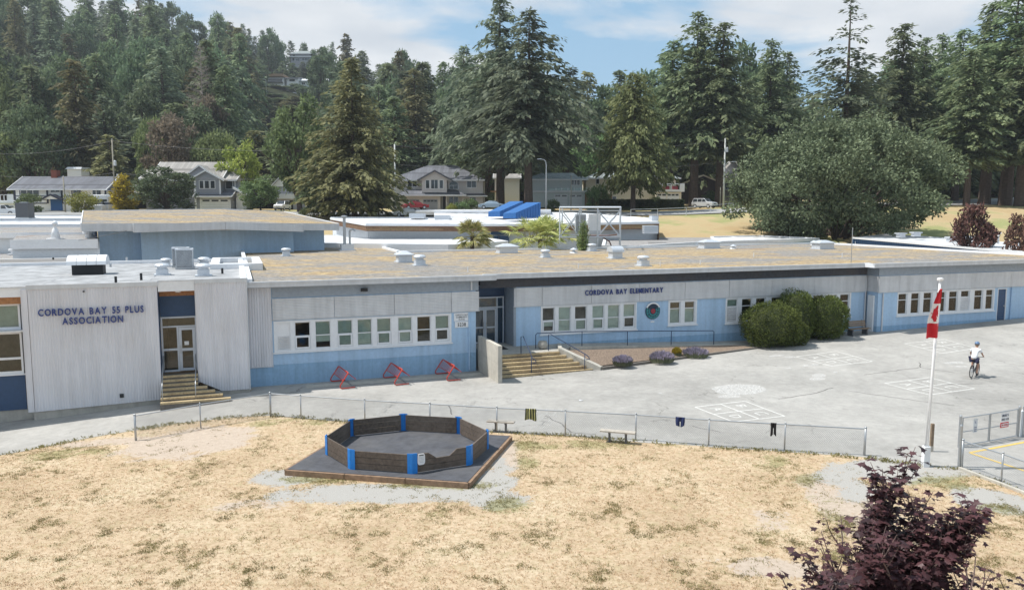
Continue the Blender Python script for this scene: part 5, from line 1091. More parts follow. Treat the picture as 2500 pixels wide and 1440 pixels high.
# ------------------------------------------------------------------ clothes on the fence
def striped(name, c1, c2, sc):
    m, nt, b = mat_new(name); tc = nt.nodes.new('ShaderNodeTexCoord'); w = nt.nodes.new('ShaderNodeTexWave'); w.inputs['Scale'].default_value = sc; w.inputs['Distortion'].default_value = 1.5; nt.links.new(tc.outputs['Object'], w.inputs[0])
    nt.links.new(ramp(nt, w.outputs[0], [(.55, c1), (.68, c2)]).outputs[0], b.inputs['Base Color']); b.inputs['Roughness'].default_value = .9; return m
def hang(name, label, cat, px, py_top, py_bot, wpx, mat, legs=False, seed=0):
    """garment folded over the top rail, hanging on the camera side"""
    best = min(range(len(FPTS) - 1), key=lambda k: abs((proj((*FPTS[k], 1))[0] + proj((*FPTS[k + 1], 1))[0]) / 2 - px)); a, b = A_(FPTS[best]), A_(FPTS[best + 1])
    s = max(.02, min(.98, (px - proj((*a, 1))[0]) / (proj((*b, 1))[0] - proj((*a, 1))[0]))); c = a + (b - a) * s; d = (b - a) / np.linalg.norm(b - a); k_ = c[1] / 1900; w_ = wpx * k_; h_ = (py_bot - py_top) * k_
    t = thing(name, label, cat, (c[0], c[1], ground(*c) + 1.0), math.atan2(d[1], d[0])); n, m = 20, 16; V = []; rng = random.Random(seed)
    ph = rng.uniform(0, 6)
    for j in range(m + 1):
        q = j / m
        for i in range(n + 1):
            x = (i / n - .5) * w_ * (1 - .12 * q * math.sin(q * 3 + seed)); fold = .03 * math.sin(i / n * 11 + ph + q) * min(1, q * 3)
            if q < .2: y = .05 - .12 * (q / .2); z = -.10 + .145 * math.sin(q / .2 * math.pi * .55)
            else: y = -.055 + fold; z = .03 - (q - .2) / .8 * h_ * (1 + .08 * math.sin(i / n * 7 + seed))
            V.append((x, y, z))
    I = np.arange(len(V)).reshape(m + 1, n + 1); F_ = np.stack([I[:-1, :-1].ravel(), I[1:, :-1].ravel(), I[1:, 1:].ravel(), I[:-1, 1:].ravel()], 1)
    if legs: keep = [(k // n) < m * .55 or abs((k % n) - n / 2 + .5) > 1.2 * ((k // n) / m) for k in range(len(F_))]; F_ = F_[keep]
    o = link('cloth', np_mesh('cloth', A_(V), F_), mat, t, True); sm = o.modifiers.new('thick', 'SOLIDIFY'); sm.thickness = .012
hang('towel', 'olive and cream striped towel hung over the fence', 'towel', 1297, 990, 1018, 27, striped('olive_stripes', (.045, .05, .025), (.42, .40, .17), 3.2), seed=2)
hang('shorts', 'navy garment draped over the fence', 'clothing', 1662, 1017, 1040, 22, surf('navy_cloth', (.018, .03, .10), .9, var=.3, scale=20), True, 4)
hang('trousers', 'small black garment hanging on the fence', 'clothing', 1889, 1030, 1061, 14, surf('black_cloth', (.012, .011, .013), .9, var=.4, scale=20), True, 7)
sb = A_(gz(1418, 978)); pp_ = thing('paper_scrap', 'white scrap of paper lying on the open asphalt', 'litter', (*sb, ground(*sb) + .02)); MB().hexa([(-.09, -.05, 0), (.08, -.06, 0), (.1, .05, 0), (-.07, .06, 0)], [(-.09, -.05, .012), (.08, -.06, .03), (.1, .05, .012), (-.07, .06, .02)]).build('sheet', M['white'], pp_)
# planter on the landing
pz_ = uvw(15.55, -.35, FZ); po = thing('planter', 'round grey planter bowl on the landing beside the handrail', 'planter', pz_)
MB().lathe([(.12, 0), (.22, .06), (.29, .22), (.27, .36), (.22, .42), (.24, .45), (.20, .45), (.18, .40)], 0, 0, 16).build('bowl', M['concrete'], po, True); MB().lathe([(.18, .36), (.18, .40), (.01, .42)], 0, 0, 12).build('soil', M['mulch'], po)
# ------------------------------------------------------------------ cyclist
M['skin'] = surf('skin', (.42, .24, .17), .6, var=.06); M['shirt'] = surf('white_shirt', (.74, .75, .78), .85, var=.05, scale=9); M['shorts'] = surf('navy_shorts', (.018, .02, .05), .9, var=.2); M['helmet'] = surf('blue_grey_helmet', (.12, .19, .32), .3, var=.15); M['shoe'] = surf('dark_shoe', (.03, .03, .035), .7)
ra, rb_ = A_(gz(2369.5, 924.5)), A_(gz(2387, 914.5)); dv_ = rb_ - ra; hd = math.atan2(dv_[1], dv_[0]) - math.pi / 2; WB = 1.02
hd = hd if np.linalg.norm(dv_) > .3 else R(-20)
mid = (ra + rb_) / 2; bz = ground(*mid) + .01
bk = thing('bicycle', 'dark bicycle ridden across the yard', 'bicycle', (*mid, bz), hd)
def wheel(y):
    o = thing('wheel', None, None); o.parent = bk
    n = 28; ring = lambda r: [(0, y + r * math.cos(2 * math.pi * i / n), .34 + r * math.sin(2 * math.pi * i / n)) for i in range(n + 1)]
    MB().tube(ring(.325), .021, 6, False).build('tyre', M['black'], o); MB().tube(ring(.295), .012, 5, False).build('rim', M['dark_metal'], o)
    mb = MB()
    for i in range(12): mb.tube([(0, y, .34), (0, y + .29 * math.cos(math.pi * i / 6), .34 + .29 * math.sin(math.pi * i / 6))], .003, 3)
    mb.tube([(-.05, y, .34), (.05, y, .34)], .025, 8).build('hub', M['galv'], o)
wheel(-WB / 2); wheel(WB / 2)
bbk = (0, -.08, .28); stt = (0, -.22, .80); hdt = (0, .36, .83); hdb = (0, .40, .68)
MB().tube([stt, bbk], .02, 8).tube([bbk, hdb], .022, 8).tube([(0, -.20, .74), hdt], .019, 8).tube([hdt, hdb], .022, 8).tube([(-.05, -WB / 2, .34), bbk], .012, 6).tube([(.05, -WB / 2, .34), bbk], .012, 6).tube([(-.05, -WB / 2, .34), (0, -.2, .74)], .011, 6).tube([(.05, -WB / 2, .34), (0, -.2, .74)], .011, 6).tube([hdb, (-.05, WB / 2, .34)], .014, 6).tube([hdb, (.05, WB / 2, .34)], .014, 6).build('frame', M['dark_metal'], bk)
MB().tube([stt, (0, -.24, .92)], .014, 8).build('seat_post', M['galv'], bk); MB().hexa([(-.07, -.34, .90), (.07, -.34, .90), (.02, -.06, .92), (-.02, -.06, .92)], [(-.07, -.34, .95), (.07, -.34, .95), (.02, -.06, .95), (-.02, -.06, .95)]).build('saddle', M['black'], bk)
MB().tube([hdt, (0, .37, .98)], .015, 8).tube([(-.29, .36, 1.03), (-.1, .40, 1.0), (.1, .40, 1.0), (.29, .36, 1.03)], .013, 8).build('handlebar', M['black'], bk)
MB().tube([(.0, -.08, .28), (.1, -.08, .28), (.1, -.16, .14), (.19, -.16, .14)], .012, 6).tube([(-.0, -.08, .28), (-.1, -.08, .28), (-.1, .0, .42), (-.19, .0, .42)], .012, 6).lathe([(.09, .27), (.09, .29)], 0, -.08, 12).build('crank', M['galv'], bk)
person = thing('person', 'person in white T-shirt, dark shorts and blue helmet riding a bicycle', 'person', (*mid, bz), hd)
def skin(name, verts, edges, mat, parent, sub=2, root=0):
    me = bpy.data.meshes.new(name); me.from_pydata([v[0] for v in verts], edges, []); o = link(name, me, mat, parent)
    o.modifiers.new('skin', 'SKIN'); sv = me.skin_vertices[0].data
    for k, v in enumerate(verts): sv[k].radius = (v[1], v[2] if len(v) > 2 else v[1]); sv[k].use_root = (k == root)
    s = o.modifiers.new('sub', 'SUBSURF'); s.levels = sub; s.render_levels = sub; me.polygons.foreach_set('use_smooth', [True] * len(me.polygons)); return o
V = [((0, -.24, 1.02), .13, .11), ((0, -.14, 1.16), .12, .10), ((0, -.02, 1.32), .13, .10), ((0, .08, 1.45), .10, .08), ((0, .12, 1.53), .05), ((0, .15, 1.60), .075), ((0, .17, 1.70), .085),
     ((.18, .06, 1.42), .055), ((.27, .12, 1.22), .042), ((.28, .32, 1.07), .033), ((.28, .37, 1.05), .035), ((-.18, .06, 1.42), .055), ((-.27, .12, 1.22), .042), ((-.28, .32, 1.07), .033), ((-.28, .37, 1.05), .035),
     ((.10, -.22, .95), .095), ((.13, .06, .66), .07), ((.14, -.10, .30), .045), ((.15, -.14, .19), .04), ((.15, -.03, .15), .035), ((-.10, -.22, .95), .095), ((-.14, .15, .86), .075), ((-.14, .06, .52), .05), ((-.15, .0, .46), .042), ((-.15, .11, .44), .035)]
E_ = [(0, 1), (1, 2), (2, 3), (3, 4), (4, 5), (5, 6), (3, 7), (7, 8), (8, 9), (9, 10), (3, 11), (11, 12), (12, 13), (13, 14), (0, 15), (15, 16), (16, 17), (17, 18), (18, 19), (0, 20), (20, 21), (21, 22), (22, 23), (23, 24)]
skin('body', V, E_, M['skin'], person)
skin('shirt', [((0, -.27, .94), .175, .165), ((0, -.15, 1.16), .155, .135), ((0, -.02, 1.32), .165, .135), ((0, .06, 1.44), .135, .11), ((0, .09, 1.49), .08, .08), ((.19, .06, 1.41), .075), ((.25, .11, 1.28), .068), ((-.19, .06, 1.41), .075), ((-.25, .11, 1.28), .068)], [(0, 1), (1, 2), (2, 3), (3, 4), (3, 5), (5, 6), (3, 7), (7, 8)], M['shirt'], person)
skin('shorts', [((0, -.26, 1.0), .17, .16), ((.11, -.18, .92), .12), ((.13, -.02, .75), .10), ((-.11, -.16, .94), .12), ((-.14, .06, .90), .10)], [(0, 1), (1, 2), (0, 3), (3, 4)], M['shorts'], person)
for s, y, z in ((1, -.06, .155), (-1, .08, .44)): MB().hexa([(s * .15 - .045, y - .12, z - .05), (s * .15 + .045, y - .12, z - .05), (s * .15 + .04, y + .14, z - .05), (s * .15 - .04, y + .14, z - .05)], [(s * .15 - .04, y - .12, z + .06), (s * .15 + .04, y - .12, z + .06), (s * .15 + .035, y + .12, z + .01), (s * .15 - .035, y + .12, z + .01)]).build('shoe', M['shoe'], person, bevel=.02)
hm = MB(); hm.lathe([(.125, 0), (.13, .03), (.12, .09), (.085, .14), (.03, .16)], 0, 0, 16); ho = hm.build('helmet', M['helmet'], person, True); ho.location = (0, .16, 1.68); ho.rotation_euler = (R(-14), 0, 0); ho.scale = (.92, 1.15, 1)
for sx in (-1, 1): MB().tube([(sx * .088, .15, 1.64), (sx * .098, .15, 1.67), (sx * .088, .15, 1.70)], .018, 6).build('ear', M['skin'], person)
MB().tube([(0, .245, 1.66), (0, .275, 1.64), (0, .25, 1.625)], .014, 6).build('nose', M['skin'], person); MB().lathe([(.094, 1.62), (.1, 1.70), (.08, 1.75)], 0, .145, 14).build('hair', M['bench_dark'], person)
for sx in (-1, 1):
    for k in range(4): MB().tube([(sx * (.265 + k * .013), .37, 1.055), (sx * (.265 + k * .013), .395, 1.045 + .004 * k), (sx * (.265 + k * .013), .39, 1.02)], .008, 5).build('finger', M['skin'], person)
    MB().tube([(sx * .25, .35, 1.05), (sx * .235, .375, 1.03), (sx * .24, .385, 1.015)], .009, 5).build('thumb', M['skin'], person)
# ------------------------------------------------------------------ houses across the street
def shingle(name, col):
    m, nt, b = mat_new(name); tc = nt.nodes.new('ShaderNodeTexCoord'); br = nt.nodes.new('ShaderNodeTexBrick'); nt.links.new(tc.outputs['Object'], br.inputs['Vector'])
    mp = nt.nodes.new('ShaderNodeMapping'); nt.links.new(tc.outputs['Object'], mp.inputs[0]); mp.inputs['Rotation'].default_value = (R(60), 0, 0); nt.links.new(mp.outputs[0], br.inputs['Vector'])
    br.inputs['Scale'].default_value = 1; br.inputs['Brick Width'].default_value = .5; br.inputs['Row Height'].default_value = .22; br.inputs['Mortar Size'].default_value = .015
    br.inputs['Color1'].default_value = (*[c * .85 for c in col], 1); br.inputs['Color2'].default_value = (*[c * 1.2 for c in col], 1); br.inputs['Mortar'].default_value = (*[c * .6 for c in col], 1)
    nt.links.new(br.outputs[0], b.inputs['Base Color']); b.inputs['Roughness'].default_value = .95; return m
M['sh_dark'] = shingle('dark_shingle', (.13, .135, .155)); M['sh_grey'] = shingle('grey_brown_shingle', (.30, .285, .27)); M['sh_green'] = shingle('grey_green_shingle', (.24, .27, .27)); M['sh_white'] = surf('pale_metal_roof', (.66, .68, .72), .5, var=.05)
M['w_white'] = surf('white_house_wall', (.78, .78, .76), .8, var=.05); M['w_grey'] = surf('slate_siding', (.27, .285, .32), .8, var=.08); M['w_beige'] = surf('beige_siding', (.60, .56, .53), .8, var=.06); M['w_green'] = surf('sage_siding', (.58, .63, .63), .8, var=.06); M['w_cream'] = surf('cream_siding', (.74, .68, .56), .8, var=.06)
M['w_brown'] = surf('dark_brown_siding', (.045, .038, .04), .85, var=.2); M['w_lav'] = surf('grey_lavender_siding', (.38, .38, .42), .8, var=.06); M['brick'] = surf('red_brick', (.22, .07, .05), .9, var=.3, scale=12); M['garage_grey'] = surf('grey_garage_door', (.30, .32, .35), .5, var=.05)
M['fence_wood'] = surf('cedar_fence', (.30, .19, .11), .85, var=.25, scale=5); M['door_blue'] = surf('blue_door', (.02, .10, .28), .5, var=.1); M['win_dark'] = glass_mat('far_glass', (.25, .28, .30)); M['beam_dark'] = surf('dark_timber_beam', (.03, .035, .06), .7)
class House:
    def __init__(s, name, label, d, px0, pyb, cat='house'):
        s.d, s.px0, s.pyb, s.k = d, px0, pyb, d / FPX; s.t = thing(name, label, cat, atd(px0, pyb, d))
    def X(s, px): return (px - s.px0) * s.k
    def Z(s, py): return (s.pyb - py) * s.k
    def box(s, name, a, b, top, bot, y0, y1, mat, parent=None):
        return MB().box(s.X(a), s.X(b), y0, y1, s.Z(bot), s.Z(top)).build(name, M[mat], parent or s.t)
    def win(s, a, top, b, bot, y=0.0, n=1, frame='white', rows=1):
        x0, x1, z0, z1 = s.X(a), s.X(b), s.Z(bot), s.Z(top); f = .09; mb = MB().box(x0 - f, x0, y - .06, y + .05, z0 - f, z1 + f).box(x1, x1 + f, y - .06, y + .05, z0 - f, z1 + f).box(x0, x1, y - .06, y + .05, z1, z1 + f).box(x0, x1, y - .06, y + .05, z0 - f, z0)
        w = (x1 - x0) / n
        for i in range(1, n): mb.box(x0 + i * w - .05, x0 + i * w + .05, y - .055, y + .045, z0, z1)
        o = mb.build('window', M[frame], s.t)
        for i in range(n): MB().box(x0 + i * w + (.05 if i else 0), x0 + (i + 1) * w - (.05 if i < n - 1 else 0), y - .03, y - .015, z0, z1).build('pane', M['pane_dark'], o)
        return o
    def garage(s, a, b, top, bot, y, mat='white', lights=4):
        z0, z1, x0, x1 = s.Z(bot), s.Z(top), s.X(a), s.X(b); mb = MB(); n = 4
        for i in range(n): mb.box(x0, x1, y - .05 - .004 * (i % 2), y, z0 + (z1 - z0) * i / n + .012, z0 + (z1 - z0) * (i + 1) / n - .012)
        o = mb.build('garage_door', M[mat], s.t)
        for i in range(lights):
            w = (x1 - x0) / lights; MB().box(x0 + i * w + .12 * w, x0 + (i + 1) * w - .12 * w, y - .075, y - .056, z0 + (z1 - z0) * .80, z0 + (z1 - z0) * .94).build('pane', M['pane_dark'], o)
    def roof_side(s, a, b, eave, ridge, y0, y1, mat, hip0=0, hip1=0, name='roof', th=.18):
        """ridge across the view; hip0/hip1 pull the ridge ends in"""
        x0, x1, ze, zr = s.X(a), s.X(b), s.Z(eave), s.Z(ridge); ym = (y0 + y1) / 2; r0, r1 = x0 + hip0 * s.k, x1 - hip1 * s.k; mb = MB()
        for dz in (0, -th):
            q = lambda x, y, z: (x, y, z + dz)
            fs = [[q(x0, y0, ze), q(x1, y0, ze), q(r1, ym, zr), q(r0, ym, zr)], [q(x1, y1, ze), q(x0, y1, ze), q(r0, ym, zr), q(r1, ym, zr)], [q(x0, y1, ze), q(x0, y0, ze), q(r0, ym, zr)], [q(x1, y0, ze), q(x1, y1, ze), q(r1, ym, zr)]]
            for f in (fs if hip0 or hip1 or dz else fs[:2]): mb.poly(f if dz == 0 else f[::-1])
        o = mb.build(name, M[mat], s.t)
        mb = MB().box(x0 - .02, x1 + .02, y0 - .05, y0, ze - th - .02, ze + .02)
        if not hip0: mb.hexa([(x0 - .03, y0, ze - th), (x0 + .05, y0, ze - th), (x0 + .05, ym, zr - th), (x0 - .03, ym, zr - th)], [(x0 - .03, y0, ze + .03), (x0 + .05, y0, ze + .03), (x0 + .05, ym, zr + .03), (x0 - .03, ym, zr + .03)])
        if not hip1: mb.hexa([(x1 - .05, y0, ze - th), (x1 + .03, y0, ze - th), (x1 + .03, ym, zr - th), (x1 - .05, ym, zr - th)], [(x1 - .05, y0, ze + .03), (x1 + .03, y0, ze + .03), (x1 + .03, ym, zr + .03), (x1 - .05, ym, zr + .03)])
        mb.build('gutter', M['white'], o); return o
    def gable(s, a, b, eave, pk, peak, y0, y1, roof, wall, barge='white', ov=.35):
        """gable facing the street: wall triangle, two slopes and barge boards"""
        x0, x1, xp, ze, zp = s.X(a), s.X(b), s.X(pk), s.Z(eave), s.Z(peak)
        MB().slab([(x0 + .3, ze), (x1 - .3, ze), (xp, zp - .22)], y0, y0 + .2).build('gable_wall', M[wall], s.t)
        yf = y0 - ov; mb = MB(); th = .14
        for xa in (x0, x1): mb.hexa([(xa, yf, ze - th), (xp, yf, zp - th), (xp, y1, zp - th), (xa, y1, ze - th)], [(xa, yf, ze), (xp, yf, zp), (xp, y1, zp), (xa, y1, ze)])
        o = mb.build('gable_roof', M[roof], s.t); mb = MB()
        for xa in (x0, x1): mb.hexa([(xa, yf - .06, ze - .26), (xp, yf - .06, zp - .26), (xp, yf - .005, zp - .26), (xa, yf - .005, ze - .26)], [(xa, yf - .06, ze + .04), (xp, yf - .06, zp + .04), (xp, yf - .005, zp + .04), (xa, yf - .005, ze + .04)])
        mb.build('barge_board', M[barge], o); return o
M['pane_dark'] = surf('dark_window_pane', (.035, .042, .05), .08, var=.3, scale=.7, spec=.8)
D_ = lambda d: d * DS
# white house with dark timber framing
h = House('tudor_house', 'white house with dark timber framing, grey roof and blue front door', D_(124), 150, 521)
h.box('wall', 40, 262, 458, 521, 0, 8, 'w_white'); h.roof_side(28, 268, 463, 430, -.8, 8.8, 'sh_dark')
MB().slab([(h.X(40), h.Z(463)), (h.X(40), h.Z(463)), (h.X(40), h.Z(463))], 0, .1)
h.box('chimney', 103, 117, 415, 440, 3.4, 4.6, 'brick'); h.box('roof_vent', 261, 265, 424, 434, 4, 4.4, 'white')
for a, b, t_, q in ((38, 42, 462, 497), (52, 54, 462, 497), (117, 121, 462, 497), (152, 156, 462, 497), (178, 180, 462, 497), (198, 200, 462, 497), (246, 248, 462, 497), (258, 262, 462, 497), (42, 117, 478.5, 480.5), (156, 258, 479, 481), (42, 117, 495.5, 498), (156, 258, 495.5, 498)): h.box('timber_beam', a, b, t_, q, -.09 if b - a < 6 else -.07, 0, 'beam_dark')
h.win(55, 465, 99, 480, 0, 3); h.win(128, 464, 149, 470, 0, 2); h.win(182, 465, 190, 479, 0, 1); h.win(191, 465, 198, 479, 0, 1); h.win(229, 465, 246, 478, 0, 2)
h.box('door', 126, 154, 484, 514, -.12, -.0, 'door_blue'); h.gable(113, 163, 487, 138, 475, -1.4, 0, 'beam_dark', 'w_white', 'beam_dark', .1)
for k in range(4): h.box('porch_step', 118 + k, 160 - k, 514 + k * 1.8, 517 + k * 1.8, -.9 - .3 * k, -.6 - .3 * k + .6, 'concrete')
h = House('garage', 'white garage with glazed roof deck left of the timber framed house', D_(122), 15, 522); h.box('wall', -60, 40, 490, 524, 0, 7, 'w_white'); h.garage(-5, 36, 502, 522, -.02, 'white', 4); h.box('deck_edge', -60, 41, 492, 497, -.6, 7, 'white')
for k, px in enumerate((-8, 7, 16, 24)): h.box('railing_post', px, px + 1.2, 476, 492, -.5, -.4, 'white')
h.box('railing', -60, 24, 476, 477.4, -.5, -.4, 'white'); h.box('privacy_panel', 24, 39, 475, 492, -.45, -.38, 'white')
# grey craftsman house
h = House('craftsman_house', 'slate grey house with two white-edged gables and a white garage', D_(126), 505, 513)
h.box('wall', 345, 572, 437, 513, 2.2, 10, 'w_grey'); h.box('wall', 482, 541, 437, 476, -.4, 2.2, 'w_grey'); h.box('wall', 483, 566, 478, 513, -.3, 2.2, 'w_grey')
h.roof_side(362, 542, 440, 393, .4, 11.5, 'sh_grey'); h.roof_side(335, 378, 437, 413, 1.2, 8.6, 'sh_grey'); h.roof_side(536, 575, 440, 411, 1.0, 10, 'sh_grey')
h.gable(440, 535, 438, 487, 404, 1.0, 6, 'sh_grey', 'w_grey'); h.gable(466, 554, 441, 509.5, 417, -.5, 5, 'sh_grey', 'w_grey')
h.box('frieze', 478, 543, 436, 441, -.46, -.4, 'white'); h.box('corner_board', 479, 483, 437, 513, -.44, -.38, 'white'); h.box('corner_board', 539.5, 543, 437, 475, -.44, -.38, 'white'); h.box('corner_board', 564, 567, 440, 466, 2.1, 2.2, 'white')
for a, b in ((492.5, 501.5), (505, 515), (519, 529)): h.win(a, 443, b, 461, -.4)
h.win(543, 443, 559, 461, 2.2); h.win(460, 441, 471, 459, 2.2, 2); h.win(352, 440, 361, 446, 2.2)
h.roof_side(478, 572, 480, 468, -1.2, 3, 'sh_dark'); h.garage(495, 561, 487, 512, -.34, 'white', 3)
h.box('garage_trim', 491, 494.5, 484, 512, -.38, -.3, 'white'); h.box('garage_trim', 561.5, 565, 484, 512, -.38, -.3, 'white'); h.box('garage_trim', 491, 565, 482.5, 486, -.38, -.3, 'white')
MB().hexa([(h.X(567), .5, h.Z(462)), (h.X(597), .5, h.Z(478)), (h.X(597), 5, h.Z(478)), (h.X(567), 5, h.Z(462))], [(h.X(567), .5, h.Z(457)), (h.X(597), .5, h.Z(474)), (h.X(597), 5, h.Z(474)), (h.X(567), 5, h.Z(457))]).build('lean_to_roof', M['white'], h.t)
h.box('wall', 570, 585, 471, 513, 1.4, 5, 'w_white'); h.roof_side(328, 362, 470, 452, -1.5, 3, 'sh_grey')
h = House('small_house', 'small grey gabled house with carport half hidden by trees', D_(140), 700, 512); h.box('wall', 672, 730, 452, 512, 0, 6, 'w_lav'); h.gable(664, 735, 456, 690, 430, -.2, 6, 'sh_grey', 'w_white'); h.box('balcony', 676, 720, 474, 486, -1.2, 0, 'offwhite'); h.box('carport_shade', 678, 716, 490, 512, -.05, 0, 'dark')  # dark slab on the wall paints in the shade of the carport
# beige house with arched windows
h = House('arched_window_house', 'beige two storey house with dark hip roof and arched windows', D_(124), 1064, 514)
h.box('wall', 951, 1178, 436, 514, 1.5, 11, 'w_beige'); h.box('wall', 1032, 1092, 436, 471, -.8, 1.5, 'w_beige'); h.box('wall', 985, 1076, 476, 514, -.6, 1.5, 'w_beige')
h.roof_side(945, 1183, 440, 401, .6, 12.2, 'sh_dark', 92, 76); h.gable(1022, 1106, 441, 1064, 418, -.9, 6, 'sh_dark', 'w_beige', 'sh_dark', .4)
h.roof_side(974, 1140, 477, 463, -1.6, 3.4, 'sh_dark', 18, 30, 'porch_roof'); h.roof_side(1130, 1189, 478, 472, .4, 3, 'sh_dark', 10, 10, 'porch_roof')
def arch(h, a, b, top, mid, bot, y):
    xc, r = h.X((a + b) / 2), h.X(b) - h.X((a + b) / 2); zm = h.Z(mid); pts = [(xc + r * math.cos(R(t_)), zm + (h.Z(top) - zm) * math.sin(R(t_))) for t_ in range(0, 181, 15)]; f = 1.13
    o = MB().slab([(xc + (p[0] - xc) * f, zm + (p[1] - zm) * f) for p in pts] + [(xc - r * f, h.Z(bot) - .08), (xc + r * f, h.Z(bot) - .08)], y - .04, y).build('window', M['white'], h.t)
    MB().slab(pts, y - .06, y - .041).build('pane', M['pane_dark'], o)
    if bot > mid + 2: n = 2; w = (2 * r) / n; [MB().box(xc - r + i * w + .04, xc - r + (i + 1) * w - .04, y - .06, y - .041, h.Z(bot), zm - .08).build('pane', M['pane_dark'], o) for i in range(n)]
arch(h, 1054, 1071, 432, 440, 461.5, -.8); h.win(1042, 442, 1050, 461, -.8); h.win(1075, 442, 1083, 461, -.8); arch(h, 1096, 1117, 443, 452.5, 461.5, 1.5)
h.win(994, 442, 1016, 456, 1.5, 2); h.win(1139, 443, 1161, 458, 1.5, 2); h.win(961, 441, 966, 455, 1.5)
h.garage(991, 1025, 488, 513, -.65, 'garage_grey', 4); h.garage(1035, 1069, 488, 513, -.65, 'garage_grey', 4)
h.box('door', 1080, 1088, 480, 513, 1.4, 1.5, 'w_brown'); h.win(1095, 481, 1117, 502, 1.5, 2); h.win(1146, 482, 1160, 505, 1.5, 1); h.box('porch_post', 1089, 1092.5, 478, 513, -.5, -.3, 'w_beige'); h.box('porch_post', 1129, 1132, 478, 513, -.3, -.1, 'w_beige'); h.box('gutter_band', 945, 1183, 438.8, 441, .5, .58, 'white')
h = House('white_outbuilding', 'white two storey building behind the forked fir trunks', D_(140), 1240, 500); h.box('wall', 1208, 1268, 437, 502, 0, 6, 'w_white'); h.roof_side(1204, 1272, 436, 424, -.5, 6.5, 'sh_grey'); h.win(1215, 440, 1225, 455, 0); h.box('porch_roof', 1198, 1225, 467, 470, -1.8, 0, 'fence_wood')
# sage house with glass deck
h = House('sage_house', 'sage green house with glass-railed deck above two white garage doors', D_(126), 1380, 506)
h.box('wall', 1290, 1424, 437, 470, 2.6, 10, 'w_green'); h.box('wall', 1300, 1427, 470, 506, 0, 10, 'w_green'); h.roof_side(1280, 1438, 438, 420, 1.4, 11, 'sh_green', 45, 30)
h.box('deck', 1285, 1433, 466.5, 470.5, -.6, 3, 'white'); h.win(1397, 440, 1417, 451, 2.6, 3); h.garage(1354, 1385, 475, 502, -.02, 'white', 2); h.garage(1390, 1421, 475, 502, -.02, 'white', 2)
for px in (1356, 1370, 1385, 1400, 1415, 1431): h.box('railing_post', px, px + 1.6, 458, 467, -.55, -.45, 'white')
MB().box(h.X(1340), h.X(1431), -.52, -.5, h.Z(466), h.Z(460)).build('glass_railing', M['glass'], h.t)
# cream house
h = House('cream_house', 'cream house with grey-green hip roof, brick chimney and corner balcony', D_(128), 1550, 503)
h.box('wall', 1434, 1655, 434, 506, 2.5, 11, 'w_cream'); h.box('wall', 1600, 1662, 470, 503, 0, 6, 'w_cream'); h.roof_side(1428, 1664, 435, 414, 1.2, 12, 'sh_green', 50, 50)
h.box('chimney', 1478, 1488, 405, 440, 5, 6.2, 'brick'); h.box('balcony_floor', 1604, 1667, 464, 469, -.9, 3, 'w_white'); h.box('balcony_front', 1656, 1667, 451, 464, -.9, -.8, 'w_white')
for px in (1612, 1634, 1655): h.box('railing_post', px, px + 1.5, 450, 464, -.88, -.8, 'white')
h.box('railing', 1612, 1667, 449.5, 451.5, -.88, -.8, 'white'); MB().box(h.X(1614), h.X(1655), -.85, -.83, h.Z(463), h.Z(452)).build('glass_railing', M['glass'], h.t)
h.win(1618, 438, 1643, 452, 2.5, 3); h.win(1459, 437, 1466, 449, 2.5); h.garage(1603, 1626, 473, 500, -.02, 'white', 2); h.garage(1628, 1656, 473, 500, -.02, 'white', 3); h.box('chair_cover', 1618, 1632, 455, 463, -.3, .4, 'crimson'); h.box('chair_cover', 1640, 1653, 455, 463, -.3, .4, 'crimson')
h.win(1500, 480, 1508, 488, 2.5); h.box('brick_pier', 1474, 1490, 455, 500, 2.2, 2.6, 'w_cream')
# board fence between them
bf = thing('board_fence', 'cedar board fence between the sage and the cream house', 'fence', atd(1458, 500, D_(127)))
for k in range(14): MB().box(-2.7 + k * .39, -2.7 + k * .39 + .36, 0, .04, -.2, 1.95).build('board', M['fence_wood'], bf)
hd_ = thing('clipped_hedge', 'low clipped hedge in front of the cream house', 'hedge', atd(1590, 506, D_(121)))
# brown house and neighbours behind the trunks
h = House('brown_house', 'dark brown steep-roofed house behind the tree trunks', D_(150), 1705, 498)
h.box('wall', 1664, 1768, 448, 500, 1, 9, 'w_brown'); h.gable(1655, 1775, 452, 1716, 428, .8, 9, 'w_cream', 'w_brown', 'w_cream', .6); h.box('wall', 1655, 1700, 400, 450, 9, 14, 'w_brown'); h.gable(1640, 1730, 405, 1690, 385, 8.8, 14, 'sh_white', 'w_brown', 'white', .5)
h.box('wall', 1690, 1766, 405, 450, 10, 16, 'w_cream'); h.roof_side(1684, 1772, 416, 397, 9.2, 16, 'sh_grey'); h.win(1674, 409, 1686, 416, 9, 2)
h = House('lavender_house', 'grey house with a white-edged gable and covered porch beside the big oak', D_(146), 1800, 490)
h.box('wall', 1770, 1880, 412, 492, 1, 9, 'w_lav'); h.gable(1773, 1808, 412, 1790, 393, .8, 9, 'sh_grey', 'w_lav'); h.roof_side(1790, 1885, 412, 392, .3, 10, 'sh_grey', 4, 22); h.win(1790, 415, 1805, 424, 1, 3); h.box('balcony', 1768, 1800, 425, 430, -1.2, 1, 'white'); h.box('balcony', 1768, 1796, 432, 435, -1.5, 1, 'white'); h.roof_side(1764, 1800, 463, 448, -2, 1, 'sh_dark')
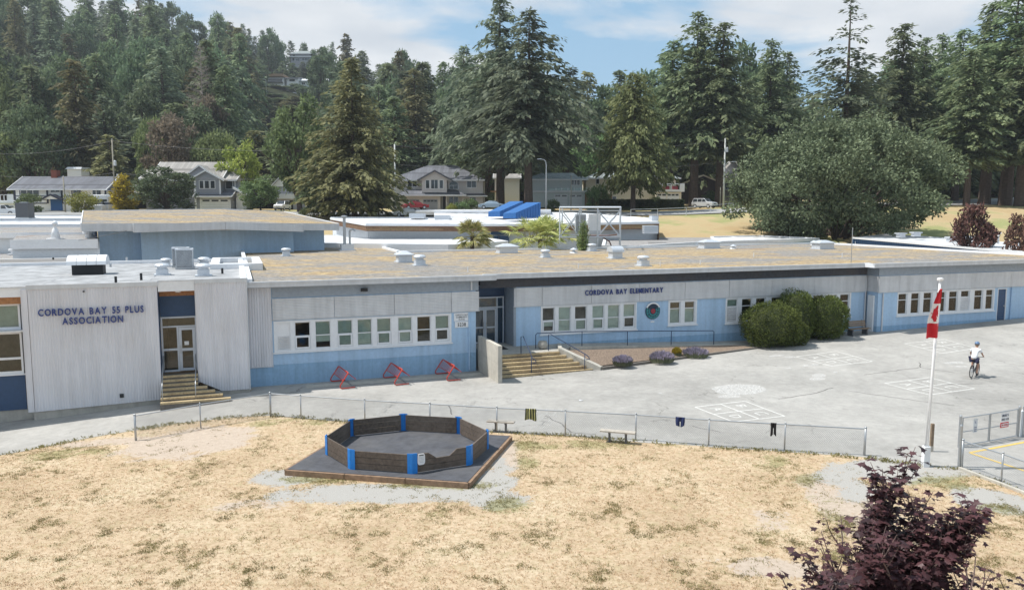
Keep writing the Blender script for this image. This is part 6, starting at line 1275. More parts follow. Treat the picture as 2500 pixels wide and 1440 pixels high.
# hillside houses
h = House('hillside_house', 'boxy white hillside house with orange roof edge', D_(390), 675, 232); h.box('wall', 654, 692, 192, 236, 0, 14, 'w_white'); h.box('roof', 652, 694, 184, 190, -1.5, 14, 'fence_wood'); h.box('window', 657, 690, 194, 201, -.2, 0, 'pane_dark'); h.box('balcony', 654, 692, 202, 204, -1.8, 0, 'dark_metal'); h.win(665, 207, 668, 209, 0); h.win(674, 207, 677, 209, 0)
h = House('hillside_house', 'white hillside house with grey metal roof beside the orange-edged one', D_(392), 715, 236); h.box('wall', 701, 728, 193, 240, 0, 12, 'w_white'); MB().hexa([(h.X(697), -1, h.Z(195)), (h.X(731), -1, h.Z(195)), (h.X(727), 12, h.Z(186)), (h.X(699), 12, h.Z(186))], [(h.X(697), -1, h.Z(193)), (h.X(731), -1, h.Z(193)), (h.X(727), 12, h.Z(184.5)), (h.X(699), 12, h.Z(184.5))]).build('roof', M['w_lav'], h.t); h.win(708, 196, 721, 201, 0); h.win(709, 209, 720, 214, 0)
h = House('hillside_house', 'low hillside house with long white roof right of the metal-roofed one', D_(395), 770, 225); h.box('wall', 730, 800, 198, 230, 0, 10, 'w_green'); h.roof_side(726, 805, 199, 191, -1, 11, 'sh_white', 8, 8); [h.win(a, 203, a + 8, 208, 0, 2) for a in (738, 756, 776)]
h = House('hillside_house', 'grey hip-roofed house highest on the hillside below the skyline', D_(430), 735, 168); h.box('wall', 711, 758, 134, 166, 0, 14, 'w_lav'); h.win(724, 145, 732, 150, 0, 2); h.win(716, 136, 722, 139, 0); h.roof_side(708, 762, 134, 122, -1, 15, 'sh_green', 18, 16); h.win(715, 144, 720, 150, 0); h.win(738, 144, 756, 149, 0, 3); h.box('eave_band', 709, 761, 140, 142, -1, 0, 'white')
h = House('hillside_house', 'pale flat roof half hidden in the trees left of the dead tree top', D_(380), 495, 215); h.box('wall', 468, 515, 198, 220, 0, 10, 'w_lav'); h.box('roof', 464, 517, 193, 197, -1.5, 10, 'sh_white')
pe = thing('white_shed', 'pale shed roof among the trees behind the timber framed house', 'shed', atd(182, 433, D_(140))); MB().box(-1.4, 1.4, 0, 3, -1, 1.6).build('wall', M['w_white'], pe); MB().hexa([(-1.6, -.3, 1.6), (1.6, -.3, 1.6), (1.6, 3.3, 1.6), (-1.6, 3.3, 1.6)], [(-1.2, -.1, 2.0), (1.6, -.1, 2.0), (1.6, 3.1, 2.0), (-1.2, 3.1, 2.0)]).build('roof', M['sh_white'], pe)
# ------------------------------------------------------------------ vehicles
def car(name, label, px, py, d, heading, col, kind='sedan', cat='car', group=None):
    p = atd(px, py, d); t = thing(name, label, cat, (p[0], p[1], ground(p[0], p[1]) + .1 if py is None else p[2]), heading, group)
    mat = surf(name + '_paint', col, .25, .1, var=.03, spec=.6)
    prof = {'sedan': [(-2.25, .35), (-2.25, .72), (-1.7, .88), (-1.15, .95), (-.55, 1.38), (.55, 1.42), (1.3, .98), (2.1, .82), (2.3, .6), (2.3, .3)],
            'suv': [(-2.2, .4), (-2.22, 1.0), (-2.05, 1.12), (-1.9, 1.70), (-1.7, 1.78), (.45, 1.76), (1.05, 1.18), (2.1, 1.05), (2.25, .85), (2.25, .4)]}[kind]
    W2 = .86; mb = MB(); n = len(prof)
    ins = lambda z: .0 if z < 1.0 else (.14 if z > 1.3 else .03)
    V = [(x, s * (W2 - ins(z)), z) for s in (-1, 1) for x, z in prof]; mb.v = V; mb.f = [tuple(range(n - 1, -1, -1)), tuple(range(n, 2 * n))] + [(i, (i + 1) % n, n + (i + 1) % n, n + i) for i in range(n)]
    mb.build('body', mat, t, bevel=.05)
    belt, top = (.95, 1.36) if kind == 'sedan' else (1.14, 1.68); xa, xb = (-1.05, 1.15) if kind == 'sedan' else (-1.85, .9)
    for s in (-1, 1):
        for a, b in ((0, .32), (.36, .66), (.70, 1)) if kind == 'suv' else ((.06, .48), (.52, .94)):
            x0, x1 = xa + (xb - xa) * a, xa + (xb - xa) * b; tp = .28 if kind == 'sedan' else .1
            sl = lambda x: x * .72 + .02 if kind == 'sedan' else (x - .35 if x > .4 else x)
            MB().hexa([(x0, s * (W2 - .05) - .03, belt), (x1, s * (W2 - .05) - .03, belt), (x1, s * (W2 - .05) + .03, belt), (x0, s * (W2 - .05) + .03, belt)], [(sl(x0), s * (W2 - .15) - .03, top), (sl(x1), s * (W2 - .15) - .03, top), (sl(x1), s * (W2 - .15) + .03, top), (sl(x0), s * (W2 - .15) + .03, top)]).build('side_window', M['pane_dark'], t)
    fx0, fz0, fx1, fz1 = (.62, 1.39, 1.26, 1.02) if kind == 'sedan' else (.50, 1.72, 1.02, 1.22); MB().hexa([(fx1, -.68, fz1), (fx1, .68, fz1), (fx0, .6, fz0), (fx0, -.6, fz0)], [(fx1 + .03, -.68, fz1 + .03), (fx1 + .03, .68, fz1 + .03), (fx0 + .03, .6, fz0 + .03), (fx0 + .03, -.6, fz0 + .03)]).build('windscreen', M['pane_dark'], t)
    rx0, rz0, rx1, rz1 = (-.6, 1.36, -1.12, .98) if kind == 'sedan' else (-1.93, 1.66, -2.08, 1.16); MB().hexa([(rx1, -.66, rz1), (rx1, .66, rz1), (rx0, .58, rz0), (rx0, -.58, rz0)], [(rx1 - .03, -.66, rz1 + .02), (rx1 - .03, .66, rz1 + .02), (rx0 - .03, .58, rz0 + .02), (rx0 - .03, -.58, rz0 + .02)]).build('rear_window', M['pane_dark'], t)
    for x in (-1.4, 1.4):
        for s in (-1, 1):
            wo = MB(); r = .33 if kind == 'sedan' else .37; pts = [(x + r * math.cos(R(a)), r + r * math.sin(R(a))) for a in range(0, 360, 24)]; w = wo.slab(pts, s * W2 - .11 * (s > 0) - .02, s * W2 + .11 * (s < 0) + .02).build('wheel', M['black'], t); pts = [(x + r * .6 * math.cos(R(a)), r + r * .6 * math.sin(R(a))) for a in range(0, 360, 30)]; MB().slab(pts, s * (W2 + .025) - .008, s * (W2 + .025) + .008).build('rim', M['galv_light'], w)
    for s in (-.6, .6):
        z = .72 if kind == 'sedan' else .85; MB().box(2.2, 2.31, s - .16, s + .16, z - .09, z + .06).build('headlight', M['white'], t); MB().box(-2.27, -2.2, s - .14, s + .14, z - .06, z + .1).build('tail_light', M['flag_red'], t)
    MB().box(2.22, 2.33, -.8, .8, .32, .5).build('bumper', M['dark_metal'], t); MB().box(2.25, 2.315, -.4, .4, z - .12, z + .02).build('grille', M['black'], t)
    return t
car('suv', 'silver four-wheel-drive parked at the roadside by the fir trunks', 1719, 508.5, D_(126.5), R(-48), (.52, .54, .57), 'suv', 'car')
car('parked_car', 'white sedan parked on the street in front of the beige house', 1000, 530, D_(107), R(172), (.74, .75, .77), 'sedan', 'car')
car('parked_car', 'red car in front of the beige garage doors', 1013, 511.5, D_(119), R(205), (.36, .02, .03), 'sedan', 'car')
car('parked_car', 'pale blue car partly hidden behind the blue skylights', 1202, 511, D_(116), R(180), (.35, .45, .55), 'sedan', 'car')
car('suv', 'white car under the carport of the small grey house', 690, 514, D_(130), R(-95), (.72, .73, .75), 'suv', 'car')
car('suv', 'white vehicle at the left edge before the white garage', 8, 527, D_(113), R(10), (.72, .73, .75), 'suv', 'car')
mh = thing('camper_van', 'white camper van with dark stripe in front of the timber framed house', 'camper', atd(245, 518, D_(120)), 0)
MB().slab([(-1.45, .4), (1.45, .4), (1.45, 2.55), (1.2, 2.95), (-1.2, 2.95), (-1.45, 2.55)], 0, 5.5).build('body', M['white'], mh, bevel=.12); MB().box(-1.47, 1.47, -.03, 5.4, 1.35, 1.6).build('stripe', M['navy'], mh)
for s in (-1, 1): MB().box(s * .68 - .55, s * .68 + .55, -.06, -.005, 1.8, 2.15).build('window', M['pane_dark'], mh)
MB().box(-1.1, 1.1, -1.6, -.02, .35, 1.25).build('cab', M['white'], mh, bevel=.15); MB().hexa([(-.9, -.9, 1.25), (.9, -.9, 1.25), (.9, -.1, 1.25), (-.9, -.1, 1.25)], [(-.75, -.5, 1.75), (.75, -.5, 1.75), (.75, -.05, 1.75), (-.75, -.05, 1.75)]).build('windscreen', M['pane_dark'], mh)
# ------------------------------------------------------------------ poles, lamps and wires
M['pole_wood'] = surf('weathered_pole', (.30, .28, .23), .9, var=.2, scale=6); M['pole_grey'] = surf('pale_pole', (.55, .57, .56), .7, var=.1, scale=6); M['wire'] = surf('wire', (.10, .10, .11), .6)
def pole(label, px, pyt, pyb, d, mat='pole_wood', r=.16, trans=None, lamp=False, arm=False):
    b = atd(px, pyb, d); h = (pyb - pyt) * d / FPX; t = thing('utility_pole', label, 'utility pole', b); MB().tube([(0, 0, -1), (0, 0, h)], [r, r * .7], 8).build('pole', M[mat], t, True)
    if trans: MB().lathe([(.05, trans - .45), (.24, trans - .42), (.24, trans + .38), (.08, trans + .48)], .36, -.1, 12).build('transformer', M['galv_light'], t); MB().box(0, .3, -.05, .05, trans, trans + .08).build('bracket', M['galv'], t)
    if lamp: MB().tube([(0, 0, lamp), (.5, -.2, lamp + .7), (1.4, -.4, lamp + .85)], .045, 6).box(1.3, 1.9, -.5, -.3, lamp + .78, lamp + .9).build('lamp_arm', M['galv_light'], t)
    if arm: MB().box(-.9, .9, -.06, .06, h - .5, h - .38).build('cross_arm', M['pole_wood'], t)
    MB().lathe([(.05, h), (.06, h + .12), (.03, h + .2)], 0, 0, 8).build('insulator', M['galv_light'], t); return A_([b[0], b[1], b[2] + h])
T1 = pole('wooden utility pole with transformer beside the timber framed house', 283, 345, 519, D_(121), trans=8.4); T0 = pole('slim utility pole higher up the slope with small transformer', 352, 321, 412, D_(165), trans=4.6, r=.13)
pole('brown short pole in front of the timber framed house', 160, 433, 521, D_(116), r=.14); T2 = pole('tall pale utility pole left of the beige house', 966, 356, 515, D_(116), 'pole_grey'); T3 = pole('pale utility pole with transformer and street lamp near the silver car', 1766, 342, 505, D_(130), 'pole_grey', .2, trans=10.4, lamp=7.4)
pole('thin grey pole in front of the sage house', 1394, 430, 512, D_(117), r=.1); pole('stub of an old pole by the lamp-bearing pole', 1758, 460, 503, D_(131), r=.12)
def street_lamp(label, px, pyt, pyb, d, s=1.0):
    b = atd(px, pyb, d); h = (pyb - pyt) * d / FPX; t = thing('street_lamp', label, 'street lamp', b); MB().tube([(0, 0, -1), (0, 0, h - .9), (-.08, 0, h - .4), (-.35, 0, h - .1), (-.8, 0, h)], [.11, .08, .07, .06, .05], 8).build('mast', M['galv_light'], t, True); MB().hexa([(-1.45, -.12, h - .06), (-.75, -.12, h - .04), (-.75, .12, h - .04), (-1.45, .12, h - .06)], [(-1.4, -.1, h + .06), (-.75, -.1, h + .08), (-.75, .1, h + .08), (-1.4, .1, h + .06)]).build('lamp_head', M['galv_light'], t)
street_lamp('grey curved street lamp above the white-roofed block', 1333, 391, 520, D_(112)); street_lamp('far street lamp on the hillside below the boxy white house', 651, 196, 250, D_(330))
def wire(label, a, b, sag=.8, r=.022):
    t = thing('power_line', label, 'cable', tuple(a)); d = A_(b) - A_(a); MB().tube([tuple(d * s - A_([0, 0, sag * 4 * s * (1 - s)])) for s in np.linspace(0, 1, 17)], r, 4).build('cable', M['wire'], t)
wire('upper cable from the left edge to the wooden transformer pole', atd(-40, 375, D_(116)), T1 - [0, 0, .2]); wire('upper cable from the transformer pole across the treetops to the tall pale pole', T1 - [0, 0, .2], T2 - [0, 0, .3], 1.2); wire('lower cable left of the wooden transformer pole', atd(-40, 425, D_(116)), T1 - [0, 0, 5.6]); wire('lower cable between transformer pole and the tall pale pole', T1 - [0, 0, 5.6], T2 - [0, 0, 4.4], 1.2)
wire('upper cable from the tall pale pole to the lamp-bearing pole', T2 - [0, 0, .2], T3 - [0, 0, .3], 1.6); wire('lower cable from the tall pale pole to the lamp-bearing pole', T2 - [0, 0, 3.2], T3 - [0, 0, 4.2], 1.6); wire('cable from the lamp-bearing pole into the big oak', T3 - [0, 0, .3], atd(2300, 350, D_(150)), 1.5); wire('cable sloping over the grey roof of the timber framed house', atd(0, 466, D_(115)), atd(283, 432, D_(120)), .4); wire('service cable from the roofs up to the gymnasium eave', onz(70, 598, 5.9), onz(310, 563, 7.4), .2, .015)
# roadside fence of thin posts by the far lawn
FQ = [atd(px, py, d)[:2] for px, py, d in ((1540, 533, D_(107)), (1605, 532, D_(107.5)), (1675, 530, D_(108.5)), (1735, 527, D_(111)), (1790, 523, D_(115)))]
rfz = thing('roadside_fence', 'thin chain link fence along the street beyond the lawn', 'fence', (*FQ[0], ground(*FQ[0])))
for q in FQ: MB().tube([(q[0] - FQ[0][0], q[1] - FQ[0][1], ground(*q) - ground(*FQ[0]) - .1), (q[0] - FQ[0][0], q[1] - FQ[0][1], ground(*q) - ground(*FQ[0]) + 1.25)], .05, 6).build('post', M['galv_light'], rfz)
MB().tube([(q[0] - FQ[0][0], q[1] - FQ[0][1], ground(*q) - ground(*FQ[0]) + 1.22) for q in FQ], .03, 5).build('rail', M['galv_light'], rfz)
# ------------------------------------------------------------------ foliage
def leaf_mat(name, c0, c1, trans=.4, rnd=.28, nscale=.35, rough=.7):
    m = bpy.data.materials.new(name); m.use_nodes = True; nt = m.node_tree; b = nt.nodes['Principled BSDF']; L = nt.links.new; N = nt.nodes.new
    tc = N('ShaderNodeTexCoord'); n = noise_node(nt, nscale, 3, .5, vec=tc.outputs['Object']); geo = N('ShaderNodeNewGeometry'); oi = N('ShaderNodeObjectInfo')
    a = N('ShaderNodeMath'); a.operation = 'MULTIPLY_ADD'; L(geo.outputs['Random Per Island'], a.inputs[0]); a.inputs[1].default_value = .55; L(n.outputs[0], a.inputs[2])
    c = ramp(nt, a.outputs[0], [(.42, c0), (1.05, c1)]).outputs[0]
    h = N('ShaderNodeHueSaturation'); L(c, h.inputs['Color']); mr = N('ShaderNodeMapRange'); L(oi.outputs['Random'], mr.inputs[0]); mr.inputs[3].default_value = 1 - rnd; mr.inputs[4].default_value = 1 + rnd; L(mr.outputs[0], h.inputs['Value'])
    mh = N('ShaderNodeMapRange'); L(oi.outputs['Random'], mh.inputs[0]); mh.inputs[3].default_value = .475; mh.inputs[4].default_value = .515; L(mh.outputs[0], h.inputs['Hue'])
    L(h.outputs[0], b.inputs['Base Color']); b.inputs['Roughness'].default_value = rough; b.inputs['Specular IOR Level'].default_value = .25
    t = N('ShaderNodeBsdfTranslucent'); L(h.outputs[0], t.inputs[0]); mx = N('ShaderNodeMixShader'); mx.inputs[0].default_value = trans; L(b.outputs[0], mx.inputs[1]); L(t.outputs[0], mx.inputs[2]); L(mx.outputs[0], nt.nodes['Material Output'].inputs[0])
    return m
M['fir'] = leaf_mat('fir_needles', (.068, .105, .055), (.245, .295, .155)); M['fir_olive'] = leaf_mat('olive_needles', (.075, .08, .038), (.24, .23, .11)); M['fir_blue'] = leaf_mat('blue_green_needles', (.078, .112, .08), (.25, .30, .195))
M['cedar_leaf'] = leaf_mat('cedar_foliage', (.09, .125, .045), (.30, .345, .15)); M['oak_leaf'] = leaf_mat('oak_leaves', (.05, .075, .036), (.20, .242, .138), .22, .1, .5)
M['leaf_green'] = leaf_mat('green_leaves', (.07, .115, .05), (.22, .30, .13)); M['leaf_dark'] = leaf_mat('dark_green_leaves', (.055, .09, .05), (.19, .26, .14)); M['leaf_lime'] = leaf_mat('lime_leaves', (.12, .16, .03), (.40, .43, .11)); M['leaf_gold'] = leaf_mat('golden_needles', (.20, .16, .015), (.50, .40, .04)); M['leaf_brown'] = leaf_mat('brown_leaves', (.08, .065, .05), (.22, .175, .13)); M['leaf_light'] = leaf_mat('light_green_leaves', (.10, .15, .05), (.29, .36, .16))
M['maple'] = leaf_mat('purple_maple_leaves', (.018, .009, .010), (.11, .053, .05), .16, .1, 1.2, .42); M['maple_far'] = leaf_mat('far_purple_leaves', (.05, .026, .022), (.19, .10, .075), .2, .1)
M['yew'] = leaf_mat('clipped_shrub_leaves', (.028, .05, .010), (.15, .20, .05), .2, .12, 2.0); M['palm_leaf'] = leaf_mat('palm_fronds', (.16, .21, .05), (.60, .58, .24), .25, .2, 1.5); M['lav_stem'] = leaf_mat('lavender_stems', (.10, .12, .07), (.26, .28, .18)); M['lav'] = leaf_mat('lavender', (.20, .19, .20), (.42, .36, .48), .2, .1, 5); M['hedge'] = leaf_mat('hedge_leaves', (.03, .055, .02), (.12, .15, .06))
M['bark'] = surf('bark', (.085, .062, .05), .95, var=.35, scale=4, bmp=.6, bscale=12); M['bark_dead'] = surf('grey_dead_wood', (.30, .255, .235), .95, var=.2, scale=4); M['bark_young'] = surf('young_bark', (.16, .11, .10), .8, var=.2)
def cards(P, D, Lh, Wd, rng, up=None, droopy=0.0):
    """diamond leaf cards: base P, direction D, length, width -> V, F"""
    n = len(P); D = D / (np.linalg.norm(D, axis=1, keepdims=True) + 1e-9)
    Q = rng.normal(size=(n, 3)) if up is None else up + rng.normal(size=(n, 3)) * .8
    S = np.cross(D, Q); S /= (np.linalg.norm(S, axis=1, keepdims=True) + 1e-9)
    Lh = np.broadcast_to(np.asarray(Lh, float).reshape(-1, 1), (n, 1)); Wd = np.broadcast_to(np.asarray(Wd, float).reshape(-1, 1), (n, 1))
    mid = P + D * Lh * .45; tip = P + D * Lh; tip[:, 2:3] -= droopy * Lh
    V = np.stack([P, mid + S * Wd * .5, tip, mid - S * Wd * .5], 1).reshape(-1, 3); F = np.arange(n * 4).reshape(n, 4); return V, F
def merge(parts):
    V = []; F = []; o = 0
    for v, f in parts: V.append(v); F.append(f + o); o += len(v)
    return np.concatenate(V), np.concatenate(F)
PROTO = {}
def conifer(key, seed, H, Rb, nlev, nbr, droop, rise, lL, lW, mat, bare=.06, irr=.3, taper=.85, step=.55, gaps=0.0, tr=None, topthin=0.0):
    rng = np.random.default_rng(seed); P = []; D = []; S = []; mbr = MB()
    trunk_r = tr or H * .017
    for k in range(nlev):
        f = (k + rng.uniform(0, .8)) / nlev; z = H * (bare + (1 - bare) * f)
        if rng.uniform() < gaps * (1 if f < .9 else 0): continue
        nb = max(3, int(nbr * (1 - .45 * f) * (1 - topthin * (f > .6))))
        for j in range(nb):
            az = rng.uniform(0, 2 * math.pi); env = (1 - f) ** taper * (min(1, .42 + f * 3.4)) * (1 + irr * .8 * mnoise.noise((math.cos(az) * 1.3 + seed, math.sin(az) * 1.3, z * .22))); Lb = Rb * env * rng.uniform(1 - irr * 1.7, 1 + irr * .9) + .25
            o = A_([math.cos(az), math.sin(az), 0]); lat = A_([-o[1], o[0], 0]); ns = max(2, int(Lb / step)); tilt = rise + rng.normal() * .10 + .35 * f
            for q in range(ns):
                s = (q + rng.uniform(.2, 1)) / ns; p = o * Lb * s + A_([0, 0, z + Lb * (tilt * s - droop * s * s)])
                sl = tilt - 2 * droop * s; fd = o + A_([0, 0, sl]); sp = .35 + .65 * (1 - s)
                for sd in (-1, 1, 0, -.6, .6):
                    dd = fd * (.7 if sd else 1.0) + lat * sd * .9 * sp + A_([0, 0, -.45 * droop * rng.uniform(.2, 1.5)]) + rng.normal(size=3) * .22; P.append(p + lat * sd * .35 * Lb * .25 * sp * rng.uniform(0, 1) + rng.normal(size=3) * A_([.16, .16, .22])); D.append(dd); S.append(rng.uniform(.6, 1.3) * (1 - .4 * f))
            if k % 3 == 0 and j < 3: mbr.tube([(0, 0, z), tuple(o * Lb * .5 + A_([0, 0, z + Lb * (tilt * .5 - droop * .25)])), tuple(o * Lb * .9 + A_([0, 0, z + Lb * (tilt * .9 - droop * .8)]))], [.06 + .04 * (1 - f), .04, .015], 4)
    P = A_(P); D = A_(D); S = A_(S); up = np.tile(A_([0, 0, 1.0]), (len(P), 1))
    V, F = cards(P, D, lL * S, lW * S, rng, up, .12)
    top = cards(np.tile(A_([0, 0, H * .985]), (14, 1)) - A_([[0, 0, rng.uniform(0, H * .04)] for _ in range(14)]), rng.normal(size=(14, 3)) * .5 + A_([0, 0, 1.3]), lL * .6, lW * .4, rng, up[:14])
    V, F = merge([(V, F), top]); crown = np_mesh('crown', V, F); crown.materials.append(mat)
    mb = mbr; mb.tube([(0, 0, -1.5), (0, 0, 0), (.1, 0, H * .3), (0, .1, H * .65), (0, 0, H)], [trunk_r * 1.5, trunk_r * 1.15, trunk_r * .85, trunk_r * .45, .02], 8)
    tm = bpy.data.meshes.new('trunk'); tm.from_pydata(mb.v, [], mb.f); tm.update(); tm.materials.append(M['bark'])
    PROTO[key] = (H, Rb, crown, tm)
def broadleaf(key, seed, H, Rb, ncl, nlf, lL, mat, base=.15, squash=.75, rc=.24, bark='bark', spread=1.0, hollow=.55, lobe=0.0):
    rng = np.random.default_rng(seed); zc = H * (base + (1 - base) * .48); rz = H * (1 - base) * .52; mb = MB(); parts = []
    cl = []
    for i in range(ncl):
        while True:
            d = rng.normal(size=3); d /= np.linalg.norm(d)
            if d[2] > -.97: break
        r = rng.uniform(hollow, 1.0) ** .6 * rng.uniform(.82, 1.1) * ((1 + .2 * mnoise.noise(tuple(d * 2.1 + seed))) if not lobe else (1.1 - lobe * (1 - min(1, 2.4 * abs(mnoise.noise(tuple(d * 1.9 + seed))))))); c = A_([d[0] * Rb * r * .86, d[1] * Rb * r * .86, zc + d[2] * rz * r * .88]); cl.append(c)
        n = int(nlf * rng.uniform(.7, 1.3)); rr = Rb * rc * rng.uniform(.7, 1.3); e = rng.normal(size=(n, 3)); e /= np.linalg.norm(e, axis=1, keepdims=True); e[:, 2] = e[:, 2] * .8 + .1
        P = c + e * rr * rng.uniform(.45, 1.0, (n, 1)) * A_([1, 1, squash]); D = e * .8 + rng.normal(size=(n, 3)) * .7 + A_([0, 0, -.15]); parts.append(cards(P, D, lL * rng.uniform(.7, 1.3, n), lL * .62 * rng.uniform(.7, 1.2, n), rng, e + A_([0, 0, .5])))
        if i % (2 if ncl < 100 else 6) == 0: mb.tube([(0, 0, H * base * rng.uniform(.6, 1.6)), tuple(c * A_([.45, .45, 0]) + A_([0, 0, H * base + (c[2] - H * base) * .6])), tuple(c)], [H * .012, H * .007, .02], 5)
    V, F = merge(parts); crown = np_mesh('crown', V, F); crown.materials.append(mat)
    mb.tube([(0, 0, -.8), (0, 0, 0), (.05, .05, H * base), (0, .1, zc)], [H * .034, H * .027, H * .022, H * .012], 8); tm = bpy.data.meshes.new('trunk'); tm.from_pydata(mb.v, [], mb.f); tm.update(); tm.materials.append(M[bark]); PROTO[key] = (H, Rb, crown, tm)
conifer('fir_a', 1, 26, 4.6, 46, 9, .50, .12, 1.05, .48, M['fir'], taper=.75, irr=.38); conifer('fir_b', 2, 28, 4.4, 48, 9, .35, .2, 1.0, .46, M['fir_blue'], irr=.45, taper=.7); conifer('fir_c', 3, 24, 4.6, 42, 9, .66, .1, 1.05, .48, M['fir'], irr=.5, taper=.58)
conifer('fir_grove', 4, 34, 5.2, 50, 9, .45, .1, 1.05, .46, M['fir'], bare=.27, irr=.5, taper=.55); conifer('spruce', 5, 30, 8.2, 58, 11, .45, .10, 1.0, .45, M['fir_olive'], bare=.07, irr=.34, taper=.85, step=.62); conifer('droop_fir', 6, 38, 9.0, 52, 9, .66, .30, 1.15, .44, M['fir_blue'], bare=.27, irr=.52, taper=.8, step=.55, gaps=.08)
conifer('sparse_fir', 7, 38, 7.2, 44, 8, .34, .12, 1.05, .45, M['fir_blue'], bare=.12, irr=.5, taper=.75, gaps=.14, topthin=.25); conifer('cedar', 8, 24, 7.0, 50, 11, .5, .05, .85, .42, M['cedar_leaf'], bare=.23, irr=.24, taper=.45, step=.5); conifer('olive_fir', 9, 24, 4.6, 42, 9, .5, .1, 1.0, .48, M['fir_olive'], irr=.36, taper=.7)
conifer('golden', 10, 6, 1.9, 26, 9, .1, .6, .55, .25, M['leaf_gold'], bare=.03, irr=.15, taper=.7, step=.3, tr=.09); conifer('small_cypress', 11, 5, .9, 30, 8, .05, .9, .4, .2, M['cedar_leaf'], bare=.04, irr=.15, taper=.45, step=.22, tr=.06)
broadleaf('oak', 21, 15, 13.2, 230, 300, .36, M['oak_leaf'], base=.02, rc=.12, squash=.8, hollow=.72, lobe=.26); broadleaf('leaf_a', 22, 12, 5, 60, 110, .55, M['leaf_green']); broadleaf('leaf_b', 23, 14, 6, 70, 120, .55, M['leaf_dark'], base=.08); broadleaf('lime', 24, 9, 4.2, 55, 110, .45, M['leaf_lime']); broadleaf('brown', 25, 12, 5, 55, 110, .5, M['leaf_brown'], base=.05); broadleaf('light', 26, 10, 4.6, 52, 110, .5, M['leaf_light'], base=.12)
broadleaf('bush', 27, 3, 2.2, 26, 90, .28, M['leaf_green'], base=.03, rc=.34); broadleaf('bush_lime', 28, 3.2, 2.4, 26, 90, .28, M['leaf_lime'], base=.03, rc=.34); broadleaf('maple_far', 29, 6, 2.8, 46, 60, .35, M['maple_far'], base=.12, rc=.22, hollow=.3)
def plant(key, name, label, px, pyt, d, wpx, cat='tree', group=None, base=None, rot=None):
    H, Rb, cr, tr = PROTO[key]; x = (px - 1250) / FPX * d; zb = ground(x, d) - .2 if base is None else base; zt = atd(px, pyt, d)[2]; s = max(.5, zt - zb) / H; w = wpx * d / FPX / 2 / Rb
    t = thing(name, label, cat, (x, d, zb), rot if rot is not None else (px * 7.13 % 6.28), group)
    for nm, me in (('crown', cr), ('trunk', tr)):
        o = bpy.data.objects.new(nm, me); COL.objects.link(o); o.parent = t; o.scale = (w, w, s) if nm == 'crown' else (max(.6, min(w, 1.3)) * (w if abs(w - s) > .6 else s) / max(.6, min(w, 1.3)), w, s)
    return t
plant('spruce', 'spruce_tree', 'broad olive spruce standing left of the beige arched-window house', 868, 142, D_(106), 300)
plant('droop_fir', 'fir_tree', 'tall drooping fir with long layered boughs right of the beige house', 1290, 26, D_(118), 350); plant('droop_fir', 'fir_tree', 'tall dark fir directly behind the drooping fir', 1222, -12, D_(128), 300, rot=2.1)
plant('cedar', 'cedar_tree', 'broad bright green cedar on the lawn before the cream house', 1543, 178, D_(117), 200)
for px, py, d, w, lab in ((1690, 32, 138, 190, 'tall fir with bare trunk behind the silver car, left of its pair'), (1752, 55, 136, 200, 'tall fir with bare trunk behind the silver car, right of its pair'), (1632, 100, 142, 160, 'shorter fir left of the tall pair by the silver car'), (1866, 98, 150, 150, 'fir with ragged top left of the oak'), (1905, 128, 156, 120, 'slim fir just left of the oak against the sky')):
    plant('fir_grove', 'fir_tree', lab, px, py, D_(d), w)
plant('sparse_fir', 'fir_tree', 'tall thin-topped fir rising behind the big oak', 2050, -8, D_(122), 290)
for px, py, d, w, lab in ((2180, 58, 138, 180, 'fir right of the thin-topped one with pointed crown'), (2232, 92, 146, 130, 'narrow fir top right of the pointed one'), (2272, 84, 150, 120, 'narrow fir second from the pointed one'), (2322, 72, 140, 170, 'fir left of the two tallest at the right edge'), (2395, 4, 130, 220, 'very tall fir second from the right edge'), (2445, -40, 124, 250, 'very tall fir nearest the right edge of the field'), (2530, -30, 128, 260, 'very tall fir cut by the right picture edge'), (2352, 120, 118, 190, 'fir with visible trunk at the edge of the dry lawn'), (2480, 90, 118, 200, 'lower fir with visible trunk at the far right')):
    plant('fir_grove', 'fir_tree', lab, px, py, D_(d), w)
plant('oak', 'oak_tree', 'huge round grey-green oak behind the school roof', 2038, 276, D_(90), 565, base=3.2)
plant('maple_far', 'purple_maple', 'small purple maple behind the navy-edged building', 2378, 478, D_(66), 120); plant('maple_far', 'purple_maple', 'purple maple at the right edge behind the navy-edged building', 2512, 500, D_(62), 120)
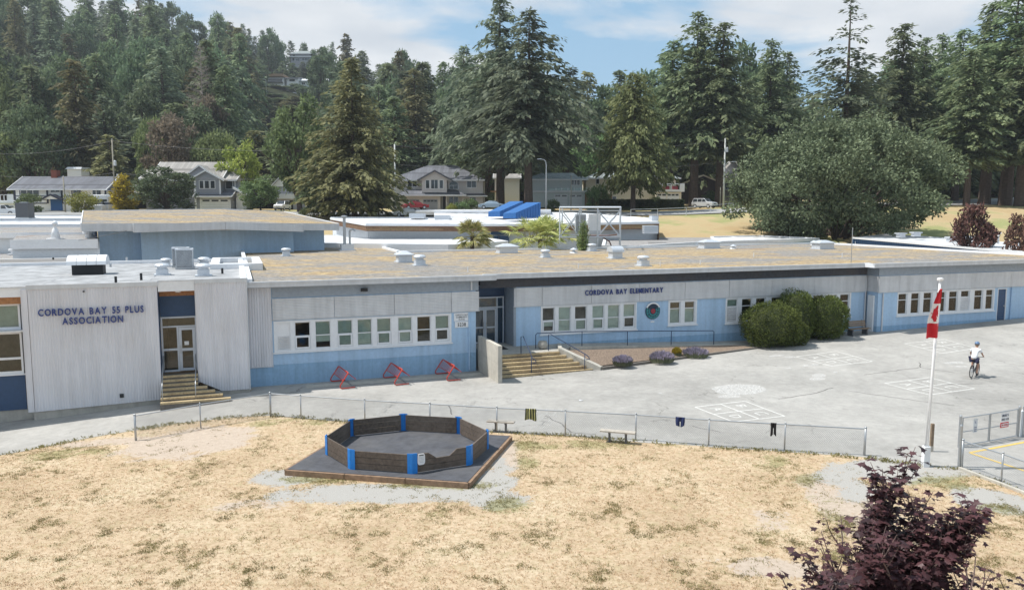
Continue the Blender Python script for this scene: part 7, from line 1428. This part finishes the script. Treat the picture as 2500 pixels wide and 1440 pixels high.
for key, name, px, py, d, w, lab, cat in (('leaf_b', 'broadleaf_tree', 110, 252, 142, 170, 'dark rounded broadleaf tree behind the timber framed house', 'tree'), ('light', 'broadleaf_tree', 20, 305, 140, 130, 'olive broadleaf tree at the left edge', 'tree'), ('leaf_a', 'broadleaf_tree', 20, 168, 165, 90, 'yellow-green tree crown at the left edge', 'tree'), ('olive_fir', 'fir_tree', 208, 148, 148, 190, 'olive fir above the timber framed house', 'tree'), ('olive_fir', 'fir_tree', 282, 330, 132, 150, 'light green young fir behind the transformer pole', 'tree'),
    ('brown', 'broadleaf_tree', 430, 255, 138, 140, 'dark brownish tree behind the craftsman house', 'tree'), ('light', 'broadleaf_tree', 385, 262, 146, 90, 'yellow-green tree left of the brownish one', 'tree'), ('light', 'broadleaf_tree', 532, 300, 138, 115, 'light green tree behind the right end of the craftsman roof', 'tree'), ('lime', 'broadleaf_tree', 592, 342, 132, 112, 'bright yellow-green tree right of the craftsman house', 'tree'), ('brown', 'broadleaf_tree', 518, 205, 165, 115, 'rusty tinted tree below the dead grey one', 'tree'),
    ('leaf_b', 'broadleaf_tree', 412, 406, 117, 155, 'dense dark tree in front of the craftsman house', 'tree'), ('leaf_a', 'shrub_tree', 640, 428, 119, 100, 'rounded green tree beside the craftsman garage', 'tree'), ('leaf_a', 'broadleaf_tree', 735, 235, 118, 160, 'soft green tall tree left of the broad spruce', 'tree'), ('leaf_b', 'broadleaf_tree', 790, 395, 108, 130, 'low spreading green tree at the foot of the broad spruce', 'tree'), ('golden', 'golden_conifer', 309, 432, 118, 62, 'golden pointed conifer beside the transformer pole', 'tree'), ('golden', 'golden_conifer', 1905, 354, 135, 40, 'golden conifer peeking over the oak', 'tree'),
    ('bush', 'shrub', 82, 472, 116, 68, 'rounded green shrub left of the blue front door', 'shrub'), ('bush_lime', 'shrub', 213, 466, 116, 74, 'lime green shrub right of the blue front door', 'shrub'), ('bush', 'shrub', 610, 490, 117, 34, 'small shrub beside the craftsman garage', 'shrub'), ('bush_lime', 'shrub', 1104, 495, 116, 28, 'yellowish shrub before the beige house', 'shrub'), ('bush', 'shrub', 1128, 492, 116, 36, 'green shrub before the beige house, left of the taller one', 'shrub'), ('bush', 'shrub', 1150, 484, 117, 40, 'taller green shrub before the beige house', 'shrub'), ('bush', 'shrub', 1445, 455, 122, 44, 'leafy shrub at the deck corner of the sage house', 'shrub'), ('bush', 'shrub', 1465, 450, 124, 44, 'leafy shrub over the cedar fence', 'shrub'), ('leaf_a', 'shrub', 1737, 466, 142, 50, 'green shrub behind the silver car', 'shrub'), ('bush', 'shrub', 1350, 486, 118, 34, 'dark shrub left of the sage garage', 'shrub'), ('bush', 'shrub', 1600, 480, 122, 40, 'shrub under the cedar beside the cream garage', 'shrub'), ('leaf_b', 'broadleaf_tree', 1385, 235, 150, 130, 'dense green tree between drooping fir and cedar', 'tree'), ('leaf_a', 'broadleaf_tree', 1440, 300, 142, 110, 'fresh green tree left of the cedar', 'tree'), ('leaf_b', 'broadleaf_tree', 1835, 360, 140, 90, 'pale leafed tree above the grey porch house', 'tree'), ('bush', 'shrub', 760, 505, 104, 60, 'low bush left of the spruce trunk', 'shrub')):
    plant(key, name, lab, px, py, D_(d), w, cat)
# dead grey tree
rng_ = random.Random(5); dx, dd = 510, D_(168); dt = thing('dead_tree', 'bare grey dead tree among the hillside firs', 'tree', ((dx - 1250) / FPX * dd, dd, ground((dx - 1250) / FPX * dd, dd) - .3)); hz = atd(510, 108, dd)[2] - dt.location[2]; mb = MB().tube([(0, 0, 0), (0, 0, hz)], [.35, .04], 7); mt = MB()
for k in range(130):
    z = hz * (.35 + .63 * rng_.random()); L_ = (1 - z / hz) * 8 + .8; az = rng_.uniform(0, 6.28); e_ = (math.cos(az) * L_, math.sin(az) * L_, z + L_ * .35); mb.tube([(0, 0, z), (e_[0] * .6, e_[1] * .6, z + L_ * .28), e_], [.05, .035, .012], 4)
    for q in range(5):
        s = .35 + .6 * rng_.random(); mt.tube([(e_[0] * s, e_[1] * s, z + L_ * .33 * s), (e_[0] * s + rng_.uniform(-1, 1), e_[1] * s + rng_.uniform(-1, 1), z + L_ * .33 * s + rng_.uniform(0, .9))], [.02, .008], 3)
mb.build('trunk', M['bark_dead'], dt); tag(mt.build('twigs', M['bark_dead'], dt), kind='stuff')
# ------------------------------------------------------------------ wooded hillside
SKY = [(-200, -140), (440, -70), (478, 8), (500, 15), (530, 45), (560, -4), (590, 60), (610, -5), (640, 70), (680, 48), (710, 105), (760, 88), (800, 118), (835, 88), (870, 66), (910, 108), (968, 92), (990, 115), (1040, 66), (1080, 58), (1120, 62), (1160, 50), (1200, 20), (1330, 100), (1365, 135), (1410, 148), (1455, 190), (1500, 165), (1540, 205), (1590, 150), (1640, 110), (1700, 60), (1780, 90), (1850, 120), (1920, 190), (1950, 268), (2010, 180), (2100, 150), (2200, 120), (2300, 110), (2400, 60), (2700, 20)]
rg = random.Random(11); kinds = ['fir_a', 'fir_b', 'fir_c', 'fir_a', 'fir_c', 'olive_fir', 'leaf_b', 'leaf_b', 'fir_b']
ADJ = {'fir_a': 'dark fir', 'fir_b': 'blue-green slim fir', 'fir_c': 'dark drooping fir', 'olive_fir': 'olive fir', 'leaf_b': 'rounded broadleaf tree'}
LAND = [(130, 'at the left edge'), (270, 'above the timber framed house'), (420, 'behind the transformer pole'), (560, 'above the craftsman house'), (660, 'above the bright yellow-green tree'), (780, 'below the hilltop houses'), (960, 'behind the broad olive spruce'), (1150, 'above the beige house'), (1340, 'behind the drooping fir'), (1480, 'left of the cedar'), (1600, 'behind the cedar'), (1830, 'behind the silver car'), (1980, 'left of the big oak'), (2120, 'behind the big oak'), (2330, 'right of the big oak'), (9999, 'at the right edge')]
HL = {'fir': 'dark fir in the dense wood covering the hillside', 'leaf': 'rounded broadleaf crown in the wood covering the hillside'}; nt_ = 0
for d0 in (158, 176, 196, 220, 248, 282, 322, 368, 415):
    stepx = {158: 80, 176: 78, 196: 74, 220: 70, 248: 66}.get(d0, 60)
    for px0 in np.arange(-190, 2600, stepx):
        px = px0 + rg.uniform(-.5, .5) * stepx; d = D_(d0 * rg.uniform(.96, 1.05)); x = (px - 1250) / FPX * d; zg = ground(x, d); sky = lerp_tab(SKY, px); H = rg.uniform(26, 40)
        if px > 1500 and d0 > 200: continue
        if d0 < 170 and px < 1560: H *= .62
        pyt = proj((x, d, zg + H))[1]; pyb = proj((x, d, zg))[1]; kd = rg.choice(kinds)
        if pyt < sky + rg.uniform(0, 14): pyt = sky + rg.uniform(-4, 30)
        if pyb - pyt < 22: continue
        if px > 1500 and pyt > 330: continue
        wpx = (8.0 if kd[:3] != 'lea' else 8.4) * 2 * rg.uniform(.85, 1.25) * FPX / d
        if abs(px - 708) < 62 + wpx * .35 and pyt < 232 and d < D_(395) and pyb > 175: continue
        if abs(px - 735) < 34 + wpx * .3 and pyt < 160 and d < D_(440): continue
        if abs(px - 490) < 28 + wpx * .3 and pyt < 205 and d < D_(385) and d0 > 260: continue
        if 1920 < px < 1965 and pyt < 270: pyt = 275
        lm = [l for q_, l in LAND if px < q_][0]; row = 'in the lowest row' if d0 < 170 else 'low' if d0 < 200 else 'halfway up' if d0 < 260 else 'high' if d0 < 330 else 'near the ridge'
        lab = ADJ[kd] + ' ' + row + ' on the slope ' + lm; plant(kd, 'hillside_tree', lab, px, pyt, d, wpx, 'tree', lab); nt_ += 1
rg2 = random.Random(3)
for k, px in enumerate(np.arange(560, 860, 17)):
    plant(rg2.choice(['fir_a', 'olive_fir', 'leaf_b', 'fir_c']), 'hillside_tree', 'treetop just below the hillside houses on the slope', px, rg2.uniform(226, 262) - (40 if px < 645 else 0), D_(rg2.uniform(270, 345)), rg2.uniform(66, 95), 'tree', 'treetops below the hillside houses')
for px, py, d, w in ((572, 118, 330, 80), (596, 95, 350, 75), (618, 128, 320, 84), (640, 150, 345, 70), (560, 165, 290, 95), (600, 180, 285, 100), (632, 205, 290, 80), (428, 70, 300, 110), (455, 95, 290, 100), (480, 120, 285, 95), (440, 150, 270, 110), (470, 178, 262, 100), (505, 140, 330, 80), (535, 120, 340, 80), (545, 175, 285, 90), (664, 172, 405, 48), (690, 170, 408, 46), (712, 172, 404, 44), (775, 170, 410, 50), (800, 160, 405, 56), (640, 90, 440, 50), (612, 60, 440, 50), (704, 150, 412, 50), (728, 154, 414, 52), (752, 152, 412, 52), (770, 146, 413, 50), (660, 214, 372, 56), (684, 220, 374, 58), (706, 212, 376, 50), (738, 205, 378, 60), (764, 212, 372, 60), (790, 206, 374, 60), (655, 110, 430, 50), (690, 112, 432, 44), (780, 120, 432, 50), (806, 130, 420, 55)):
    kd = rg2.choice(['fir_a', 'fir_c', 'fir_b', 'leaf_b']); lab = ADJ[kd] + ' ' + ('left of the hillside houses' if px < 560 else 'beside the boxy white hillside house' if px < 660 else 'in front of the hillside houses' if d < 390 else 'between the upper and lower hillside houses' if py > 140 else 'beside the highest hillside house')
    plant(kd, 'hillside_tree', lab, px, py, D_(d), w, 'tree', lab)
for k, px in enumerate(np.arange(560, 860, 33)):
    plant(rg2.choice(['fir_a', 'leaf_b', 'fir_b']), 'hillside_tree', 'treetop on the ridge behind the hillside houses', px, max(lerp_tab(SKY, px) + rg2.uniform(0, 25), 70), D_(rg2.uniform(440, 470)), rg2.uniform(45, 65), 'tree', 'ridge trees behind the hillside houses')
print('HILL TREES', nt_)
# ------------------------------------------------------------------ clipped shrubs, palms, lavender
def clipped(label, px, py, wpx, hpx, seed, n=13000, v=-.1, name='clipped_shrub', mat='yew', d=None, group=None, dk=1.0):
    b = uvw(px, py); rx = wpx; H = hpx; rng = np.random.default_rng(seed); t = thing(name, label, 'shrub', (b[0], b[1], ground(b[0], b[1]) - .05), 0, group)
    e = rng.normal(size=(n, 3)); e /= np.linalg.norm(e, axis=1, keepdims=True); e = np.sign(e) * np.abs(e) ** .85; e = e[e[:, 2] > -.92]; m_ = len(e)
    wob = A_([1 + .16 * mnoise.noise((x * 2.1 + seed, y * 2.1, z * 2.1)) + .06 * mnoise.noise((x * 6, y * 6 + seed, z * 6)) for x, y, z in e])[:, None]
    P = e * wob * rng.uniform(.86, 1.02, (m_, 1)) * A_([rx, rx * .85, H * .5]) + A_([0, 0, H * .5]); P[:, 2] = np.maximum(P[:, 2], .05); V, F = cards(P, e + rng.normal(size=(m_, 3)) * .6 + A_([0, 0, .25]), rng.uniform(.06, .13, m_), rng.uniform(.04, .07, m_), rng, e); cm = np_mesh('foliage', V, F); link('foliage', cm, M[mat], t)
    core = MB(); nlat, nlon = 10, 16
    core.lathe([(max(.02, rx * .80 * math.cos(a)), H * .5 + H * .42 * math.sin(a)) for a in np.linspace(-1.4, 1.5, 12)], 0, 0, 18).build('inner_core', M['hedge'], t, True)  # dark green filler core, added so the foliage is not seen through
clipped('clipped rounded shrub on the left of the three by the wall', 30.45, -.95, 1.75, 2.75, 1); clipped('clipped rounded shrub in the middle, taller and set back', 33.0, -.0, 1.2, 3.25, 2, 7500); clipped('clipped rounded shrub on the right next to the park bench', 35.1, -.3, 1.42, 2.75, 3); clipped('low clipped shrub lobe at the foot of the left shrub', 32.0, -1.35, .75, 1.5, 4, 3500)
hk = hd_; rng = np.random.default_rng(9); n = 9000; P = np.stack([rng.uniform(-9, 5.5, n), rng.uniform(-.6, .6, n), rng.uniform(0, 1.1, n)], 1); fc = rng.integers(0, 3, n); P[fc == 0, 1] = -.6; P[fc == 1, 2] = 1.1; P += rng.normal(size=P.shape) * .05; V, F = cards(P, rng.normal(size=(n, 3)) + A_([0, -.4, .5]), .3, .2, rng); link('foliage', np_mesh('foliage', V, F), M['hedge'], hk); MB().box(-9, 5.5, -.55, .55, -.4, 1.05).build('inner_core', M['hedge'], hk)  # solid filler box added inside to keep the hedge opaque
def lavender(label, px, py, wpx, hpx, seed, mat='lav', name='lavender_bush'):
    pz0 = .40
    b = A_(onz(px, py, pz0)); k = b[1] / FPX; r = wpx * k / 2; h = hpx * k * .62; rng = np.random.default_rng(seed); n = 700; t = thing(name, label, 'plant', tuple(b)); a = rng.uniform(0, 6.28, n); q = np.sqrt(rng.uniform(0, 1, n)) * .98
    tip = np.stack([np.cos(a) * q * r, np.sin(a) * q * r * .8, h * np.sqrt(1 - q * q * .8) * rng.uniform(.45, 1.15, n)], 1); base = tip * A_([.75, .75, 0]) + A_([0, 0, -.12]); V, F = cards(base, tip - base, np.linalg.norm(tip - base, axis=1) * rng.uniform(.85, 1.1, n), .03, rng); V2, F2 = cards(tip * .82, tip - base, .2, .06, rng); link('flower_spikes', np_mesh('spikes', *merge([(V2, F2)])), M[mat], t); link('stems', np_mesh('stems', V, F), M['lav_stem'], t)
lavender('grey lavender bush nearest the entrance steps', 1520, 888, 56, 28, 1); lavender('purple lavender bush in the middle of the bed', 1616, 880, 70, 32, 2); lavender('purple lavender bush at the far end of the bed', 1698, 868, 72, 26, 3); lavender('dry straw coloured clump between the lavender bushes', 1652, 868, 26, 26, 4, 'leaf_gold', 'dry_plant')
for px, py, w_, h_, lab, sd_ in ((1153, 606, 96, 64, 'fan palm rising behind the front roof, the smaller one', 3), (1318, 606, 130, 50, 'low broad fan palm left of the steel cage', 7)):
    d = 72; b = atd(px, py + 8, d); k = d / FPX; rng = np.random.default_rng(sd_); t = thing('fan_palm', lab, 'palm', (b[0], b[1], b[2] - 1.2)); Hh = h_ * k * .58 + 1.2; MB().tube([(0, 0, -2.5), (0, 0, Hh)], [.22, .18], 10).build('trunk', M['bark'], t); mst = MB(); parts = []
    nL = 46 if w_ < 110 else 64
    for i in range(nL):
        az = rng.uniform(0, 6.28); el = rng.uniform(-.45, 1.35); Lp = w_ * k / 2 * .62 * rng.uniform(.8, 1.1); dv = A_([math.cos(az) * math.cos(el), math.sin(az) * math.cos(el), math.sin(el)]); bx = rng.uniform(-.28, .28) * w_ * k * (w_ > 110); o = A_([bx, 0, Hh + rng.uniform(-.2, .1)]); c = o + dv * Lp; mst.tube([tuple(o), tuple(c)], .02, 4)
        sd = np.cross(dv, [0, 0, 1.0]); sd /= np.linalg.norm(sd) + 1e-6; nb = 16; an = np.linspace(-1.5, 1.5, nb)[:, None]; BD = dv * np.cos(an) + sd * np.sin(an) + A_([0, 0, -.18]); parts.append(cards(np.tile(c, (nb, 1)), BD, w_ * k / 2 * .52, .10, rng, np.tile(np.cross(sd, dv), (nb, 1)), .18))
    V, F = merge(parts); link('fronds', np_mesh('fronds', V, F), M['palm_leaf'], t); mst.build('stalks', M['palm_leaf'], t)
plant('small_cypress', 'cypress', 'slim upright cypress in front of the steel cage', 1423, 548, 69, 24, 'tree', base=4.4)
# ------------------------------------------------------------------ purple maple in the foreground
def maple():
    rng = random.Random(17); nr = np.random.default_rng(17); D0_ = 9.4; bx = (2235 - 1250) / FPX * D0_; t = thing('purple_maple', 'dark purple maple tree in the right foreground', 'tree', (bx, D0_, 0)); t.scale = (1.1, 1.05, 1.12); sk = MB(); tips = []
    def branch(p, d, L, r, lev):
        n = 4; pts = [p]; q = Vector(p); dr = Vector(d).normalized()
        for i in range(n):
            dr = (dr + Vector((rng.uniform(-.13, .13), rng.uniform(-.13, .13), .10 if lev else .04))).normalized(); q = q + dr * (L / n); pts.append(tuple(q))
            if lev < 3 and i >= 0:
                for _ in range(2 if lev else 3):
                    az = rng.uniform(0, 6.28); o = Vector((math.cos(az), math.sin(az), rng.uniform(.45, 1.1))); branch(tuple(q), (dr * .45 + o * .75), L * rng.uniform(.42, .62), r * .5, lev + 1)
            if lev >= 2: tips.append((q.copy(), dr.copy(), 1.0 if i == n - 1 else .75))
        sk.tube(pts, [r * (1 - .6 * i / n) for i in range(n + 1)], 5)
    sk.tube([(0, 0, -.2), (.02, 0, 1.4)], [.09, .07], 8)
    branch((.02, 0, 1.4), (0, 0, 1), 1.9, .06, 0)
    for az, ln in ((0.25, 2.0), (1.2, 1.8), (2.4, 1.6), (3.3, 1.75), (4.2, 1.8), (5.2, 1.9), (5.95, 2.1), (6.15, 1.7)): branch((.02, 0, 1.2 + .05 * az), (math.cos(az) * (1.25 if math.cos(az) > .6 else .9), math.sin(az) * .9, .62 if math.cos(az) > .6 else .9), ln, .045, 1)
    sk.build('branches', M['bark_young'], t)
    star = [(0, 0), (.16, -.03), (.40, -.10), (.30, .12), (.52, .34), (.26, .36), (.22, .50), (.10, .52), (0, .86)]; star = star + [(-x, y) for x, y in reversed(star[1:-1])]; S = A_([(x, y, -.35 * abs(x) ** 1.5) for x, y in star]); ns = len(S); V = []; F = []; k = 0
    for p, d, sc in tips:
        for j in range(rng.choice((2, 3, 4))):
            az = rng.uniform(0, 6.28); out = A_([math.cos(az), math.sin(az), rng.uniform(-.55, .15)]); out /= np.linalg.norm(out); nm = A_([-out[0] * .3 + rng.gauss(0, .3), -out[1] * .3 + rng.gauss(0, .3), 1]); sx = np.cross(out, nm); sx /= np.linalg.norm(sx); nz = np.cross(sx, out); s = rng.uniform(.085, .145) * sc; o = A_(p) + out * rng.uniform(.03, .09)
            V.append(o + (S[:, :1] * sx + S[:, 1:2] * out + S[:, 2:3] * nz) * s); F.append(tuple(range(k, k + ns))); k += ns
    V = np.concatenate(V); me = bpy.data.meshes.new('leaves'); me.from_pydata(V.tolist(), [], F); me.update(); link('leaves', me, M['maple'], t); print('MAPLE LEAVES', len(F)); return t
mpl = maple()
# ------------------------------------------------------------------ dry grass and weeds
def tufts(name, label, n, hgt, wid, mats, test, seed, blades=4, lean=.9):
    rng = np.random.default_rng(seed); rr = random.Random(seed); P = []; 
    while len(P) < n:
        px, py = rr.uniform(-40, 2540), rr.uniform(1005, 1475) ** 1.0; p = onz(px, py, 0)
        w = test(p[0], p[1], px, py)
        if rr.random() < w: P.append((p[0], p[1], ground(p[0], p[1])))
    P = np.repeat(A_(P), blades, 0); m_ = len(P); P[:, :2] += rng.normal(size=(m_, 2)) * wid; a = rng.uniform(0, 6.28, m_); D = np.stack([np.cos(a) * lean, np.sin(a) * lean, np.full(m_, .8)], 1); h = hgt * rng.uniform(.5, 1.3, m_); V, F = cards(P, D, h, h * .28, rng); o = link(name, np_mesh(name, V, F), mats); tag(o, label, 'grass', kind='stuff'); return o
def edge_py(px): return lerp_tab(EDGE, px)
def t_straw(x, y, px, py):
    if py < edge_py(px) + 4: return 0
    d, g, e = field_vals(x, y); return max(.02, 1 - max(d, g) * 1.1) * (.55 if py > 1250 else 1)
def t_green(x, y, px, py):
    if py < edge_py(px) + 2: return 0
    d, g, e = field_vals(x, y); n = mnoise.noise((x * .8, y * .8, 9.1)) * .5 + .6 * mnoise.noise((x * 3.1, y * 3.1, 2.2)); return min(1, max(0, n - .12) * .9 * (1 - .6 * max(d, g)) + .6 * e * max(0, n + .3))
M['straw'] = leaf_mat('straw_blades', (.34, .24, .13), (.74, .58, .37), .3, .02, 1.0, .9); M['blade'] = leaf_mat('green_blades', (.12, .11, .04), (.33, .30, .13), .3, .02, 1.5, .9)
inpit = lambda x, y: -7.7 < x < .1 and 23.8 < y < 30.5 and abs((x - pc[0]) * 0 + 0) < 1
def nopit(f):
    c_ = [q + pc for q in sq]
    def g(x, y, px, py):
        ins = all(((c_[(i + 1) % 4][0] - c_[i][0]) * (y - c_[i][1]) - (c_[(i + 1) % 4][1] - c_[i][1]) * (x - c_[i][0])) > 0 for i in range(4))
        return 0 if ins else f(x, y, px, py)
    return g
tufts('dry_grass', 'short straw coloured grass covering the field', 26000, .05, .03, M['straw'], nopit(t_straw), 3); tufts('green_grass', 'green grass tufts scattered over the dry field', 15000, .05, .04, M['blade'], nopit(t_green), 5, 5)
def t_fence(x, y, px, py): dlt = py - edge_py(px); return (.9 if -3 < dlt < 5 else 0) * (.35 + .65 * (mnoise.noise((x * .7, y * .7, 0)) > 0))
tufts('fence_weeds', 'ragged dry weeds along the foot of the fence', 900, .11, .05, M['blade'], t_fence, 8, 5, .6)
# ------------------------------------------------------------------ summer haze over the valley
hz_ = MB().box(-700, 700, -45, 1150, -3, 190).build('haze', None); tag(hz_, kind='stuff'); hm_ = bpy.data.materials.new('haze'); hm_.use_nodes = True; nt = hm_.node_tree; nt.nodes.clear()
o_ = nt.nodes.new('ShaderNodeOutputMaterial'); pv = nt.nodes.new('ShaderNodeVolumePrincipled'); pv.inputs['Color'].default_value = (.86, .92, 1, 1); pv.inputs['Density'].default_value = .00022; pv.inputs['Anisotropy'].default_value = .2
nt.links.new(pv.outputs[0], o_.inputs['Volume']); hz_.data.materials.append(hm_)
